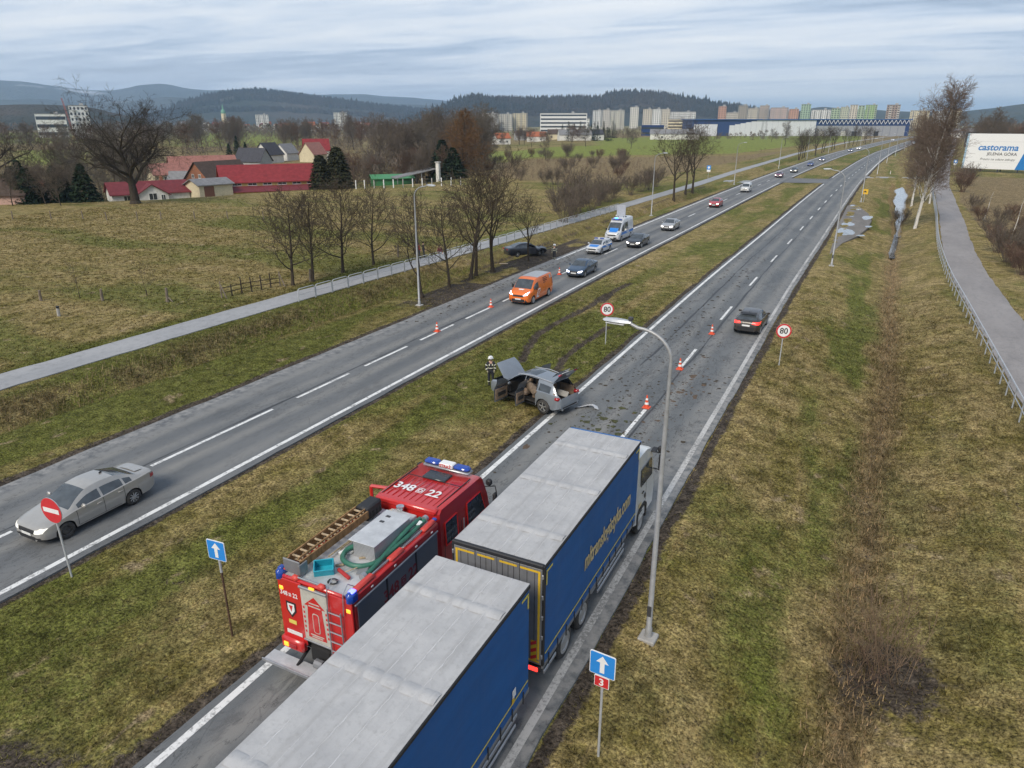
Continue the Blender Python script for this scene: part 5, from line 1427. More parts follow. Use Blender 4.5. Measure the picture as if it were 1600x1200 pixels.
for h_ in (.45, .85): MB().tube([Vector((0, 0, h_)), (b - a) * .5 + Vector((0, 0, h_ + .05)), (b - a) + Vector((0, 0, h_ - .1))], .035, 5).build('rail', M_BARK, t)
for e_, s_ in ((a, 1), (b, -1)):
    q = e_ - a; MB().tube([q + Vector((.6, 0, -.05)), q + Vector((0, 0, 1.2))], .06, 5).build('brace', M_WOOD, t)
# --- billboard
a = Vector(ground_at(1513, 268, -.3)); b = Vector(ground_at(1640, 268, -.3)); rz = R(-16)
t = thing('billboard', 'huge white and blue roadside billboard at the right edge', 'billboard', (a.x - 1.6, a.y, hz(a.x, a.y)), rz)
BW, BH, z0 = 27.0, 10.0, .7
MB().box((BW / 2, .3, z0 + BH / 2), (BW, .4, BH), .03).build('panel', M_WHITE, t)
pb = plain('billboard_blue', (.02, .19, .50), .45)
MB().prism([(13.2, z0 + .02), (BW - .02, z0 + .02), (BW - .02, z0 + BH - .02), (16.2, z0 + BH - .02)], .085, .097, 'y').build('blue_field', pb, t)
MB().box((-.25, .3, z0 + BH / 2), (.5, .7, BH), .05).build('side_frame', plain('pale_blue_frame', (.35, .50, .62), .5), t)
lettering('castorama', pb, t, (7.9, .08, z0 + 6.1), (math.pi / 2, 0, 0), 2.5, bold=.06, shear=.15, sx=.98)
lettering('JELENIA GÓRA', M_BLACK, t, (9.2, .08, z0 + 4.3), (math.pi / 2, 0, 0), 1.15, bold=.012)
lettering('Prosto na udane zakupy', M_BLACK, t, (8.3, .08, z0 + 2.8), (math.pi / 2, 0, 0), .92, shear=.3)
lettering('4', M_WHITE, t, (17.0, .075, z0 + 4.4), (math.pi / 2, 0, 0), 1.4, bold=.03)
MB().prism([(14.3, z0 + 5.9), (15.4, z0 + 5.5), (15.9, z0 + 5.9), (15.4, z0 + 6.3)], .06, .074, 'y').build('yellow_mark', M_YELS, t)
for h_ in (2.0, 7.8): MB().box((8, .095, z0 + h_), (15, .012, .04)).build('panel_seam', M_GALV, t)
for x_ in (1.2, 4.6, 9, 14, 19, 25): MB().box((x_, .5, .2), (.35, .35, 1.6)).build('leg', M_DARKM, t); 
for x_ in (1.2, 9, 19): MB().tube([(x_, .6, 9), (x_, 5, -.2)], .15, 6).build('brace', M_DARKM, t)
# hoarding half hidden behind it
p = at(1508, 233); t = thing('dark_hoarding', 'small dark hoarding behind the left edge of the billboard', 'hoarding', p, rz)
MB().box((2, 0, 5), (6, .3, 8), .05).build('panel', M_DARKM, t); MB().box((1.4, -.18, 3), (3.5, .04, .35)).build('white_strip', M_WHITE, t)
for x_ in (0, 4): MB().box((x_, .1, .4), (.3, .3, 1.6)).build('leg', M_GALV, t)
# --- traffic cones
M_CONE = plain('cone_orange', (.72, .09, .03), .5, var=.08, dirt=.1); M_CONEW = plain('cone_white', (.80, .80, .78), .4)
def cone(label, loc, group='traffic cones'):
    t = thing('traffic_cone', label, 'traffic cone', loc, 0, group)
    MB().box((0, 0, .025), (.40, .40, .05), .012).build('base', M_CONE, t)
    rr = lambda z: lerp(.135, .03, (z - .04) / .66)
    zs = [.04, .20, .32, .44, .54, .70]
    for k in range(5):
        MB().lathe([(rr(zs[k]) + .002 * (k % 2), zs[k]), (rr(zs[k + 1]) + .002 * (k % 2), zs[k + 1])] + ([(0, .70)] if k == 4 else []), 16).build('white_band' if k % 2 else 'red_band', M_CONEW if k % 2 else M_CONE, t, smooth=True)
    return t
for px, py, lb in [(683, 518, 'traffic cone nearest on the left carriageway'), (767, 480, 'traffic cone in front of the orange van'), (874, 429, 'traffic cone behind the orange van'), (1010, 637, 'nearest traffic cone on the right carriageway'), (1062, 577, 'middle traffic cone on the right carriageway'), (1112, 522, 'far traffic cone beside the dark hatchback')]:
    p = ground_at(px, py); cone(lb, (p[0], p[1], .002))
# --- mud, turf clods and debris flung on the road
def clods(name, label, n, pts, m, seed, sr):
    rg = np.random.default_rng(seed); c = np.array([pts(rg) for _ in range(n)])
    V = []; Fq = []
    oct_ = np.array([[1, 0, 0], [0, 1, 0], [-1, 0, 0], [0, -1, 0], [0, 0, .6], [.7, .7, .1], [-.7, .7, .1], [-.7, -.7, .1], [.7, -.7, .1]])
    fs = np.array([[0, 5, 4], [5, 1, 4], [1, 6, 4], [6, 2, 4], [2, 7, 4], [7, 3, 4], [3, 8, 4], [8, 0, 4]])
    for k in range(n):
        s_ = sr[0] * (sr[1] / sr[0]) ** (rg.random() ** 2.2)
        v = oct_ * (s_ * rg.uniform(.5, 1.4, (9, 1))); v[:, 2] = np.abs(v[:, 2]) * .5
        a = rg.uniform(0, 6.28); q = v.copy(); q[:, 0] = v[:, 0] * math.cos(a) - v[:, 1] * math.sin(a); q[:, 1] = v[:, 0] * math.sin(a) + v[:, 1] * math.cos(a)
        V.append(q + np.array([c[k][0], c[k][1], .006])); Fq.append(fs + 9 * k)
    o = link(name, npmesh(name, np.concatenate(V), np.concatenate(Fq), 3, m), kind='stuff'); return tag(o, label, 'debris')
M_MUD = plain('mud', (.050, .040, .028), .95, var=.4, nscale=3); M_TURF = plain('turf_clod', (.055, .058, .022), .95, var=.5, nscale=5); M_BMUD = plain('brown_mud', (.105, .072, .048), .95, var=.3)
clods('mud_clods', 'dark mud crumbs thrown across the right carriageway', 900, lambda g: (g.uniform(-12.7, -8.2) if g.random() < .8 else g.uniform(-8.2, -5.8), g.normal(37, 8)), M_MUD, 1, (.015, .12))
clods('mud_clods', 'dark mud crumbs further along the right carriageway', 420, lambda g: (g.uniform(-12.6, -9.2), g.uniform(44, 82)), M_MUD, 2, (.02, .16))
clods('mud_clods', 'brown mud crumbs around the cones', 160, lambda g: (g.normal(-7.7, .7), g.normal(36, 4)), M_BMUD, 9, (.02, .15))
clods('turf_clods', 'green turf clods behind the grey car', 90, lambda g: (g.normal(-10.6, .9), g.normal(30.2, 1.6)), M_TURF, 3, (.04, .24))
clods('mud_clods', 'dark crumbs on the closed left lane', 500, lambda g: (g.normal(-28.9, .5), g.uniform(42, 80)), M_MUD, 4, (.02, .14))
def stain(label, cx, cy, rx, ry, m, seed): 
    o = MB().prism(blob(cx, cy, rx, ry, 26, seed, .4), .0008, .0018 + .0001 * (seed % 7)).build('mud_patch', m); o['kind'] = 'structure'; return o
for k, (px, py, rx, ry, m) in enumerate([(1044, 614, .16, .28, M_BMUD), (1062, 613, .18, .22, M_BMUD), (1086, 620, .14, .3, M_BMUD), (1083, 588, .2, .3, M_BMUD), (822, 698, .13, .3, M_BMUD), (1100, 600, .12, .2, M_MUD), (1040, 652, .1, .2, M_BMUD)]):
    p = ground_at(px, py); stain('', p[0], p[1], rx, ry, m, k + 3)
# ================================================================== road vehicles
M_GLASS = plain('car_glass', (.055, .064, .070), .05, var=.35, nscale=2.5, spec=1.0); M_TYRE = plain('tyre', (.028, .028, .029), .85, dirt=.35); M_RIM = plain('alloy', (.46, .47, .48), .32, .7, dirt=.25)
M_RIMD = plain('steel_rim', (.06, .06, .062), .5, .4, dirt=.4); M_PLAST = plain('black_plastic', (.022, .022, .024), .6); M_UNDER = plain('underbody', (.018, .018, .019), .9)
M_HEAD = plain('headlight_glass', (.30, .33, .36), .10, .3, var=.5, nscale=14, spec=.9); M_HEADON = plain('headlight_lit', (1.0, .93, .80), .2, emit=2.2); M_DRL = plain('daylight_led', (.75, .80, 1.0), .2, emit=3.0)
M_TAIL = plain('tail_light', (.36, .015, .02), .2, spec=.7); M_TAILON = plain('brake_light_lit', (.95, .04, .03), .2, emit=1.1); M_PLATE = plain('number_plate', (.72, .72, .70), .5, var=.12, nscale=30)
M_CHROME = plain('chrome', (.62, .63, .64), .18, .9); M_AMBER = plain('amber_light', (.9, .35, .03), .3, emit=.8); M_BLULIT = plain('blue_beacon_lit', (.05, .25, 1.0), .2, emit=3.0); M_BLULENS = plain('blue_beacon', (.015, .06, .34), .12, spec=.8)
_wheel = {}
def wheel_mesh(r, w_, style):
    k = (round(r, 3), round(w_, 3), style)
    if k in _wheel: return _wheel[k]
    ty = MB().lathe([(r * .62, -w_ / 2), (r * .9, -w_ / 2), (r * .985, -w_ * .36), (r, -w_ * .2), (r, w_ * .2), (r * .985, w_ * .36), (r * .9, w_ / 2), (r * .62, w_ / 2), (r * .58, w_ * .2), (r * .58, -w_ * .2)], 22, 'x', closed=True).mesh('wheel', M_TYRE, True, 50)
    rm = MB(); a = w_ / 2
    if style == 'steel':
        rm.lathe([(r * .66, a * .98), (r * .63, a * 1.0), (r * .6, a * .7), (r * .5, a * .55), (r * .42, a * .8), (r * .2, a * .85), (0, a * .7)], 20, 'x')
    elif style == 'hub':
        rm.lathe([(r * .70, a * .9), (r * .66, a * 1.06), (r * .5, a * 1.0), (r * .46, a * .8), (r * .4, a * .98), (r * .15, a * 1.05), (0, a * 1.05)], 20, 'x')
    else:
        n = {'five': 5, 'multi': 9, 'seven': 7}[style]
        rm.lathe([(r * .66, a * .7), (r * .67, a * 1.0), (r * .61, a * 1.0), (r * .59, a * .5)], 22, 'x')
        rm.lathe([(r * .16, a * .7), (r * .15, a * 1.02), (0, a * 1.02)], 12, 'x')
        for q in range(n):
            an = 2 * math.pi * q / n
            rm.box((a * .88, 0, 0), (a * .22, r * (.14 if n > 5 else .19), r * .5), .006, Matrix.Translation((0, 0, 0)) @ Matrix.Rotation(an, 4, 'X') @ Matrix.Translation((0, 0, r * .38)))
        rm.mat(1).lathe([(r * .6, a * .45), (0, a * .42)], 20, 'x')
    me = rm.mesh('rim', [M_RIMD if style == 'steel' else M_RIM, M_UNDER], True, 35)
    _wheel[k] = (ty, me); return _wheel[k]
def put_wheel(t, x, y, r, w_, style, steer=0.0, tilt=0.0):
    ty, rm = wheel_mesh(r, w_, style)
    o = link('wheel', ty, t, (x, y, r), (0, tilt, steer + (math.pi if x < 0 else 0)))
    link('rim', rm, o); return o

class CarBody:
    """lofted car shell. y runs back(0) .. internally s = distance from the front bumper; front faces +Y"""
    NR = 14
    def __init__(s, L, W, H, top, belt, wid, roofw, axles, rw, arch=None, clear=.2, cowl=1.1, wsend=1.9, rwstart=3.1, rwend=3.9, win0=None, win1=None, pillars=(), tumble=.93, glassk=(7, 8), round_=.05, panel=False):
        s.__dict__.update(locals()); s.arch = arch or rw + .055
        s.ss = sorted(set([round(v, 3) for v in np.concatenate([np.linspace(0, .2, 6), np.arange(.2, L - .2, .09), np.linspace(L - .2, L, 6)])] +
                          [round(a + d, 3) for a in axles for d in np.linspace(-s.arch, s.arch, 17)] + [round(p + d, 3) for p in pillars for d in (-.045, .045)] + [cowl, wsend, rwstart, rwend] + ([win0, win1] if win0 else [])))
        s.ss = [v for v in s.ss if v <= L + 1e-6]
        s.ss = [v for i, v in enumerate(s.ss) if i == 0 or v - s.ss[i - 1] > .008]
        s.rings = [s.ring(v) for v in s.ss]
    def ring(s, v):
        w_ = smoothkeys(s.wid, v); zt = smoothkeys(s.top, v); zb = smoothkeys(s.belt, v); wr = smoothkeys(s.roofw, v)
        zu = s.clear + .10 * (1 - sstep(0, .35, v)) * .6 + .12 * sstep(s.L - .45, s.L, v)
        zb = min(zb, zt - .02); c = clamp((zt - zb) / (.30 if not s.panel else .6))
        wt = lerp(w_ * .88, wr, c); ze = zt - lerp(.02, s.round_ + .02, c)
        zm = lerp(zu, zb, .55)
        pts = [(0, zu), (.84 * w_, zu), (.965 * w_, zu + .07), (.99 * w_, lerp(zu, zb, .33)), (w_, zm), (.998 * w_, lerp(zm, zb, .62)), (.972 * w_, zb), (s.tumble * w_ + (1 - c) * .01 * w_, zb + .02 * c)]
        b = pts[-1]
        for f in (.36, .70): pts.append((lerp(b[0], wt, f) + .012 * c * math.sin(f * 3.14), lerp(b[1], ze, f)))
        pts += [(wt, ze), (wt * .93, lerp(ze, zt, .62)), (wt * .55, lerp(ze, zt, .93)), (0, zt)]
        for a in s.axles:
            d = abs(v - a)
            if d < s.arch:
                za = s.rw + math.sqrt(max(0, s.arch ** 2 - d * d))
                pts = [(x, max(z, za) if k < 6 else max(z, za + .005 * (k - 5))) for k, (x, z) in enumerate(pts)]
        return pts
    def kind(s, v, k):
        """part name of the cell at distance v, ring strip k"""
        if k <= 1: return 'underbody'
        if k in (10, 11, 12):
            if s.cowl < v < s.wsend and k > 10: return 'windshield'
            if s.rwstart < v < s.rwend and k > 10 and not s.panel: return 'rear_window'
        if s.win0 and k in (7, 8):
            if s.win0 < v < s.win1 and not any(abs(v - p) < .046 for p in s.pillars): return 'side_window'
        return 'body'
    def cells(s):
        n = s.NR
        for i in range(len(s.ss) - 1):
            v = (s.ss[i] + s.ss[i + 1]) / 2
            for sg in (1, -1):
                for k in range(n - 1):
                    q = [(s.ss[i], s.rings[i][k]), (s.ss[i], s.rings[i][k + 1]), (s.ss[i + 1], s.rings[i + 1][k + 1]), (s.ss[i + 1], s.rings[i + 1][k])]
                    P = [(sg * p[0], s.L / 2 - a, p[1]) for a, p in q]
                    if sg < 0: P = P[::-1]
                    yield v, k, sg, P
        for i, rev in ((0, False), (len(s.ss) - 1, True)):
            R_ = s.rings[i]
            for k in range(n - 1):
                P = [(R_[k][0], s.L / 2 - s.ss[i], R_[k][1]), (-R_[k][0], s.L / 2 - s.ss[i], R_[k][1]), (-R_[k + 1][0], s.L / 2 - s.ss[i], R_[k + 1][1]), (R_[k + 1][0], s.L / 2 - s.ss[i], R_[k + 1][1])]
                yield (s.ss[i], 5, 0, P if not rev else P[::-1])
    def parts(s, split=None):
        """{name: MB} merged vertices; split(v,k,sg,P,name)->name for special cuts"""
        out = {}; ix = {}
        for v, k, sg, P in s.cells():
            nm = s.kind(v, k) if sg else 'body'
            if nm == 'side_window':
                seg_ = sum(1 for p in s.pillars if v > p); nm = f'side_window|{sg}|{seg_}'
            if split: nm = split(v, k, sg, P, nm)
            if nm is None: continue
            m = out.setdefault(nm, MB()); d = ix.setdefault(nm, {})
            f = []
            for p in P:
                key = (round(p[0], 4), round(p[1], 4), round(p[2], 4))
                if key not in d: d[key] = len(m.v); m.v.append(p)
                if not f or f[-1] != d[key]: f.append(d[key])
            if len(f) > 2 and f[0] == f[-1]: f.pop()
            if len(set(f)) > 2: m.f.append(tuple(f)); m.m.append(0)
        return out
    def bvh(s):
        V = []; F = []
        for v, k, sg, P in s.cells():
            b = len(V); V.extend([Vector(p) for p in P]); F.append((b, b + 1, b + 2, b + 3))
        return BVHTree.FromPolygons(V, F)
def decal(bvh, side, corners, n=(5, 3), off=.008, m=None):
    """patch projected on a shell; side front/back/left/right/top; corners 4 x (a,b): front/back (x,z), left/right (y,z), top (x,y)"""
    m = m or MB(); V = {}; nx_, ny_ = n
    D = {'front': (0, -1, 0), 'back': (0, 1, 0), 'left': (1, 0, 0), 'right': (-1, 0, 0), 'top': (0, 0, -1)}[side]
    D = Vector(D); vs = []; ids = {}
    for j in range(ny_ + 1):
        for i in range(nx_ + 1):
            a, b = i / nx_, j / ny_
            p = [(corners[0][q] * (1 - a) + corners[1][q] * a) * (1 - b) + (corners[3][q] * (1 - a) + corners[2][q] * a) * b for q in (0, 1)]
            o = {'front': (p[0], 9, p[1]), 'back': (p[0], -9, p[1]), 'left': (-9, p[0], p[1]), 'right': (9, p[0], p[1]), 'top': (p[0], p[1], 9)}[side]
            h = bvh.ray_cast(Vector(o), D)
            if h[0] is None: continue
            nrm = h[1] if h[1].dot(D) < 0 else -h[1]
            ids[(i, j)] = len(vs); vs.append(h[0] + nrm * off)
    fs = []
    for j in range(ny_):
        for i in range(nx_):
            q = [(i, j), (i + 1, j), (i + 1, j + 1), (i, j + 1)]
            if all(x in ids for x in q):
                f = [ids[x] for x in q]
                a, b, c = (Vector(vs[f[k]]) for k in range(3))
                if (b - a).cross(c - a).dot(D) > 0: f = f[::-1]
                fs.append(tuple(f))
    m.add(vs, fs); return m
def car_text(body, m_, t, bvh, side, c, size, off=.012, **k):
    """flat lettering set on a side panel"""
    D = {'left': Vector((1, 0, 0)), 'right': Vector((-1, 0, 0)), 'back': Vector((0, 1, 0)), 'front': Vector((0, -1, 0))}[side]
    o = Vector((0, c[0], c[1])) - D * 9 if side in ('left', 'right') else Vector((c[0], 0, c[1])) - D * 9
    h = bvh.ray_cast(o, D)
    if h[0] is None: return
    rot = {'right': (math.pi / 2, 0, math.pi / 2), 'left': (math.pi / 2, 0, -math.pi / 2), 'back': (math.pi / 2, 0, 0), 'front': (math.pi / 2, 0, math.pi)}[side]
    return lettering(body, m_, t, h[0] - D * off, rot, size, **k)

SPEC = {}
SPEC['sedan'] = dict(L=4.66, W=1.81, H=1.46, top=[(0, .58), (.05, .70), (.25, .80), (.7, .90), (1.12, .985), (1.45, 1.18), (1.95, 1.41), (2.45, 1.465), (3.0, 1.43), (3.5, 1.29), (3.95, 1.105), (4.25, 1.07), (4.55, 1.05), (4.63, .95), (4.66, .80)],
    belt=[(0, .52), (.05, .62), (.3, .72), (.8, .82), (1.3, .90), (2.5, .94), (3.6, .985), (4.3, 1.0), (4.55, .98), (4.66, .74)], wid=[(0, .58), (.05, .68), (.2, .80), (.6, .88), (1.2, .90), (2.4, .905), (3.7, .90), (4.3, .85), (4.55, .78), (4.66, .66)],
    roofw=[(0, .55), (1.1, .70), (1.95, .60), (2.6, .58), (3.3, .575), (4.0, .66), (4.66, .6)], axles=(.86, 3.54), rw=.32, cowl=1.14, wsend=1.93, rwstart=3.08, rwend=3.92, win0=1.42, win1=3.62, pillars=(2.36, 3.28))
SPEC['hatch'] = dict(L=4.38, W=1.83, H=1.48, top=[(0, .58), (.05, .72), (.25, .84), (.7, .95), (1.05, 1.02), (1.4, 1.22), (1.9, 1.44), (2.4, 1.49), (3.2, 1.46), (3.7, 1.37), (3.8, 1.33), (4.15, 1.05), (4.25, 1.0), (4.36, .85), (4.38, .7)],
    belt=[(0, .52), (.05, .64), (.3, .76), (.8, .86), (1.3, .93), (2.5, .98), (3.6, 1.05), (4.1, 1.0), (4.3, .9), (4.38, .62)], wid=[(0, .58), (.05, .68), (.2, .80), (.6, .89), (1.2, .91), (2.4, .915), (3.5, .91), (4.0, .87), (4.25, .80), (4.38, .68)],
    roofw=[(0, .55), (1.05, .70), (1.9, .60), (2.6, .58), (3.6, .56), (4.0, .62), (4.38, .6)], axles=(.87, 3.55), rw=.325, cowl=1.08, wsend=1.88, rwstart=3.76, rwend=4.13, win0=1.36, win1=3.68, pillars=(2.30, 3.16))
SPEC['wagon'] = dict(SPEC['hatch'], L=4.51, top=[(0, .58), (.05, .72), (.25, .84), (.7, .95), (1.05, 1.02), (1.4, 1.22), (1.9, 1.43), (2.4, 1.48), (3.4, 1.46), (4.05, 1.40), (4.15, 1.34), (4.40, 1.05), (4.46, .98), (4.50, .85), (4.51, .7)],
    belt=[(0, .52), (.05, .64), (.3, .76), (.8, .86), (1.3, .93), (2.5, .97), (3.8, 1.02), (4.3, .98), (4.45, .9), (4.51, .62)], wid=[(0, .58), (.05, .68), (.2, .80), (.6, .88), (1.2, .89), (2.4, .895), (3.8, .89), (4.3, .84), (4.45, .78), (4.51, .68)], roofw=[(0, .55), (1.05, .70), (1.9, .60), (2.6, .58), (4.0, .56), (4.3, .60), (4.51, .6)], axles=(.87, 3.52), rwstart=4.12, rwend=4.40, win1=4.06, pillars=(2.30, 3.16, 3.55))
SPEC['suv'] = dict(L=4.85, W=1.93, H=1.77, top=[(0, .70), (.05, .88), (.25, .98), (.7, 1.08), (1.22, 1.15), (1.6, 1.42), (2.1, 1.70), (2.6, 1.77), (3.6, 1.75), (4.2, 1.68), (4.3, 1.63), (4.62, 1.22), (4.72, 1.12), (4.83, .95), (4.85, .8)],
    belt=[(0, .62), (.05, .76), (.3, .90), (.8, 1.0), (1.3, 1.06), (2.5, 1.11), (3.8, 1.17), (4.5, 1.12), (4.75, 1.0), (4.85, .7)], wid=[(0, .64), (.05, .74), (.2, .86), (.6, .945), (1.2, .965), (2.4, .965), (3.8, .965), (4.4, .92), (4.7, .86), (4.85, .74)],
    roofw=[(0, .6), (1.2, .76), (2.1, .66), (2.8, .65), (4.0, .63), (4.6, .70), (4.85, .66)], axles=(.90, 3.83), rw=.385, cowl=1.24, wsend=2.06, rwstart=4.26, rwend=4.60, win0=1.55, win1=4.22, pillars=(2.55, 3.45), clear=.27)
SPEC['van'] = dict(L=4.999, W=1.95, H=1.97, panel=True, top=[(0, .78), (.04, .92), (.15, 1.02), (.5, 1.14), (.82, 1.22), (1.2, 1.58), (1.55, 1.86), (1.9, 1.95), (2.4, 1.975), (4.6, 1.96), (4.88, 1.93), (4.96, 1.8), (5.0, 1.6)],
    belt=[(0, .60), (.04, .74), (.2, .88), (.6, 1.0), (.95, 1.08), (1.6, 1.12), (4.7, 1.12), (4.9, 1.1), (5.0, 1.0)], wid=[(0, .64), (.04, .76), (.15, .88), (.5, .95), (1.0, .975), (4.4, .975), (4.8, .955), (4.96, .92), (5.0, .86)],
    roofw=[(0, .6), (.8, .80), (1.5, .78), (2.0, .80), (4.6, .80), (5.0, .76)], axles=(.95, 4.05), rw=.34, cowl=.84, wsend=1.56, rwstart=9, rwend=9.5, win0=1.12, win1=1.98, pillars=(), tumble=.97, round_=.10)
SPEC['bigvan'] = dict(SPEC['van'], L=5.9, H=2.65, top=[(0, .80), (.04, .98), (.15, 1.10), (.5, 1.22), (.72, 1.30), (1.15, 1.82), (1.5, 2.15), (1.75, 2.32), (2.2, 2.58), (2.7, 2.65), (5.5, 2.65), (5.78, 2.60), (5.86, 2.4), (5.9, 2.1)],
    belt=[(0, .62), (.04, .78), (.2, .92), (.6, 1.08), (.95, 1.18), (1.6, 1.24), (5.6, 1.24), (5.8, 1.2), (5.9, 1.1)], wid=[(0, .68), (.04, .80), (.15, .92), (.5, .98), (1.0, 1.01), (5.3, 1.01), (5.7, .99), (5.86, .96), (5.9, .90)], roofw=[(0, .6), (.7, .84), (1.5, .82), (2.2, .80), (5.6, .82), (5.9, .80)], axles=(1.0, 4.65), cowl=.74, wsend=1.58, win0=1.10, win1=3.55, pillars=(2.05, 2.35))
SPEC['smallvan'] = dict(SPEC['van'], L=4.4, H=1.83, top=[(0, .70), (.04, .84), (.15, .94), (.6, 1.06), (.95, 1.12), (1.3, 1.42), (1.7, 1.70), (2.0, 1.80), (2.5, 1.83), (4.1, 1.81), (4.32, 1.76), (4.38, 1.6), (4.4, 1.4)], wid=[(0, .60), (.04, .70), (.15, .82), (.5, .88), (1.0, .905), (3.9, .905), (4.2, .89), (4.36, .86), (4.4, .80)], roofw=[(0, .55), (.9, .74), (1.6, .68), (2.2, .68), (4.2, .68), (4.4, .65)],
    belt=[(0, .56), (.04, .68), (.2, .80), (.6, .92), (1.0, 1.0), (1.6, 1.05), (4.2, 1.08), (4.4, 1.0)], axles=(.86, 3.58), rw=.32, cowl=.97, wsend=1.70, win0=1.25, win1=2.1, pillars=())
def make_car(name, label, cat, kind, pm, loc, rz, rims='multi', lit=None, tail=M_TAIL, group=None, plates=True, split=None, seams=True, rimf=None, side_dark=False, wheels=True, grille=M_PLAST, deform=None, body_extra=None):
    S = dict(SPEC[kind]); cb = CarBody(**S)
    t = thing(name, label, cat, loc, rz, group); L = S['L']; h2 = L / 2
    P = cb.parts(split); bv = cb.bvh()
    fin = {}
    for nm, m in P.items():
        base = nm.split('|')[0]
        if deform: m.v = [tuple(deform(Vector(p))) for p in m.v]
        mt = {'underbody': M_UNDER, 'windshield': M_GLASS, 'rear_window': M_GLASS, 'side_window': M_GLASS}.get(base, pm)
        fin[nm] = m.build(base, mt, t, smooth=True, angle=38)
    van = S.get('panel', False)
    zb0 = smoothkeys(S['belt'], .06); wf = smoothkeys(S['wid'], .06)
    if deform: return t, cb, bv, fin
    # face
    zh = zb0 + (.02 if not van else .06); hm = lit or M_HEAD
    for sg in (-1, 1):
        if van: c = [(sg * wf * .55, zh - .02), (sg * wf * .98, zh + .04), (sg * wf * 1.06, zh + .26), (sg * wf * .86, zh + .17)]
        else: c = [(sg * wf * .62, zh - .10), (sg * wf * 1.08, zh - .07), (sg * wf * 1.17, zh + .07), (sg * wf * .66, zh + .025)]
        o = decal(bv, 'front', c, (8, 4), .008).build('headlight', hm, t, smooth=True)
        decal(bv, 'front', [(sg * wf * .62, .33), (sg * wf * .98, .34), (sg * wf * .96, .41), (sg * wf * .64, .40)], (4, 2), .008).build('fog_light', M_PLAST, t, smooth=True)
        b0 = smoothkeys(S['belt'], L - .05); wb = smoothkeys(S['wid'], L - .06)
        if van: c = [(sg * wb * .84, 1.0), (sg * wb * 1.02, 1.0), (sg * wb * 1.0, 1.5), (sg * wb * .86, 1.5)]
        elif kind == 'sedan': c = [(sg * wb * .60, .80), (sg * wb * 1.14, .78), (sg * wb * 1.12, .93), (sg * wb * .56, .95)]
        elif kind == 'suv': c = [(sg * wb * .86, .86), (sg * wb * 1.20, .84), (sg * wb * 1.22, 1.04), (sg * wb * .88, 1.04)]
        else: c = [(sg * wb * .52, .84), (sg * wb * 1.16, .80), (sg * wb * 1.20, .98), (sg * wb * .60, .98)]
        if kind != 'suv': decal(bv, 'back', c, (8, 4), .008).build('tail_light', tail, t, smooth=True)
        else: MB().box((sg * .80, -h2 + .20, .97), (.24, .26, .17), .05).build('tail_light', tail, t, smooth=True)
        # mirrors
        vy = h2 - (S['cowl'] + .42); zb = smoothkeys(S['belt'], S['cowl'] + .42); ww = smoothkeys(S['wid'], S['cowl'] + .42)
        mm = MB().box((sg * (ww + .10), vy, zb + (.10 if not van else .18)), (.20, .10, .14 if not van else .30), .035).tube([(sg * ww * .93, vy, zb + .05), (sg * (ww + .06), vy, zb + .08)], .025, 5)
        mm.build('mirror', pm if not van else M_PLAST, t, smooth=True)
    decal(bv, 'front', [(-wf * .60, zh - .13), (wf * .60, zh - .13), (wf * .66, zh + .02), (-wf * .66, zh + .02)], (10, 3), .007).build('grille', grille, t, smooth=True)
    decal(bv, 'front', [(-wf * .62, .27), (wf * .62, .27), (wf * .66, .42), (-wf * .66, .42)], (8, 3), .006).build('air_intake', M_PLAST, t, smooth=True)
    if plates:
        decal(bv, 'front', [(-.26, .435 if not van else .46), (.26, .435 if not van else .46), (.26, .545 if not van else .57), (-.26, .545 if not van else .57)], (4, 1), .022).build('number_plate', M_PLATE, t)
        zpl = .66 if kind != 'sedan' else .70
        decal(bv, 'back', [(-.26, zpl), (.26, zpl), (.26, zpl + .11), (-.26, zpl + .11)], (4, 1), .018).build('number_plate', M_PLATE, t)
    decal(bv, 'back', [(-.7, .28), (.7, .28), (.7, .38), (-.7, .38)], (8, 2), .006).build('rear_diffuser', M_PLAST, t)
    # seams and handles
    if seams:
        w0 = S['win0'] - .12
        for side in ('left', 'right'):
            ds = [w0 + .02] + list(S['pillars'][:2] if not van else [S['win1'] + .06, S['win1'] + 1.25])
            if not van: ds = [w0 + .02, S['pillars'][0], min(S['pillars'][1] + .12, S['axles'][1] - S['rw'] - .02)]
            m = MB()
            for d in ds:
                zt_ = smoothkeys(S['belt'], d) - .01
                decal(bv, side, [(h2 - d - .009, S['clear'] + .12 if 'clear' in S else .34), (h2 - d + .009, S['clear'] + .12 if 'clear' in S else .34), (h2 - d + .009, zt_ if not van else S['H'] - .16), (h2 - d - .009, zt_ if not van else S['H'] - .16)], (1, 8), .003, m)
            decal(bv, side, [(h2 - ds[0], .33), (h2 - ds[-1], .33), (h2 - ds[-1], .315), (h2 - ds[0], .315)], (10, 1), .003, m)
            m.build('door_seam', M_PLAST, t)
            for d in (ds[1] - .16, ds[-1] - .14 if not van else ds[1] + .2):
                zc = smoothkeys(S['belt'], d) - .14
                h = bv.ray_cast(Vector((-9 if side == 'left' else 9, h2 - d, zc)), Vector((1 if side == 'left' else -1, 0, 0)))
                if h[0] is not None: MB().box(h[0], (.05, .19, .035), .012).build('door_handle', pm, t, smooth=True)
            if not van:     # bright sill line & window trim
                pass
    # rear wiper / antenna on roof
    if not van: MB().box((0, h2 - min(S['rwstart'] - .1, 3.4 if kind == 'hatch' else 9), smoothkeys(S['top'], min(S['rwstart'] - .1, 3.4 if kind == 'hatch' else 9)) + .03), (.03, .12, .07), .012).build('antenna', M_PLAST, t)
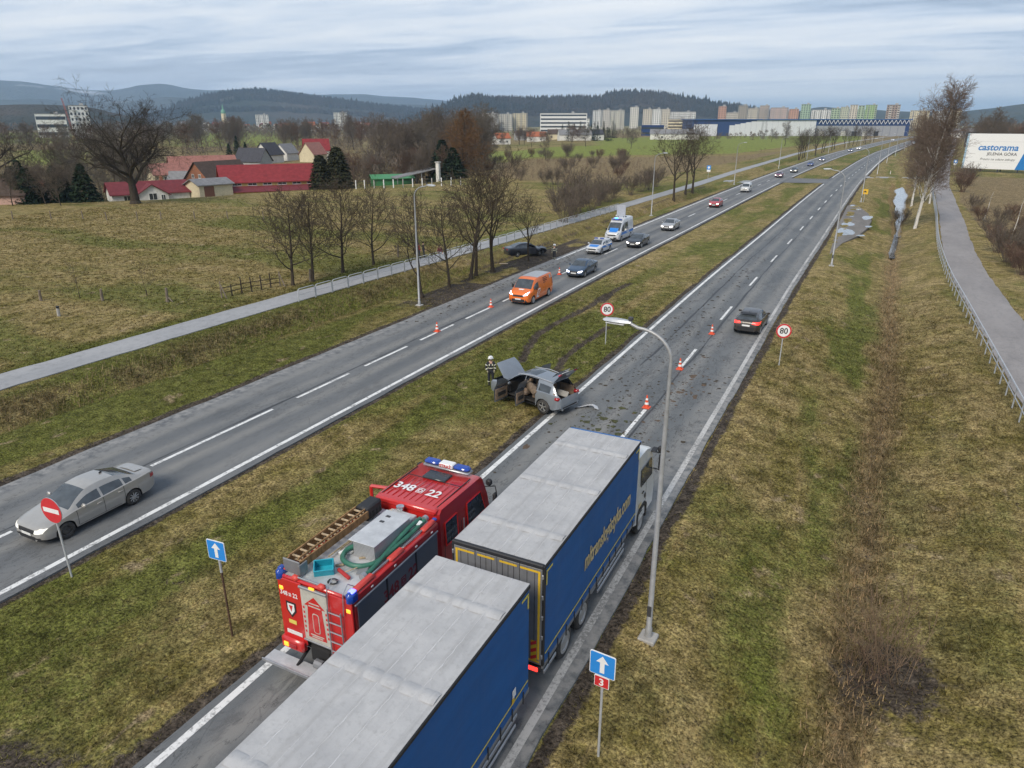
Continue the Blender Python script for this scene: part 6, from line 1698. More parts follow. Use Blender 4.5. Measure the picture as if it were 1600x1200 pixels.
    if wheels:
        for i, a in enumerate(S['axles']):
            for sg in (-1, 1):
                put_wheel(t, sg * (smoothkeys(S['wid'], a) - .115), h2 - a, S['rw'], .21, (rimf if (rimf and i == 0) else rims))
    return t, cb, bv, fin
def heading_to(dx, dy): return math.atan2(-dx, dy)     # rz so that local +Y points along (dx,dy)
DOWN = math.pi          # toward the camera
# near silver saloon
P_SILV = paint('champagne_silver', (.40, .385, .36), .10, .3, .3)
t, cb, bv, _ = make_car('car', 'champagne silver saloon driving past the no-entry sign', 'car', 'sedan', P_SILV, (-24.78, 13.80, 0), DOWN + .01, rims='multi', rimf='steel', lit=plain('headlight_soft', (.80, .78, .70), .2, emit=.35))
MB().box((-.66, 2.33 - .17, .655), (.13, .05, .07), .02).build('lamp_bulb', M_HEADON, t)
decal(bv, 'back', [(-.45, 1.06), (.45, 1.06), (.45, 1.09), (-.45, 1.09)], (6, 1), .03).build('boot_lip', P_SILV, t)
# orange service van
P_ORG = paint('van_orange', (.78, .17, .018), .06, rough=.35)
t, cb, bv, _ = make_car('van', 'orange panel van with silver roof section leading the queue', 'van', 'van', P_ORG, (-24.55, 52.75, 0), DOWN, rims='hub', lit=M_DRL)
m = MB(); decal(bv, 'top', [(-.70, -2.2), (.70, -2.2), (.72, .35), (-.72, .35)], (6, 8), .012, m); m.build('roof_panel', plain('silver_roof', (.42, .44, .46), .4, .2), t, smooth=True)
m = MB(); decal(bv, 'front', [(-.86, .28), (.86, .28), (.84, .52), (-.84, .52)], (10, 4), .005, m); m.build('bumper', M_PLAST, t, smooth=True)
M_RT = plain('dark_print', (.10, .02, .01), .5)
for k, ln in enumerate([(.75, .10), (.95, .12), (.85, .12), (.5, .10)]):
    for q in range(4): decal(bv, 'left', [(-.45 - ln[0] * q / 4, 1.74 - .13 * k), (-.45 - ln[0] * (q + .8) / 4, 1.74 - .13 * k), (-.45 - ln[0] * (q + .8) / 4, 1.74 - .13 * k + ln[1] * .6), (-.45 - ln[0] * q / 4, 1.74 - .13 * k + ln[1] * .6)], (2, 1), .008).build('print_line', M_RT, t)
m = MB(); decal(bv, 'left', [(1.02, .42), (.86, .42), (.62, 1.0), (.74, 1.0)], (3, 6), .012, m); decal(bv, 'left', [(.92, .42), (.45, .40), (.45, .50), (.92, .53)], (4, 2), .013, m); decal(bv, 'left', [(.74, .95), (.22, 1.02), (.26, 1.10), (.70, 1.06)], (4, 2), .012, m); decal(bv, 'left', [(.66, .62), (.58, .60), (.20, .95), (.30, .97)], (3, 4), .014, m)
m.build('white_stripe', M_WHITE, t)
decal(bv, 'left', [(-1.75, 1.55), (-2.05, 1.55), (-2.05, 1.82), (-1.75, 1.82)], (2, 2), .012).build('round_emblem', plain('emblem_grey', (.4, .42, .45), .5), t)
decal(bv, 'top', [(-.25, 1.75), (.25, 1.75), (.2, 1.95), (-.2, 1.95)], (4, 2), .01).build('bonnet_emblem', M_WHITE, t)
# queue behind it
make_car('car', 'dark blue saloon with white daytime lights behind the orange van', 'car', 'sedan', paint('blue_paint', (.035, .070, .125), .1, .3), (-24.45, 64.4, 0), DOWN, rims='seven', lit=M_DRL)
make_car('car', 'black saloon with lit headlights beside the police van', 'car', 'sedan', paint('black_paint', (.022, .026, .034), .1, .2), (-24.55, 83.2, 0), DOWN, rims='hub', lit=M_HEADON)
make_car('car', 'silver saloon with lit headlights behind the black saloon', 'car', 'sedan', paint('silver_paint', (.44, .44, .43), .1, .45), (-24.6, 98.6, 0), DOWN, rims='multi', lit=M_HEADON)
make_car('car', 'bright red hatchback with lit headlights', 'car', 'hatch', paint('red_paint', (.42, .025, .035), .05), (-24.6, 129.5, 0), DOWN, rims='multi', lit=M_HEADON)
make_car('van', 'small white van behind the red hatchback', 'van', 'smallvan', paint('white_paint', (.66, .66, .64), .1), (-24.6, 161, 0), DOWN, rims='hub')
for k, (x, y, c, kd, lb) in enumerate([(-23.6, 207.5, (.16, .03, .075), 'hatch', 'maroon car near the junction'), (-22.2, 230.5, (.025, .03, .035), 'sedan', 'black car with bright headlights near the junction'), (-20.7, 266, (.02, .045, .20), 'hatch', 'bright blue car beyond the junction'), (-19.6, 302, (.03, .035, .13), 'sedan', 'dark navy car beyond the bright blue one'), (-13.9, 405, (.03, .04, .16), 'hatch', 'small blue car far along the road, left of a pair'), (-11.2, 437, (.55, .55, .56), 'sedan', 'small white car far along the road, right of a pair'), (6.4, 652, (.5, .52, .6), 'sedan', 'tiny pale car at the far bend')]):
    dy = 6.0; dx = float(shift(y + 3) - shift(y - 3))
    make_car('car', lb, 'car', kd, paint('far_paint_%d' % k, c, .05), (x, y, 0), heading_to(-dx, -dy), rims='hub', lit=M_HEADON if k not in (2,) else None, seams=False)
# brown hatchback driving away
t, cb, bv, _ = make_car('car', 'dark brown hatchback with glowing brake lights driving away', 'car', 'hatch', paint('brown_paint', (.060, .050, .042), .12, .35), (-6.50, 51.75, 0), R(-2), rims='hub', tail=M_TAILON)
MB().box((0, -1.60, 1.475), (1.06, .34, .03), .012).build('roof_spoiler', M_PLAST, t); 
decal(bv, 'back', [(-.72, .40), (.72, .40), (.74, .60), (-.74, .60)], (8, 3), .005).build('lower_bumper', M_PLAST, t)
# police estate and van
P_PW = paint('police_silver', (.62, .63, .64), .06, .1); M_PB = plain('police_blue', (.02, .20, .62), .35)
def police_marks(t, bv, h2, van):
    z0 = .66 if not van else .80; z1 = z0 + (.22 if not van else .30)
    for side in ('left', 'right'):
        decal(bv, side, [(h2 - .6, z0), (-h2 + .35, z0), (-h2 + .35, z1), (h2 - 1.0, z1)], (16, 3), .006).build('blue_band', M_PB, t, smooth=True)
        car_text('POLICJA', M_WHITE, t, bv, side, (-.1 if not van else -.4, (z0 + z1) / 2), .22 if not van else .30, off=.012, bold=.006)
    decal(bv, 'top', [(-.55, h2 - .98), (.55, h2 - .98), (.48, h2 - .32), (-.48, h2 - .32)], (6, 5), .006).build('bonnet_band', M_PB, t, smooth=True)
t, cb, bv, _ = make_car('police_car', 'silver police estate car with blue bands and light bar', 'police car', 'wagon', P_PW, (-27.25, 76.9, 0), DOWN - .02, rims='multi')
police_marks(t, bv, SPEC['wagon']['L'] / 2, False)
lb_ = MB().box((0, .05, 1.56), (1.15, .26, .10), .04).build('light_bar', M_BLULENS, t, smooth=True); MB().box((0, .05, 1.565), (.3, .27, .09), .03).build('bar_centre', M_WHITE, lb_)
t, cb, bv, _ = make_car('police_van', 'tall police van with flashing blue light and raised message board', 'police van', 'bigvan', P_PW, (-28.3, 87.2, 0), DOWN, rims='hub')
police_marks(t, bv, SPEC['bigvan']['L'] / 2, True)
m = MB(); decal(bv, 'front', [(-.9, .28), (.9, .28), (.88, .58), (-.88, .58)], (10, 4), .005, m); m.build('bumper', M_PLAST, t, smooth=True)
lb_ = MB().box((0, 1.15, 2.58), (1.35, .30, .12), .05).build('light_bar', M_BLULENS, t, smooth=True); MB().box((.05, 1.16, 2.70), (.42, .26, .14), .06).build('beacon', M_BLULIT, lb_, smooth=True)
mb_ = MB().box((0, -.45, 3.45), (1.15, .10, 1.35), .02).build('message_board', plain('board_grey', (.40, .42, .46), .5), t)
for x_ in (-.35, .35): MB().tube([(x_, -.45, 2.5), (x_, -.45, 2.9)], .04, 6).build('board_strut', M_DARKM, mb_)
MB().box((-.75, -.1, 2.8), (.16, .16, .18), .03).build('siren', M_DARKM, t); MB().box((.75, -.8, 2.78), (.14, .14, .14), .03).build('work_lamp', M_WHITE, t)
# --- crashed dark car round the tree
def crush(p):
    q = p.copy()
    d = math.hypot(p.x + 1.0, (p.y - .25) * .9)
    k = math.exp(-(d / .75) ** 2)
    q.x += .75 * k; q.z += .05 * k * math.sin(p.y * 9)
    f = sstep(.4, 2.2, p.y)
    q.z += f * (.10 * math.sin(p.x * 6 + p.y * 5) - .04); q.x += f * .14 * math.sin(p.y * 7 + p.z * 8); q.y -= f * .12 * abs(math.sin(p.x * 5 + p.z * 4))
    q.x += .16 * (p.y - .2) ** 2 * .5 * (1 if p.y > 0 else .6)
    return q
P_WR = paint('black_blue_paint', (.020, .024, .034), .25, .25)
a, b = Vector(ground_at(794, 403, .2)), Vector(ground_at(853, 400, .2))
t, cb, bv, fin = make_car('wrecked_car', 'wrecked dark saloon wrapped around the short tree on the left verge', 'car', 'sedan', P_WR, (-33.9, 71.0, hz(-33, 70) + .02), heading_to(.80, .95), deform=crush, split=lambda v, k, sg, P, nm: None if nm.startswith('side_window|1|0') or (nm == 'windshield' and sg > 0 and v > 1.5) else nm)
for y_, x_, st in ((1.47, .72, .3), (1.45, -.66, .5), (-1.21, .78, 0), (-1.21, -.72, 0)): put_wheel(t, x_, y_, .32, .21, 'five', st)
MB().box((.2, 1.95, .72), (1.3, .7, .05), .02, Matrix.Rotation(.35, 3, 'X')).build('buckled_bonnet', P_WR, t); MB().box((0, 1.4, .62), (1.2, 1.0, .35), .1).build('engine', M_UNDER, t); MB().box((0, -.2, .75), (1.4, 1.8, .5), .1).build('cabin_floor', M_UNDER, t)
MB().box((.98, .45, .62), (.08, .9, .7), .03, Matrix.Rotation(-.35, 3, 'Z')).build('door', P_WR, t)
for sg in (-1, 1): MB().box((sg * .55, -2.30, .86), (.4, .06, .14), .02).build('tail_light', M_TAIL, t)
# debris near it
o = MB().box((0, 0, .05), (.9, .3, .06), .02).build('debris_strip', plain('pale_wood', (.5, .38, .25), .8), loc=pz(*ground_at(787, 412)[:2]), rot=(0, 0, .5)); tag(o, 'pale splintered strip lying on the verge by the wreck', 'debris')
# --- grey off-road estate with everything open
P_SUV = paint('steel_blue_grey', (.25, .28, .315), .18, .3, .34); M_TAN = plain('tan_leather', (.23, .165, .115), .7, var=.35); M_INT = plain('dark_trim', (.022, .021, .021), .8)
S = SPEC['suv']; h2 = S['L'] / 2
def cut(v, k, sg, P, nm):
    z = sum(p[2] for p in P) / 4
    if sg == -1 and 2 <= k <= 9:                     # left side doors
        if 1.40 < v < 2.52 and z > .40: return f'door_front_left'
        if 2.56 < v < 3.42 and z > .40 and not (abs(v - 3.83) < .46): return 'door_rear_left'
    if sg == 1 and 2 <= k <= 9 and 1.40 < v < 2.52 and z > .40: return 'door_front_right'
    if k >= 10 and .16 < v < 1.20 and sg: return 'bonnet'
    if v > 4.24 and k >= 10 and v < 4.79 and sg: return 'tailgate'
    return nm
SUVP = (-14.53, 31.62, .02); SUVH = heading_to(-.966, .259)
t, cb, bv, fin = make_car('wrecked_suv', 'steel grey off-road estate stopped across the median edge, doors, bonnet and tailgate open', 'car', 'suv', P_SUV, SUVP, SUVH, rims='five', split=cut, plates=False, seams=False)
for nm, hinge, ang in (('door_front_left', (-.955, h2 - 1.42), R(-86)), ('door_rear_left', (-.955, h2 - 2.58), R(-84)), ('door_front_right', (.955, h2 - 1.42), R(58))):
    o = fin[nm]; o.name = 'door'
    hx, hy = hinge
    o.data.transform(Matrix.Translation((-hx, -hy, 0))); o.location = (hx, hy, 0); o.rotation_euler = (0, 0, ang)
    v_ = [Vector(q.co) for q in o.data.vertices]; ymin = min(q.y for q in v_); sgx = 1 if hx < 0 else -1
    # recolour the glass strip, leave a frame: inner trim panel
    MB().box((.055 * sgx, ymin / 2, .74), (.05, -ymin * .9, .60), .02).build('door_trim', M_TAN if nm != 'door_front_right' else M_INT, o)
    MB().box((.085 * sgx, ymin / 2, .72), (.03, -ymin * .6, .22), .02).build('door_pocket', M_INT, o)
    g = MB().prism([(-.12, 1.13), (ymin + .08, 1.16), (ymin + .12, 1.60), (-.62, 1.52)], .04 * sgx + .06 * sgx, .045 * sgx + .06 * sgx, 'x'); g.build('door_window', M_GLASS, o)
o = fin['bonnet']; py_ = h2 - 1.20; o.data.transform(Matrix.Translation((0, -py_, -1.13))); o.location = (0, py_, 1.15); o.rotation_euler = (R(58), 0, 0)
o = fin['tailgate']; py_ = h2 - 4.24; o.data.transform(Matrix.Translation((0, -py_, -1.64))); o.location = (0, py_, 1.66); o.rotation_euler = (R(-98), 0, 0)
MB().box((0, -.42, -.10), (1.2, .02, .34), .01, Matrix.Rotation(R(-38), 3, 'X')).build('tailgate_window', M_GLASS, o)
for sg in (-1, 1): MB().box((sg * .62, -.46, -.50), (.24, .06, .10), .02).build('tail_light', plain('tail_red', (.6, .03, .06), .3), o)
MB().box((0, -.44, -.40), (.55, .05, .12), .01).build('plate_recess', M_PLATE, o)
# inside
M_ALUX = plain('brushed_rail', (.42, .43, .45), .55, .3)
MB().box((0, -.35, .44), (1.66, 3.3, .10), .03).build('cabin_floor', M_INT, t); MB().box((0, h2 - 1.36, .82), (1.62, .30, .60), .06).build('dashboard', M_INT, t)
MB().box((0, h2 - .75, .72), (1.3, .9, .36), .08).build('engine', M_UNDER, t)
for sg in (-1, 1):
    for y_ in (h2 - 2.25, h2 - 3.15):
        s_ = MB().box((sg * .40, y_, .66), (.52, .55, .22), .06).build('seat', M_TAN, t, smooth=True); MB().box((sg * .40, y_ - .30, 1.02), (.50, .16, .66), .06, Matrix.Rotation(R(-12), 3, 'X')).build('seat_back', M_TAN, s_, smooth=True); MB().box((sg * .40, y_ - .37, 1.42), (.26, .12, .18), .04).build('headrest', M_TAN, s_, smooth=True)
MB().tube([(-.72, h2 - 2.5, 1.42), (-.80, h2 - 2.9, 1.25), (-.80, h2 - 3.3, 1.02), (-.72, h2 - 3.3, .75)], [.10, .20, .24, .12], 9).build('curtain_airbag', plain('airbag_brown', (.16, .12, .085), .9, var=.4, nscale=9), t, smooth=True)
MB().box((0, h2 - 4.1, .62), (1.45, 1.0, .08), .02).build('boot_floor', plain('boot_carpet', (.05, .045, .04), .9), t)
for sg in (-1, 1): MB().box((sg * .80, h2 - 4.05, .95), (.08, .95, .55), .03).build('boot_trim', M_TAN, t)
MB().box((.1, h2 - 4.2, .95), (.05, .9, .30), .02, Matrix.Rotation(.5, 3, 'Y')).build('load_cover', plain('grey_cover', (.34, .33, .31), .8), t)
for sg in (-1, 1): MB().tube([(sg * .68, h2 - 2.0, 1.70), (sg * .665, h2 - 3, 1.79), (sg * .64, h2 - 4.2, 1.71)], .022, 6).build('roof_rail', M_ALUX, t, smooth=True)
decal(bv, 'top', [(-.42, h2 - 3.0), (.42, h2 - 3.0), (.42, h2 - 2.15), (-.42, h2 - 2.15)], (4, 4), .006).build('sunroof', M_GLASS, t)
decal(bv, 'back', [(-.75, .36), (.75, .36), (.78, .50), (-.78, .50)], (8, 2), .006).build('lower_bumper', M_PLAST, t)
for sg in (-1, 1): MB().tube([(sg * .6, -h2 - .03, .38), (sg * .6, -h2 + .12, .38)], .05, 8).build('exhaust_tip', M_CHROME, t)
p = ground_at(915, 640); o = MB()
for k in range(9):
    a_ = k / 8 * 2.4; o.box((.55 * math.cos(a_), .30 * math.sin(a_), .10 + .06 * math.sin(a_ * 2)), (.24, .22, .04), .012, Euler((.3 * math.sin(a_ * 3), .4, a_)).to_matrix())
o = o.build('bumper_fragment', paint('fragment_silver', (.50, .51, .53), .2), loc=(p[0], p[1], .0), rot=(0, 0, .4)); tag(o, 'curved silver bodywork fragment on the road behind the grey car', 'debris')
# ================================================================== lorry, trailer, fire engine
bt_ = NB('curtain_blue'); nq1 = bt_.noise(1.0, 4, .6, bt_.obj, (1, .6, 3)); nq2 = bt_.noise(.7, 3, .5, bt_.obj, (1, 2.2, .15))
bt_.col(bt_.mix(bt_.rng(nq1, .3, .7), (.004, .092, .30), (.007, .118, .37))); bt_.P(rough=.45, spec=.4)
bt_.bump(bt_.math('ADD', nq2, bt_.math('MULTIPLY', bt_.noise(60, 2, .5, bt_.obj), .05)), .35, .06); M_CURT = bt_.m
bt_ = NB('roof_tarpaulin'); nq1 = bt_.noise(1.3, 6, .65, bt_.obj); nq2 = bt_.noise(.9, 4, .6, bt_.obj, (3.5, .25, 1)); nq3 = bt_.noise(6, 5, .7, bt_.obj)
c_ = bt_.mix(bt_.rng(nq1, .3, .7), (.38, .38, .385), (.50, .495, .49)); c_ = bt_.mix(bt_.rng(nq2, .52, .66, 0, .55), c_, (.33, .325, .32)); c_ = bt_.mix(bt_.rng(nq3, .52, .72, 0, .45), c_, (.27, .265, .26))
bt_.col(c_); bt_.P(rough=.7, spec=.3); bt_.bump(bt_.math('ADD', bt_.math('MULTIPLY', nq2, 1.0), bt_.math('MULTIPLY', nq3, .3)), .5, .05); M_TARP = bt_.m
M_TAPE = plain('reflective_yellow', (.72, .46, .03), .4, var=.06, dirt=.08); M_YLINE = plain('yellow_line', (.70, .58, .12), .5); M_ALU = plain('aluminium', (.40, .41, .43), .38, .55, dirt=.25); M_ALUD = plain('door_grey', (.25, .255, .265), .45, .35, dirt=.25, var=.08)
M_GOLD = plain('gold_print', (.62, .50, .27), .5)
def curtain_box(t, L, W, z0, H, logo=None, tape_rear=True):
    """curtain-sided body; y from -L/2 to L/2"""
    h = L / 2; w_ = W / 2
    # roof: gently ribbed tarpaulin sheet
    nx_, ny_ = 24, 60; V = []; Fq = []
    rr = random.Random(int(L * 100))
    for j in range(ny_ + 1):
        for i in range(nx_ + 1):
            x = -w_ + W * i / nx_; y = -h + L * j / ny_
            edge = min(1, (w_ - abs(x)) / .12) * min(1, (h - abs(y)) / .12)
            rib = 0.02 * max(0, 1 - abs((i % 4) - 0) / 1.0) if 0 < i < nx_ else 0
            cross = .026 * math.exp(-(((y + h) / L * 3) % 1 - .5) ** 2 / .0012)
            sag = -.018 * math.sin(math.pi * ((i / 4) % 1)) + .010 * (mnoise.noise(Vector((x * 1.3, y * .8, L))))
            V.append((x, y, H + edge * (rib + cross + sag + .01)))
    for j in range(ny_):
        for i in range(nx_):
            a = j * (nx_ + 1) + i; Fq.append((a, a + 1, a + nx_ + 2, a + nx_ + 1))
    rt = MB().add(V, Fq).build('roof_tarpaulin', M_TARP, t, smooth=True, angle=60)
    M_SEAM = plain('tarp_seam', (.56, .555, .55), .7, var=.2, nscale=3, dirt=.2)
    for k in range(1, 6):
        x = -w_ + W * k * 4 / 24; m = MB()
        pts_ = [(x + .006 * math.sin(y_ * 3 + k), -h + .05 + (L - .1) * y_ / 40, H + .034) for y_ in range(41)]
        m.add([(p_[0] + s2 * .014, p_[1], p_[2] - (.012 if s2 else 0)) for p_ in pts_ for s2 in (-1, 0, 1)], [q for j_ in range(40) for q in ((j_ * 3, j_ * 3 + 1, j_ * 3 + 4, j_ * 3 + 3), (j_ * 3 + 1, j_ * 3 + 2, j_ * 3 + 5, j_ * 3 + 4))])
        m.build('seam', M_SEAM, rt)
    for k in range(3):
        y = -h + L * (k + .5) / 3; MB().prism([(y - .16, H + .010), (y - .05, H + .044), (y + .05, H + .044), (y + .16, H + .010)], -w_ + .04, w_ - .04, 'x').build('roof_bow', M_TARP, rt, smooth=True, angle=80)
    for sg in (-1, 1):
        m = MB(); ny2 = 70; nz2 = 8; V = []; Fq = []
        for j in range(ny2 + 1):
            for k in range(nz2 + 1):
                y = -h + .06 + (L - .12) * j / ny2; z = z0 + (H - .10 - z0) * k / nz2
                f = math.sin(math.pi * k / nz2)
                V.append((sg * (w_ + .006 + f * (.006 * math.sin(y * 5.3) + .008 * mnoise.noise(Vector((y * 1.1, z, sg))))), y, z))
        for j in range(ny2):
            for k in range(nz2):
                a = j * (nz2 + 1) + k; q = (a, a + nz2 + 1, a + nz2 + 2, a + 1); Fq.append(q if sg > 0 else q[::-1])
        c = m.add(V, Fq).build('side_curtain', M_CURT, t, smooth=True, angle=60)
        MB().box((sg * (w_ - .01), 0, H - .06), (.07, L - .01, .11), .02).build('roof_rail', M_PLAST, t)
        MB().box((sg * (w_ + .020), 0, z0 + .32), (.006, L - .2, .035)).build('yellow_stripe', M_YLINE, c)
        for ye, s2 in ((h - .12, -1), (-h + .12, 1)):
            MB().box((sg * (w_ + .021), ye + s2 * .16, H - .22), (.006, .36, .055)).build('corner_mark', M_YLINE, c); MB().box((sg * (w_ + .021), ye, H - .42), (.006, .055, .38)).build('corner_mark', M_YLINE, c)
        for k in range(13):
            y = -h + .35 + (L - .7) * k / 12; MB().box((sg * (w_ + .016), y, z0 - .02), (.02, .035, .36)).build('strap', M_PLAST, c)
        MB().box((sg * (w_ - .02), 0, z0 - .05), (.06, L, .14), .01).build('side_beam', M_ALUD, t)
    MB().box((0, 0, z0 - .03), (W - .1, L - .1, .16), .02).build('floor', M_UNDER, t)
    MB().box((0, h - .04, (z0 + H) / 2), (W - .02, .08, H - z0 - .02), .02).build('front_wall', M_CURT, t)
    # rear doors
    y0 = -h - .01
    for k in range(4):
        x0 = -w_ + .03 + (W - .06) * k / 4; x1 = -w_ + .03 + (W - .06) * (k + 1) / 4
        d = MB().box(((x0 + x1) / 2, y0, (z0 + H) / 2 - .05), (x1 - x0 - .012, .05, H - z0 - .12), .006).build('rear_door', M_ALUD, t)
        for q in range(2 if k in (0, 3) else 3):
            xx = lerp(x0, x1, (q + 1) / (3 if k in (0, 3) else 4)); MB().box((xx, y0 - .027, (z0 + H) / 2), (.012, .006, H - z0 - .3)).build('groove', M_PLAST, d)
        top = H - .20
        MB().box(((x0 + x1) / 2 + (.05 if k == 0 else -.05 if k == 3 else 0), y0 - .029, top), (x1 - x0 - .14, .006, .055)).build('reflective_tape', M_TAPE, d)
        if k in (0, 3): MB().box((x0 + .085 if k == 0 else x1 - .085, y0 - .029, (z0 + top) / 2 + .1), (.06, .006, top - z0 - .15)).build('reflective_tape', M_TAPE, d)
        MB().box(((x0 + x1) / 2, y0 - .029, z0 + .10), (x1 - x0 - .1, .006, .05)).build('reflective_tape', M_TAPE, d)
    for sg in (-1, 1):
        for k in range(5): MB().box((sg * (w_ - .015), y0 - .02, z0 + .3 + k * (H - z0 - .6) / 4), (.05, .08, .12), .01).build('hinge', M_ALU, t)
        MB().box((sg * w_ * .999, y0 + .02, (z0 + H) / 2), (.05, .10, H - z0), .01).build('corner_post', M_PLAST, t)
        hz_ = MB().box((sg * (w_ - .24), y0 - .034, z0 + .42), (.16, .008, .62)).build('hazard_plate', M_TAPE, t)
        for k in range(3): MB().prism([(sg * (w_ - .24) - .08, z0 + .12 + .22 * k), (sg * (w_ - .24) + .08, z0 + .22 + .22 * k), (sg * (w_ - .24) + .08, z0 + .33 + .22 * k), (sg * (w_ - .24) - .08, z0 + .23 + .22 * k)], y0 - .043, y0 - .039, 'y').build('red_bar', M_REDS, hz_)
    MB().box((0, y0, H - .03), (W, .12, .12), .02).build('rear_header', M_PLAST, t)
    MB().box((0, y0 + .05, z0 - .16), (W - .1, .14, .16), .02).build('rear_bumper', M_PLAST, t)
    for sg in (-1, 1): MB().box((sg * (w_ - .32), y0 - .03, z0 - .16), (.4, .05, .12), .015).build('tail_light', M_TAILON if sg > 0 else M_TAIL, t)
def truck_axle(t, y, W, dual, r=.48, steer=0):
    for sg in (-1, 1):
        for k in range(2 if dual else 1): put_wheel(t, sg * (W / 2 - .18 - .30 * k), y, r, .28, 'hub' if k == 0 else 'steel')
W_ = 2.55
t = thing('lorry', 'blue curtain-sided lorry with white cab standing beside the fire engine', 'lorry', (-6.97, 17.08, 0), 0); LT = t
curtain_box(t, 7.85, W_, 1.0, 4.0)
MB().box((0, 1.0, .72), (.9, 11, .22), .03).build('chassis', M_UNDER, t)
truck_axle(t, -2.3, W_, True); truck_axle(t, -.95, W_, True); truck_axle(t, 4.75, W_, False)
for sg in (-1, 1):
    MB().box((sg * (W_ / 2 - .05), 1.6, .62), (.05, 2.6, .12), .02).build('side_guard', M_ALU, t); MB().box((sg * (W_ / 2 - .05), 1.6, .40), (.05, 2.6, .12), .02).build('side_guard', M_ALU, t)
    MB().box((sg * (W_ / 2 - .05), -3.35, .62), (.05, .8, .12), .02).build('side_guard', M_ALU, t); MB().box((sg * .95, -1.6, .98), (.36, 2.5, .06), .02).build('mudguard', M_PLAST, t)
MB().box((.85, .55, .62), (.55, 1.0, .55), .08).build('fuel_tank', M_ALU, t)
lettering('mltranslogistyka.com', M_GOLD, t, (W_ / 2 + .030, .95, 2.34), (math.pi / 2, 0, math.pi / 2), .80, bold=.016, sx=.62, shear=.12)
lettering('mltranslogistyka.com', M_GOLD, t, (-W_ / 2 - .030, .6, 2.30), (math.pi / 2, 0, -math.pi / 2), .92, bold=.012, sx=.62)
MB().box((0, 4.0, 3.93), (2.56, .14, .12), .04).build('headboard_edge', M_CURT, t)
P_CAB = paint('cab_white', (.74, .74, .72), .1)
prof = [(4.15, .55), (6.28, .50), (6.34, 1.15), (6.26, 1.75), (6.0, 2.62), (5.72, 3.02), (5.2, 3.18), (4.15, 3.24)]
def cabshell(t, prof, w_, pm, taper=.06, zt=2.0):
    n = len(prof); m = MB(); vs = []
    for f in (-1, -.93, .93, 1):
        for (y, z) in prof:
            k = 1 if abs(f) < 1 else 0
            cy = sum(p[0] for p in prof) / n; cz = sum(p[1] for p in prof) / n
            s_ = 1 if k else .96
            tp = 1 - taper * clamp((z - zt) / 1.7)
            vs.append((f * w_ * tp, cy + (y - cy) * s_, cz + (z - cz) * s_))
    fs = [tuple(range(n - 1, -1, -1)), tuple(range(3 * n, 4 * n))]
    for q in range(3):
        for i in range(n): fs.append((q * n + i, q * n + (i + 1) % n, (q + 1) * n + (i + 1) % n, (q + 1) * n + i))
    m.add(vs, fs); bm = bmesh.new(); me = m.mesh('x', pm); bm.from_mesh(me); bmesh.ops.recalc_face_normals(bm, faces=bm.faces); bm.to_mesh(me); bm.free()
    o = link('cab', me, t); me.polygons.foreach_set('use_smooth', [True] * len(me.polygons)); me.set_sharp_from_angle(angle=R(32)); return o
cab_ = cabshell(t, prof, 1.24, P_CAB)
for sg in (-1, 1):
    s_ = MB().prism([(4.55, 1.95), (5.95, 1.85), (5.78, 2.62), (4.55, 2.62)], sg * 1.243, sg * 1.248, 'x').build('side_window', M_GLASS, cab_)
    d = MB().box((sg * 1.244, 5.25, 1.55), (.006, .012, 2.0)).build('door_seam', M_PLAST, cab_); MB().box((sg * 1.25, 4.85, 1.62), (.03, .2, .05), .01).build('door_handle', M_PLAST, cab_)
    MB().prism([(4.25, .42), (4.25, .95), (4.45, 1.12), (5.15, 1.12), (5.4, .95), (5.42, .42), (5.28, .42), (5.26, .86), (5.06, 1.0), (4.5, 1.0), (4.36, .86), (4.36, .42)], sg * 1.20, sg * 1.27, 'x').build('wheel_arch', M_PLAST, t)
    mr = MB().box((sg * 1.50, 6.05, 2.35), (.14, .16, .62), .05).build('mirror', M_PLAST, t, smooth=True); MB().tube([(sg * 1.2, 6.0, 2.72), (sg * 1.5, 6.05, 2.70)], .025, 5).tube([(sg * 1.22, 6.1, 2.0), (sg * 1.5, 6.05, 2.02)], .025, 5).build('mirror_arm', M_PLAST, mr)
    MB().box((sg * 1.46, 6.02, 2.86), (.16, .16, .24), .05).build('wide_mirror', M_PLAST, mr, smooth=True); MB().box((sg * 1.28, 5.9, 2.85), (.20, .42, .05), .02).build('wind_visor', M_PLAST, t)
    MB().box((sg * 1.256, 4.55, 1.25), (.008, .30, .14)).build('gold_emblem', M_GOLD, t); MB().box((sg * 1.255, 5.15, 1.36), (.008, .14, .18)).build('black_emblem', M_BLACK, t)
    MB().box((sg * .95, 6.34, .85), (.45, .06, .2), .03).build('headlight', M_HEADON, t)
    MB().prism([(3.98, 1.0), (4.4, .9), (4.4, 3.1), (3.98, 3.5)], sg * 1.12, sg * 1.16, 'x').build('wind_deflector', P_CAB, t)
MB().prism([(-1.12, 1.9), (1.12, 1.9), (1.06, 2.75), (-1.06, 2.75)], 0, .012, 'y').xform(Matrix.Translation((0, 6.235, 0)) @ Matrix.Translation((0, 0, 1.9)) @ Matrix.Rotation(R(-14), 4, 'X').inverted() @ Matrix.Translation((0, 0, -1.9))).build('windshield', M_GLASS, cab_)
MB().box((0, 6.36, .95), (1.5, .05, .5), .02).build('grille', M_PLAST, t)
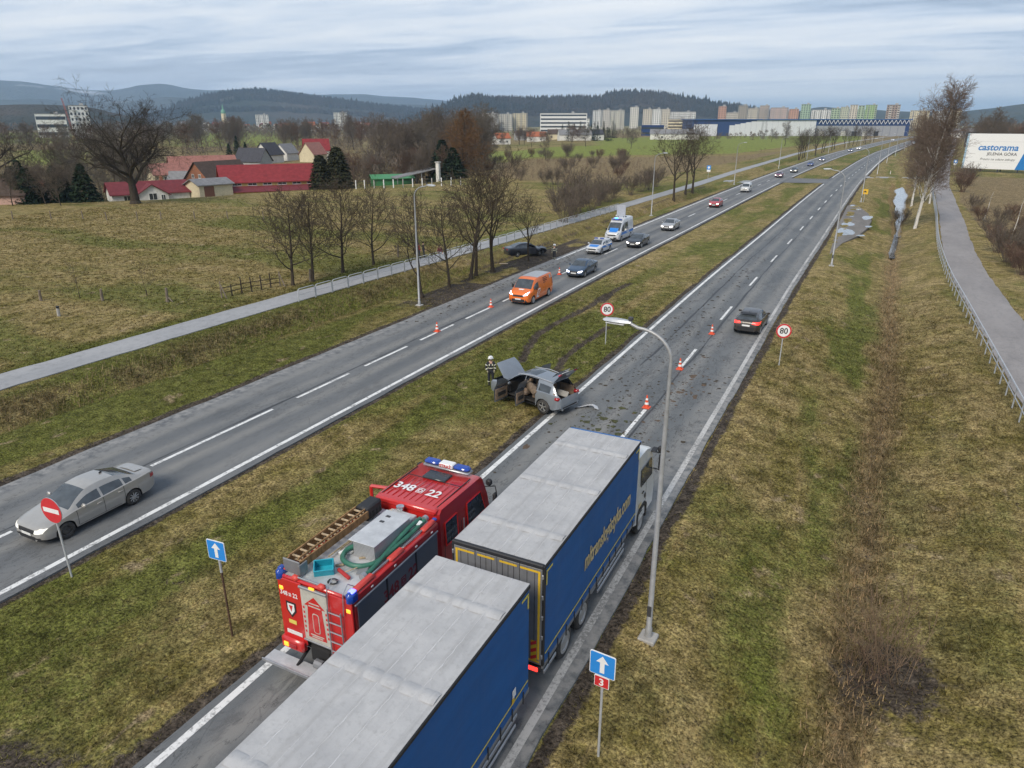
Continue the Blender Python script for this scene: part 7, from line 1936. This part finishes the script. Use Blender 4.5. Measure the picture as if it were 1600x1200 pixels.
# drawbar trailer behind it
t = thing('trailer', 'blue curtain-sided trailer with grey tarpaulin roof nearest the camera', 'trailer', (-6.99, 8.45, 0), 0)
curtain_box(t, 7.85, W_, .95, 4.0)
truck_axle(t, -.9, W_, True, .42); truck_axle(t, .5, W_, True, .42)
MB().box((0, 0, .70), (.9, 7.4, .2), .03).build('chassis', M_UNDER, t); MB().tube([(0, 3.6, .55), (0, 5.0, .55)], .08, 6).build('drawbar', M_UNDER, t)
for sg in (-1, 1):
    for y_ in (2.4, -2.6): MB().box((sg * (W_ / 2 - .05), y_, .60), (.05, 1.9, .13), .02).build('side_guard', M_ALU, t)
    MB().box((sg * (W_ / 2 - .06), 2.3, .32), (.05, 2.0, .10), .02).build('side_guard', M_ALU, t)
M_RING = MB().lathe([(.62, -.004), (.70, -.004), (.70, .004), (.62, .004)], 40, 'x', closed=True).mesh('logo_ring', M_GOLD)
lg = link('logo_ring', M_RING, t, (W_ / 2 + .034, -1.2, 2.55)); lettering('ml', M_GOLD, lg, (.0, 0, 0), (math.pi / 2, 0, math.pi / 2), .7, bold=.01)
MB().box((W_ / 2 + .033, 3.05, 1.55), (.006, .16, .22)).build('load_sticker', M_WHITE, t); MB().box((W_ / 2 + .033, 3.0, 1.35), (.006, .12, .16)).build('load_sticker', M_TAPE, t)

# --------------------------------------------------------------- fire engine
P_RED = paint('fire_red', (.56, .022, .020), .05, rough=.30); P_REDF = plain('faded_red_trim', (.60, .06, .045), .5, var=.1)
t = thing('fire_engine', 'red fire engine with ladder, hoses and tools on its roof deck', 'fire engine', (-11.15, 14.75, 0), 0); FE = t
bs = NB('roller_shutter'); wv_ = bs.n('ShaderNodeTexWave'); wv_.bands_direction = 'Z'; wv_.inputs['Scale'].default_value = 9.0; bs.l(bs.obj, wv_.inputs['Vector'])
bs.col(bs.mix(bs.rng(wv_.outputs['Fac'], .0, .25), (.13, .15, .175), (.20, .225, .26))); bs.P(rough=.38, metal=.5); bs.bump(wv_.outputs['Fac'], .3, .01); M_SHUT = bs.m
bs = NB('checker_plate'); br_ = bs.n('ShaderNodeTexBrick'); br_.inputs['Scale'].default_value = 26; bs.l(bs.obj, br_.inputs['Vector']); nq = bs.noise(2.4, 5, .6, bs.obj)
bs.col(bs.mix(bs.rng(nq, .35, .65), (.52, .53, .54), (.68, .69, .70))); bs.P(rough=.45, metal=.2); bs.bump(br_.outputs['Fac'], .5, .01); M_CHK = bs.m
bs = NB('perforated_plate'); vo_ = bs.n('ShaderNodeTexVoronoi'); vo_.inputs['Scale'].default_value = 26; vo_.inputs['Randomness'].default_value = 0.0; bs.l(bs.obj, vo_.inputs['Vector'])
bs.col(bs.mix(bs.rng(vo_.outputs['Distance'], .34, .42), (.06, .06, .065), (.55, .56, .57))); bs.P(rough=.4, metal=.4); M_PERF = bs.m
M_LWOOD = bark('ladder_wood', (.30, .175, .085)); M_LWOODP = bark('pale_wood_rung', (.46, .36, .24)); M_HOSE = plain('green_hose', (.035, .155, .105), .5, var=.2, dirt=.1); M_CYAN = plain('cyan_plastic', (.02, .34, .44), .45); M_CREAM = plain('cream_shutter', (.50, .48, .42), .5, dirt=.1)
yb, yc = -3.65, .28
MB().box((0, 0, .68), (.9, 7.0, .22), .03).build('chassis', M_UNDER, t); MB().box((0, (yb + yc) / 2, .98), (2.3, yc - yb - .2, .45), .05).build('underframe', M_UNDER, t)
MB().box((0, (yb + yc) / 2 + .02, 2.02), (2.44, yc - yb - .04, 1.80), .04).build('body_shell', P_RED, t)
for y_ in (-2.55, 2.15): truck_axle(t, y_, 2.5, y_ < 0, .50)
for sg in (-1, 1):
    MB().box((sg * 1.14, -2.55, 1.10), (.2, 1.25, .16), .04).build('wheel_arch', M_PLAST, t); 
    ys_ = [yb + .12, -2.28, -.92, yc - .06]
    for a_, b_ in zip(ys_, ys_[1:]):
        s_ = MB().box((sg * 1.226, (a_ + b_) / 2, 1.98 if a_ > -3 else 2.15), (.03, b_ - a_ - .07, 1.46 if a_ > -3 else 1.12), .004).build('roller_shutter', M_SHUT, t)
        MB().box((sg * 1.25, (a_ + b_) / 2, 1.28 if a_ > -3 else 1.62), (.03, b_ - a_ - .1, .06), .01).build('shutter_bar', M_ALU, s_)
    for y_ in ys_[1:3]: MB().box((sg * 1.236, y_, 2.0), (.03, .05, 1.5)).build('shutter_post', M_PLAST, t)
    MB().box((sg * 1.24, (yb + yc) / 2, 2.76), (.05, yc - yb - .1, .06), .015).build('alu_gutter', M_ALU, t)
    # moulded roof rail with raised blocks and handrail between
    MB().box((sg * 1.15, (yb + yc) / 2, 2.92), (.20, yc - yb, .24), .05).build('roof_rail', P_RED, t, smooth=True)
    for y_ in (-3.15, -1.70, -.10): MB().box((sg * 1.13, y_, 3.08), (.20, .62 if y_ > -3 else .9, .14), .05).build('rail_block', P_REDF, t, smooth=True)
    for y_ in (-2.3, -.85): MB().tube([(sg * 1.12, y_ - .45, 3.10), (sg * 1.12, y_ + .45, 3.10)], .022, 6).build('hand_rail', M_ALU, t)
    for y_ in (-2.9, -1.9, -.9, -.1): MB().box((sg * 1.255, y_, 2.90), (.02, .09, .05), .008).build('side_marker', M_WHITE, t)
    bc = MB().box((sg * 1.14, yb + .08, 2.98), (.24, .36, .36), .09).build('corner_beacon', M_BLULENS, t, smooth=True)
    MB().box((sg * 1.15, yb + .10, 3.14), (.16, .18, .07), .03).build('beacon_led', plain('violet_led', (.10, .12, 1.0), .2, emit=2.5) if sg > 0 else M_BLULENS, bc, smooth=True)
    MB().box((sg * 1.10, yb - .03, 2.62), (.16, .06, .14), .04).build('indicator', M_AMBER, t, smooth=True); MB().box((sg * 1.14, yc - .05, 3.12), (.14, .12, .09), .03).build('front_marker', M_BLULENS, t)
MB().box((0, (yb + yc) / 2, 2.96), (2.12, yc - yb - .06, .05), .01).build('roof_deck', M_CHK, t)
# crew cab
prof = [(.42, .62), (3.40, .55), (3.58, .75), (3.60, 1.45), (3.40, 2.45), (3.14, 3.12), (2.95, 3.24), (.55, 3.28), (.42, 3.16)]
cab_ = cabshell(t, prof, 1.22, P_RED, .07, 1.8)
MB().box((0, .50, 3.20), (2.18, .28, .20), .05).build('cab_rear_lip', P_RED, t, smooth=True)
for k in range(9): MB().box((-.84 + k * .21, 1.25, 3.288 - .006 * 0), (.022, 1.35, .022), .006).build('roof_rib', P_RED, cab_)
for sg in (-1, 1): MB().box((sg * 1.0, 1.55, 3.285), (.03, 2.1, .03), .008).build('roof_gutter', M_PLAST, cab_)
MB().box((0, 2.02, 3.283), (2.0, .02, .012)).build('roof_seam', M_PLAST, cab_)
hs = MB().box((-.05, 2.30, 3.285), (.86, .52, .06), .05).build('roof_hatch', plain('smoked_hatch', (.035, .04, .045), .25), cab_, smooth=True)
lb_ = MB().box((0, 2.86, 3.34), (1.74, .34, .08), .03).build('light_bar', M_ALU, t, smooth=True)
for sg in (-1, 1): MB().box((sg * .56, 2.86, 3.45), (.58, .30, .16), .07).build('blue_lens', M_BLULENS, lb_, smooth=True)
MB().box((0, 2.86, 3.45), (.52, .31, .15), .03).build('white_lens', M_WHITE, lb_); lettering('STRAŻ', M_REDS, lb_, (0, 2.69, 3.45), (math.pi / 2, 0, 0), .15, bold=.003)
def fleet_no(parent, m_, box_m, loc, rot, size):
    g = lettering('348', m_, parent, loc, rot, size, bold=.006 * size * 3, sx=.92); g2 = lettering('22', m_, parent, loc, rot, size, bold=.006 * size * 3, sx=.92)
    d = lettering('D', m_, parent, loc, rot, size * .42, bold=.004)
    Rm = Euler(rot).to_matrix()
    for o, dx, dy in ((g, -size * 1.0, 0), (g2, size * 1.05, 0), (d, size * .12, -size * .03)): o.location = Vector(loc) + Rm @ Vector((dx, dy, 0))
    fr = MB(); s_ = size * .2
    for a_ in ((0, s_ * 1.25, s_ * 2, s_ * .22), (0, -s_ * 1.25, s_ * 2, s_ * .22), (-s_, 0, s_ * .22, s_ * 2.7), (s_, 0, s_ * .22, s_ * 2.7)): fr.box((a_[0], a_[1], 0), (a_[2], a_[3], .004))
    fr.build('letter_frame', m_, parent, loc=Vector(loc) + Rm @ Vector((size * .12, 0, 0)), rot=rot)
fleet_no(t, M_WHITE, None, (-.05, 1.22, 3.303), (0, 0, 0), .52)
M_DRED = plain('dark_red_print', (.22, .02, .03), .5)
fleet_no(t, M_DRED, None, (1.246, -1.62, 2.20), (math.pi / 2, 0, math.pi / 2), .50); fleet_no(t, M_DRED, None, (-1.246, -1.62, 2.20), (math.pi / 2, 0, -math.pi / 2), .50)
for sg in (-1, 1):
    tp = lambda z: sg * 1.22 * (1 - .07 * clamp((z - 1.8) / 1.7))
    for (ya, yb2, nm) in ((2.02, 3.18, 'front'), (.72, 1.42, 'rear')):
        vs = []
        zz0, zz1 = 1.95, 2.72
        m = MB(); q = [(ya, zz0), (yb2, zz0), (yb2 - (.26 if nm == 'front' else 0), zz1), (ya, zz1)]
        m.add([(tp(z) + sg * .006, y, z) for y, z in q], [(0, 1, 2, 3) if sg > 0 else (3, 2, 1, 0)])
        m.build('side_window', M_GLASS, cab_)
        m = MB()
        for (a0, a1) in zip(q, q[1:] + q[:1]): m.tube([(tp(a0[1]) + sg * .006, a0[0], a0[1]), (tp(a1[1]) + sg * .006, a1[0], a1[1])], .022, 5)
        m.build('window_frame', P_RED, cab_)
    for y_ in (.62, 1.62, 1.92): MB().box((sg * 1.221, y_, 1.5), (.008, .018, 1.7)).build('door_seam', M_PLAST, cab_)
    MB().tube([(sg * 1.25, 1.72, 1.3), (sg * 1.25, 1.72, 2.4)], .018, 5).build('grab_rail', M_ALU, cab_)
    MB().box((sg * 1.228, 2.42, 1.62), (.008, .22, .24)).build('door_badge', M_WHITE, cab_)
    mr = MB().box((sg * 1.48, 3.35, 2.22), (.12, .20, .62), .05).build('mirror', M_PLAST, t, smooth=True)
    MB().tube([(sg * 1.12, 3.25, 2.72), (sg * 1.46, 3.42, 2.74), (sg * 1.52, 3.40, 2.5)], .022, 5).tube([(sg * 1.15, 3.4, 1.85), (sg * 1.5, 3.4, 1.85)], .022, 5).build('mirror_arm', M_PLAST, mr)
    MB().box((sg * 1.34, 3.22, 2.95), (.20, .18, .22), .05).build('ramp_mirror', M_PLAST, mr, smooth=True)
    MB().prism([(1.45, .5), (1.5, .95), (1.75, 1.12), (2.55, 1.12), (2.8, .95), (2.85, .5), (2.7, .5), (2.66, .86), (2.5, 1.0), (1.8, 1.0), (1.64, .86), (1.6, .5)], sg * 1.18, sg * 1.25, 'x').build('wheel_arch', M_PLAST, t)
    MB().box((sg * .9, 3.62, .85), (.4, .06, .2), .03).build('headlight', M_HEADON, t)
m = MB(); m.add([(-1.08, 3.60, 1.55), (1.08, 3.60, 1.55), (1.02, 3.20, 2.98), (-1.02, 3.20, 2.98)], [(3, 2, 1, 0)]); m.build('windshield', M_GLASS, cab_)
# open rear crew door on the left
dr = MB(); 
for (a0, a1) in zip([(0, .75), (-.85, .75), (-.85, 2.86), (0, 2.86)], [(-.85, .75), (-.85, 2.86), (0, 2.86), (0, .75)]): dr.tube([(0, a0[0], a0[1]), (0, a1[0], a1[1])], .06, 6)
dr.box((0, -.425, 1.30), (.05, .84, 1.05), .02); do = dr.build('open_door', P_RED, t, loc=(-1.23, 1.60, 0), rot=(0, 0, R(-78)))
# roof load
lad = thing_part = bpy.data.objects.new('wooden_ladder', None); COL.objects.link(lad); lad.parent = t
for x_ in (-1.02, -.60): MB().box((x_, -2.05, 3.27), (.05, 2.9, .24), .008).build('ladder_rail', M_LWOOD, lad)
for x_ in (-.97, -.65): MB().box((x_, -2.05, 3.45), (.04, 2.75, .07), .008).build('ladder_rail', M_LWOOD, lad)
for k in range(10): MB().box((-.81, -3.3 + .28 * k, 3.42), (.40, .05, .045), .008).build('rung', M_LWOODP, lad)
for k in range(10): MB().box((-.81, -3.2 + .28 * k, 3.22), (.40, .05, .045), .008).build('rung', M_LWOODP, lad)
MB().box((-.81, -3.52, 3.24), (.56, .05, .40), .02).build('end_plate', M_ALUD, t); MB().box((-.52, -3.42, 3.20), (.04, .3, .34), .01).build('end_plate', M_ALUD, t)
gx = MB().box((-.80, -.30, 3.26), (.44, .72, .44), .05).build('generator', M_PLAST, t, smooth=True)
for k in range(4): MB().box((-.575, -.55 + .17 * k, 3.2), (.02, .09, .2), .01).build('vent', M_UNDER, gx)
bx_ = MB().box((.42, -1.30, 3.22), (.72, 1.65, .46), .012).build('locker', M_PERF, t); MB().box((.36, -1.27, 3.458), (.86, 1.75, .02), .006).build('locker_lid', M_CHK, bx_)
for k, y_ in enumerate((-.7, -1.0)): MB().box((.2, y_, 3.472), (.14, .09, .012), .003).build('lid_latch', M_DARKM, bx_)
MB().box((.1, -.1, 3.05), (.9, .6, .16), .02).build('deck_step', M_CHK, t)
def hose(pts, r): 
    P_ = [Vector(p) for p in pts]; o = []
    for i in range(len(P_) - 1):
        p0, p1, p2, p3 = P_[max(i - 1, 0)], P_[i], P_[i + 1], P_[min(i + 2, len(P_) - 1)]
        for k in range(6):
            q = k / 6; o.append(.5 * ((2 * p1) + (p2 - p0) * q + (2 * p0 - 5 * p1 + 4 * p2 - p3) * q * q + (3 * p1 - p0 - 3 * p2 + p3) * q ** 3))
    o.append(P_[-1]); return MB().tube(o, r, 9).build('suction_hose', M_HOSE, t, smooth=True)
h_ = hose([(.95, .05, 3.16), (.93, -.8, 3.10), (.92, -1.6, 3.08), (.85, -2.3, 3.08), (.5, -2.62, 3.10), (.05, -2.55, 3.12), (-.12, -2.2, 3.14), (.0, -1.95, 3.18)], .07)
h2_ = hose([(.80, .0, 3.18), (.86, -.7, 3.25), (.85, -1.5, 3.12), (.98, -2.4, 3.10), (.98, -2.85, 3.09)], .065)
for p_, n_ in (((.93, .0, 3.18), h_), ((.98, -2.95, 3.10), h2_)): MB().tube([p_, (p_[0], p_[1] + .12, p_[2])], .10, 10).build('coupling', M_ALU, n_, smooth=True)
MB().tube([(.92, -.35, 3.13), (.925, -.15, 3.16)], .078, 9).build('hose_band', M_WHITE, h_)
sl_ = MB().lathe([(0, -.1), (.10, -.1), (.13, .04), (.12, .06), (0, .03)], 14, 'z', (-.05, .22, 3.20)).build('searchlight', M_CHROME, t, smooth=True)
for x_, y0_, y1_ in ((-.40, -2.6, .1), (-.34, -2.2, .15), (-.28, -1.2, .2)): MB().tube([(x_, y0_, 3.10), (x_ + .06, y1_, 3.12)], .022, 6).build('tool_pole', M_LWOODP if x_ < -.3 else M_GALV, t)
cy_ = MB()
for a_ in ((0, .17, .50, .03), (0, -.17, .50, .03), (-.24, 0, .03, .36), (.24, 0, .03, .36)): cy_.box((a_[0], a_[1], .14), (a_[2], a_[3], .28), .008)
cy_.box((0, 0, .012), (.48, .34, .02)); cy_.build('cyan_tray', M_CYAN, t, loc=(-.16, -3.05, 3.0), rot=(R(20), 0, R(38)))
br2 = MB().box((0, 0, .07), (.55, .09, .09), .02).build('red_broom', plain('broom_red', (.42, .03, .03), .8), t, loc=(.42, -2.98, 2.99), rot=(0, 0, R(-20))); MB().tube([(0, 0, .1), (.12, .9, .12)], .015, 5).build('broom_handle', M_LWOODP, br2)
MB().box((0, 0, .02), (.26, .32, .02), .006, Matrix.Rotation(.25, 3, 'X')).build('shovel_blade', M_ALUD, t, loc=(.74, -2.62, 3.02), rot=(0, 0, .3))
m = MB()
for k in range(3):
    m.tube([(.32 + .13 * math.cos(2 * math.pi * q / 14) + .02 * k, -3.32 + .10 * math.sin(2 * math.pi * q / 14), 3.0 + .02 * k) for q in range(15)], .012, 5)
m.build('cable_coil', M_BLACK, t)
wn_ = MB().lathe([(0, 0), (.16, 0), (.17, .05), (.10, .08), (0, .08)], 14, 'z', (-.18, -2.05, 3.0)).build('float_strainer', M_WHITE, t, smooth=True); MB().tube([(-.3, -2.3, 3.04), (-.1, -1.9, 3.1)], .05, 7).build('standpipe', M_WHITE, t)
for k, (x_, y_) in enumerate([(.55, -2.35), (.3, -2.2), (.7, -2.15), (-.05, -2.75)]): MB().tube([(x_, y_, 3.02), (x_ + .18, y_ + .12, 3.03)], .03, 6).build('fitting', M_LWOODP if k % 2 else M_GALV, t)
# rear face
y0 = yb - .02
MB().box((-.82, y0, 1.95), (.80, .05, 1.95), .02).build('rear_panel', P_RED, t); MB().box((.82, y0, 1.95), (.80, .05, 1.95), .02).build('rear_panel', P_RED, t)
rs = MB().box((-.02, y0 - .01, 2.02), (.86, .04, 1.66), .01).build('rear_shutter', M_CREAM, t); MB().box((-.02, y0 - .03, 2.86), (.92, .08, .08), .02).build('shutter_box', M_ALU, rs); MB().box((-.02, y0 - .04, 1.22), (.92, .05, .05), .01).build('shutter_bar', M_ALU, rs)
MB().prism([(-.31, 1.35), (.29, 1.35), (.22, 2.35), (.33, 2.35), (-.01, 2.66), (-.35, 2.35), (-.24, 2.35)], y0 - .037, y0 - .033, 'y').build('red_arrow', P_RED, rs)
MB().prism([(a_, b_ + 1.85) for a_, b_ in rrect(.22, .62, .07)], y0 - .043, y0 - .039, 'y').build('arrow_inlay', M_CREAM, rs); MB().prism([(a_, b_ + 1.85) for a_, b_ in rrect(.17, .57, .06)], y0 - .049, y0 - .045, 'y').build('arrow_inlay', P_RED, rs)
for k, (z_, w2) in enumerate([(2.45, .34), (2.36, .40), (1.46, .44), (1.40, .36)]): MB().box((-.01, y0 - .040, z_), (w2, .005, .035)).build('caption_bar', M_CREAM, rs)
for sg in (-1, 1):
    for k in range(6): MB().box((-.01 + sg * .37, y0 - .034, 1.50 + .15 * k), (.05, .005, .07)).build('height_mark', M_REDS, rs)
fleet_no(t, M_WHITE, None, (-.84, y0 - .030, 2.48), (math.pi / 2, 0, 0), .185)
sh = MB().prism([(-.99, 2.25), (-.66, 2.25), (-.66, 1.98), (-.825, 1.76), (-.99, 1.98)], y0 - .036, y0 - .03, 'y').build('crest', M_PLAST, t); MB().prism([(-.94, 2.2), (-.71, 2.2), (-.71, 2.0), (-.825, 1.85), (-.94, 2.0)], y0 - .042, y0 - .038, 'y').build('crest_field', M_WHITE, sh); MB().prism([(-.89, 2.15), (-.76, 2.15), (-.825, 1.95)], y0 - .048, y0 - .044, 'y').build('crest_mark', M_REDS, sh)
MB().box((-.83, y0 - .034, 1.62), (.26, .006, .12)).build('sticker', M_YLINE, t); MB().box((-.80, y0 - .04, 1.28), (.52, .015, .12), .004).build('number_plate', M_PLATE, t)
for sg in (-1, 1):
    bm2 = MB().box((sg * .84, y0 - .06, .96), (.78, .22, .36), .06).build('bumper_corner', P_RED, t, smooth=True)
    MB().box((sg * 1.02, y0 - .18, .95), (.16, .03, .14), .02).build('tail_lamp', M_AMBER, bm2); MB().box((sg * .78, y0 - .18, .95), (.26, .03, .14), .02).build('tail_lamp', M_TAIL, bm2)
la = bpy.data.objects.new('rear_ladder', None); COL.objects.link(la); la.parent = t
for x_ in (.50, .92): MB().tube([(x_, y0 - .10, .80), (x_, y0 - .12, 2.55)], .022, 6).build('ladder_rail', M_ALU, la)
for k in range(6): MB().tube([(.50, y0 - .11, .95 + .30 * k), (.92, y0 - .11, .95 + .30 * k)], .020, 6).build('rung', M_ALU, la)
for x_ in (.50, 1.0): MB().tube([(x_, y0 - .1, 2.5), (x_, y0 - .06, 3.1), (x_, y0 + .15, 3.28), (x_, y0 + .4, 3.05)], .014, 5).build('grab_rail', M_ALU, la)
MB().box((0, y0 - .02, 3.02), (2.0, .10, .10), .04).build('rear_header', P_RED, t, smooth=True)
for x_ in (-.55, .30): MB().box((x_, y0 - .02, 3.08), (.22, .16, .16), .05).build('header_block', P_REDF, t, smooth=True)
MB().tube([(-.5, y0 - .02, 3.12), (.3, y0 - .02, 3.12)], .025, 7).build('header_rail', M_ALU, t); MB().box((-.02, y0 - .06, 2.94), (.18, .06, .07), .02).build('amber_lamp', M_AMBER, t)
MB().box((-.08, y0 + .3, .70), (.7, .5, .5), .05).build('pump', M_UNDER, t); MB().tube([(-.1, y0 - .12, .62), (.15, y0 - .12, .62)], .13, 10).build('pump_outlet', M_ALUD, t)
st_ = MB().box((-.55, y0 - .30, .46), (2.1, .42, .05), .01).build('tail_step', M_CHK, t); MB().box((-.55, y0 - .52, .48), (2.15, .03, .10), .008).build('step_edge', M_ALU, st_)
for x_ in (-.6, .5): MB().tube([(x_, y0 - .3, .46), (x_, y0 + .2, .68)], .05, 6).build('step_arm', M_UNDER, st_)
# ================================================================== people
M_SKIN = plain('skin', (.50, .31, .23), .6, var=.06); M_HAIR = plain('dark_hair', (.035, .025, .02), .7); M_FF = plain('fire_suit', (.022, .024, .032), .85, var=.2); M_REFL = plain('reflective_band', (.62, .62, .50), .4)
M_BOOT = plain('boots', (.02, .019, .018), .6); M_GLOVE = plain('gloves', (.34, .30, .20), .8); M_HELM = plain('white_helmet', (.76, .76, .76), .3, var=.03)
def person(label, loc, rz, cols, pose=None, bulk=1.0, helmet=False, hair=True, glove=None, h=1.78):
    """one skinned figure. cols = (jacket, trousers, shoes)"""
    J = {'pel': (0, 0, .95, .145), 'spi': (0, .0, 1.13, .135), 'che': (0, 0, 1.34, .165), 'nec': (0, .0, 1.50, .062), 'hd0': (0, .015, 1.575, .075), 'hd1': (0, .02, 1.66, .098), 'hd2': (0, .01, 1.745, .078)}
    for s_, sg in (('l', -1), ('r', 1)):
        J.update({'sh' + s_: (sg * .18, 0, 1.425, .082), 'el' + s_: (sg * .255, -.02, 1.16, .058), 'wr' + s_: (sg * .25, .10, .94, .040),
                  'hp' + s_: (sg * .095, 0, .90, .112), 'kn' + s_: (sg * .115, .03, .50, .074), 'an' + s_: (sg * .12, -.01, .10, .054), 'to' + s_: (sg * .135, .13, .05, .045)})
    for k, v in (pose or {}).items(): J[k] = v + (J[k][3],)
    E = [('pel', 'spi'), ('spi', 'che'), ('che', 'nec'), ('nec', 'hd0'), ('hd0', 'hd1'), ('hd1', 'hd2')]
    for s_ in 'lr': E += [('che', 'sh' + s_), ('sh' + s_, 'el' + s_), ('el' + s_, 'wr' + s_), ('pel', 'hp' + s_), ('hp' + s_, 'kn' + s_), ('kn' + s_, 'an' + s_), ('an' + s_, 'to' + s_)]
    ks = list(J); ix = {k: i for i, k in enumerate(ks)}; sc = h / 1.80
    me = bpy.data.meshes.new('body'); me.from_pydata([tuple(q * sc for q in J[k][:3]) for k in ks], [(ix[a], ix[b]) for a, b in E], [])
    o = bpy.data.objects.new('tmp_body', me); COL.objects.link(o)
    sk = o.modifiers.new('skin', 'SKIN'); sk.use_smooth_shade = True
    for k in ks:
        b = 1 if k in ('nec', 'hd0', 'hd1', 'hd2') else bulk; r = J[k][3] * b * sc
        sv = me.skin_vertices[0].data[ix[k]]; sv.radius = (r, r * (.78 if k in ('pel', 'spi', 'che') else 1)); sv.use_root = (k == 'pel')
    sb = o.modifiers.new('sub', 'SUBSURF'); sb.levels = 2; sb.render_levels = 2
    dg = bpy.context.evaluated_depsgraph_get(); m2 = bpy.data.meshes.new_from_object(o.evaluated_get(dg)); bpy.data.objects.remove(o)
    m2.materials.clear()
    for m_ in cols + (M_SKIN,): m2.materials.append(m_)
    reg = {}
    for k in ks: reg[k] = 3 if k in ('hd0', 'hd1', 'hd2', 'nec') else (1 if k[:2] in ('hp', 'kn') or k == 'pel' else (2 if k[:2] in ('an', 'to') else 0))
    pts = [(Vector(J[k][:3]) * sc, reg[k]) for k in ks] + [((Vector(J['kn' + s_][:3]) + Vector(J['an' + s_][:3])) * .5 * sc, 1) for s_ in 'lr'] + [((Vector(J['sh' + s_][:3]) + Vector(J['el' + s_][:3])) * .5 * sc, 0) for s_ in 'lr']
    for p in m2.polygons:
        p.material_index = min(pts, key=lambda q: (q[0] - p.center).length_squared)[1]; p.use_smooth = True
    m2.name = 'body'
    t = thing('person', label, 'person', loc, rz)
    b = link('body', m2, t)
    g = glove or M_SKIN
    for s_, sg in (('l', -1), ('r', 1)):
        w = Vector(J['wr' + s_][:3]) * sc; d = (w - Vector(J['el' + s_][:3]) * sc).normalized()
        a = Vector((0, 1, 0)) - d * d.y; a = a.normalized() if a.length > .1 else Vector((1, 0, 0)); n = d.cross(a)
        m = MB().tube([w - d * .01, w + d * .05, w + d * .09], [.036, .042, .036], 8)
        for f in range(4):
            r0 = w + d * .085 + a * (.030 - .020 * f); ln = (.062, .072, .066, .050)[f]
            m.tube([r0, r0 + d * ln * .55 + n * .006 * sg, r0 + d * ln * .95 + n * .024 * sg], [.0105, .0095, .008], 6)
        r0 = w + d * .035 + a * .036; m.tube([r0, r0 + d * .03 + a * .022, r0 + d * .065 + a * .026 + n * .012 * sg], [.0125, .011, .009], 6)
        m.build('hand', g, t, smooth=True)
    hc = Vector(J['hd1'][:3]) * sc
    fm = MB().tube([hc + Vector((0, .085, .02)), hc + Vector((0, .118, -.022))], [.010, .017], 6).build('nose', M_SKIN, t, smooth=True)
    for sg in (-1, 1):
        MB().sphere(hc + Vector((sg * .034, .088, .022)), .012, 7, 5).build('eye', M_BLACK, t); MB().sphere(hc + Vector((sg * .098, .0, .0)), (.014, .022, .03), 7, 5).build('ear', M_SKIN, t)
    MB().box(hc + Vector((0, .088, -.055)), (.045, .012, .010), .004).build('mouth', plain('lips', (.32, .12, .10), .6), t)
    if helmet:
        hm = MB().lathe([(.165, .02), (.150, .03), (.145, .07), (.120, .13), (.06, .165), (0, .17)], 18, 'z', tuple(hc + Vector((0, .0, .02)))).build('helmet', M_HELM, t, smooth=True)
        MB().box(hc + Vector((0, .0, .12)), (.03, .30, .10), .012).build('helmet_crest', M_BLULENS, hm); MB().box(hc + Vector((0, .135, .035)), (.20, .03, .07), .015).build('visor', M_GLASS, hm)
    elif hair: MB().sphere(hc + Vector((0, -.018, .04)), (.108, .112, .105), 12, 8).build('hair', M_HAIR, t, smooth=True)
    if helmet:
        def band(c0, c1, f, r, w_=.05):
            p = Vector(J[c0][:3]) * sc; q = Vector(J[c1][:3]) * sc; c = p.lerp(q, f); d = (q - p).normalized() * w_ / 2
            MB().tube([c - d, c + d], r, 12, False).build('reflective_band', M_REFL, t, smooth=True)
        for s_ in 'lr':
            band('el' + s_, 'wr' + s_, .55, .060 * bulk); band('kn' + s_, 'an' + s_, .55, .074 * bulk); band('sh' + s_, 'el' + s_, .5, .078 * bulk)
        for x_ in (-.09, .09): MB().box(Vector((x_, .13 * bulk, 1.33)) * sc, (.07, .03, .12), .01).build('chest_patch', M_REFL, t)
        MB().lathe([(.158 * bulk, 1.06), (.158 * bulk, 1.11)], 16).build('waist_band', M_REFL, t, smooth=True)
    return t
p = (-18.0, 33.35)
person('firefighter in dark suit and white helmet beside the raised bonnet of the grey car', pz(*p), heading_to(.55, -.85), (M_FF, M_FF, M_BOOT), dict(ell=(-.29, .02, 1.17), wrl=(-.20, .22, 1.02), elr=(.29, .02, 1.17), wrr=(.22, .20, .98)), 1.14, True, glove=M_GLOVE, h=1.72)
p = ground_at(866, 405); person('firefighter in dark suit walking by the wrecked dark car', (p[0], p[1], hz(p[0], p[1])), heading_to(.2, -1), (M_FF, M_FF, M_BOOT), dict(knl=(-.115, .14, .52), anl=(-.12, .16, .12), tol=(-.135, .30, .06), knr=(.115, .0, .50), anr=(.12, -.16, .12), tor=(.135, -.03, .05)), 1.14, True, glove=M_GLOVE, h=1.72)
RJ, DJ, BJ = plain('red_jacket', (.36, .025, .035), .8, var=.2), plain('dark_jacket', (.03, .03, .036), .8, var=.2), plain('burgundy_top', (.13, .03, .045), .8, var=.2)
JN, LJ = plain('dark_jeans', (.04, .045, .06), .9), plain('light_jeans', (.42, .46, .52), .9)
for px, py, lb, c in [(655, 404, 'walker in a red jacket on the left path beside the street lamp', (RJ, JN, M_BOOT)), (662, 402.5, 'walker in dark clothes right of the red-jacketed walker on the left path', (DJ, JN, M_BOOT)), (688, 408, 'walker in burgundy top and light jeans on the left path', (BJ, LJ, M_BOOT))]:
    p = ground_at(px, py, .08); person(lb, (p[0], p[1], .078), heading_to(.6, .8 if px < 670 else -.5), c, dict(knl=(-.115, .12, .52), anl=(-.12, .12, .12), tol=(-.135, .26, .06)), 1.05, h=1.74)
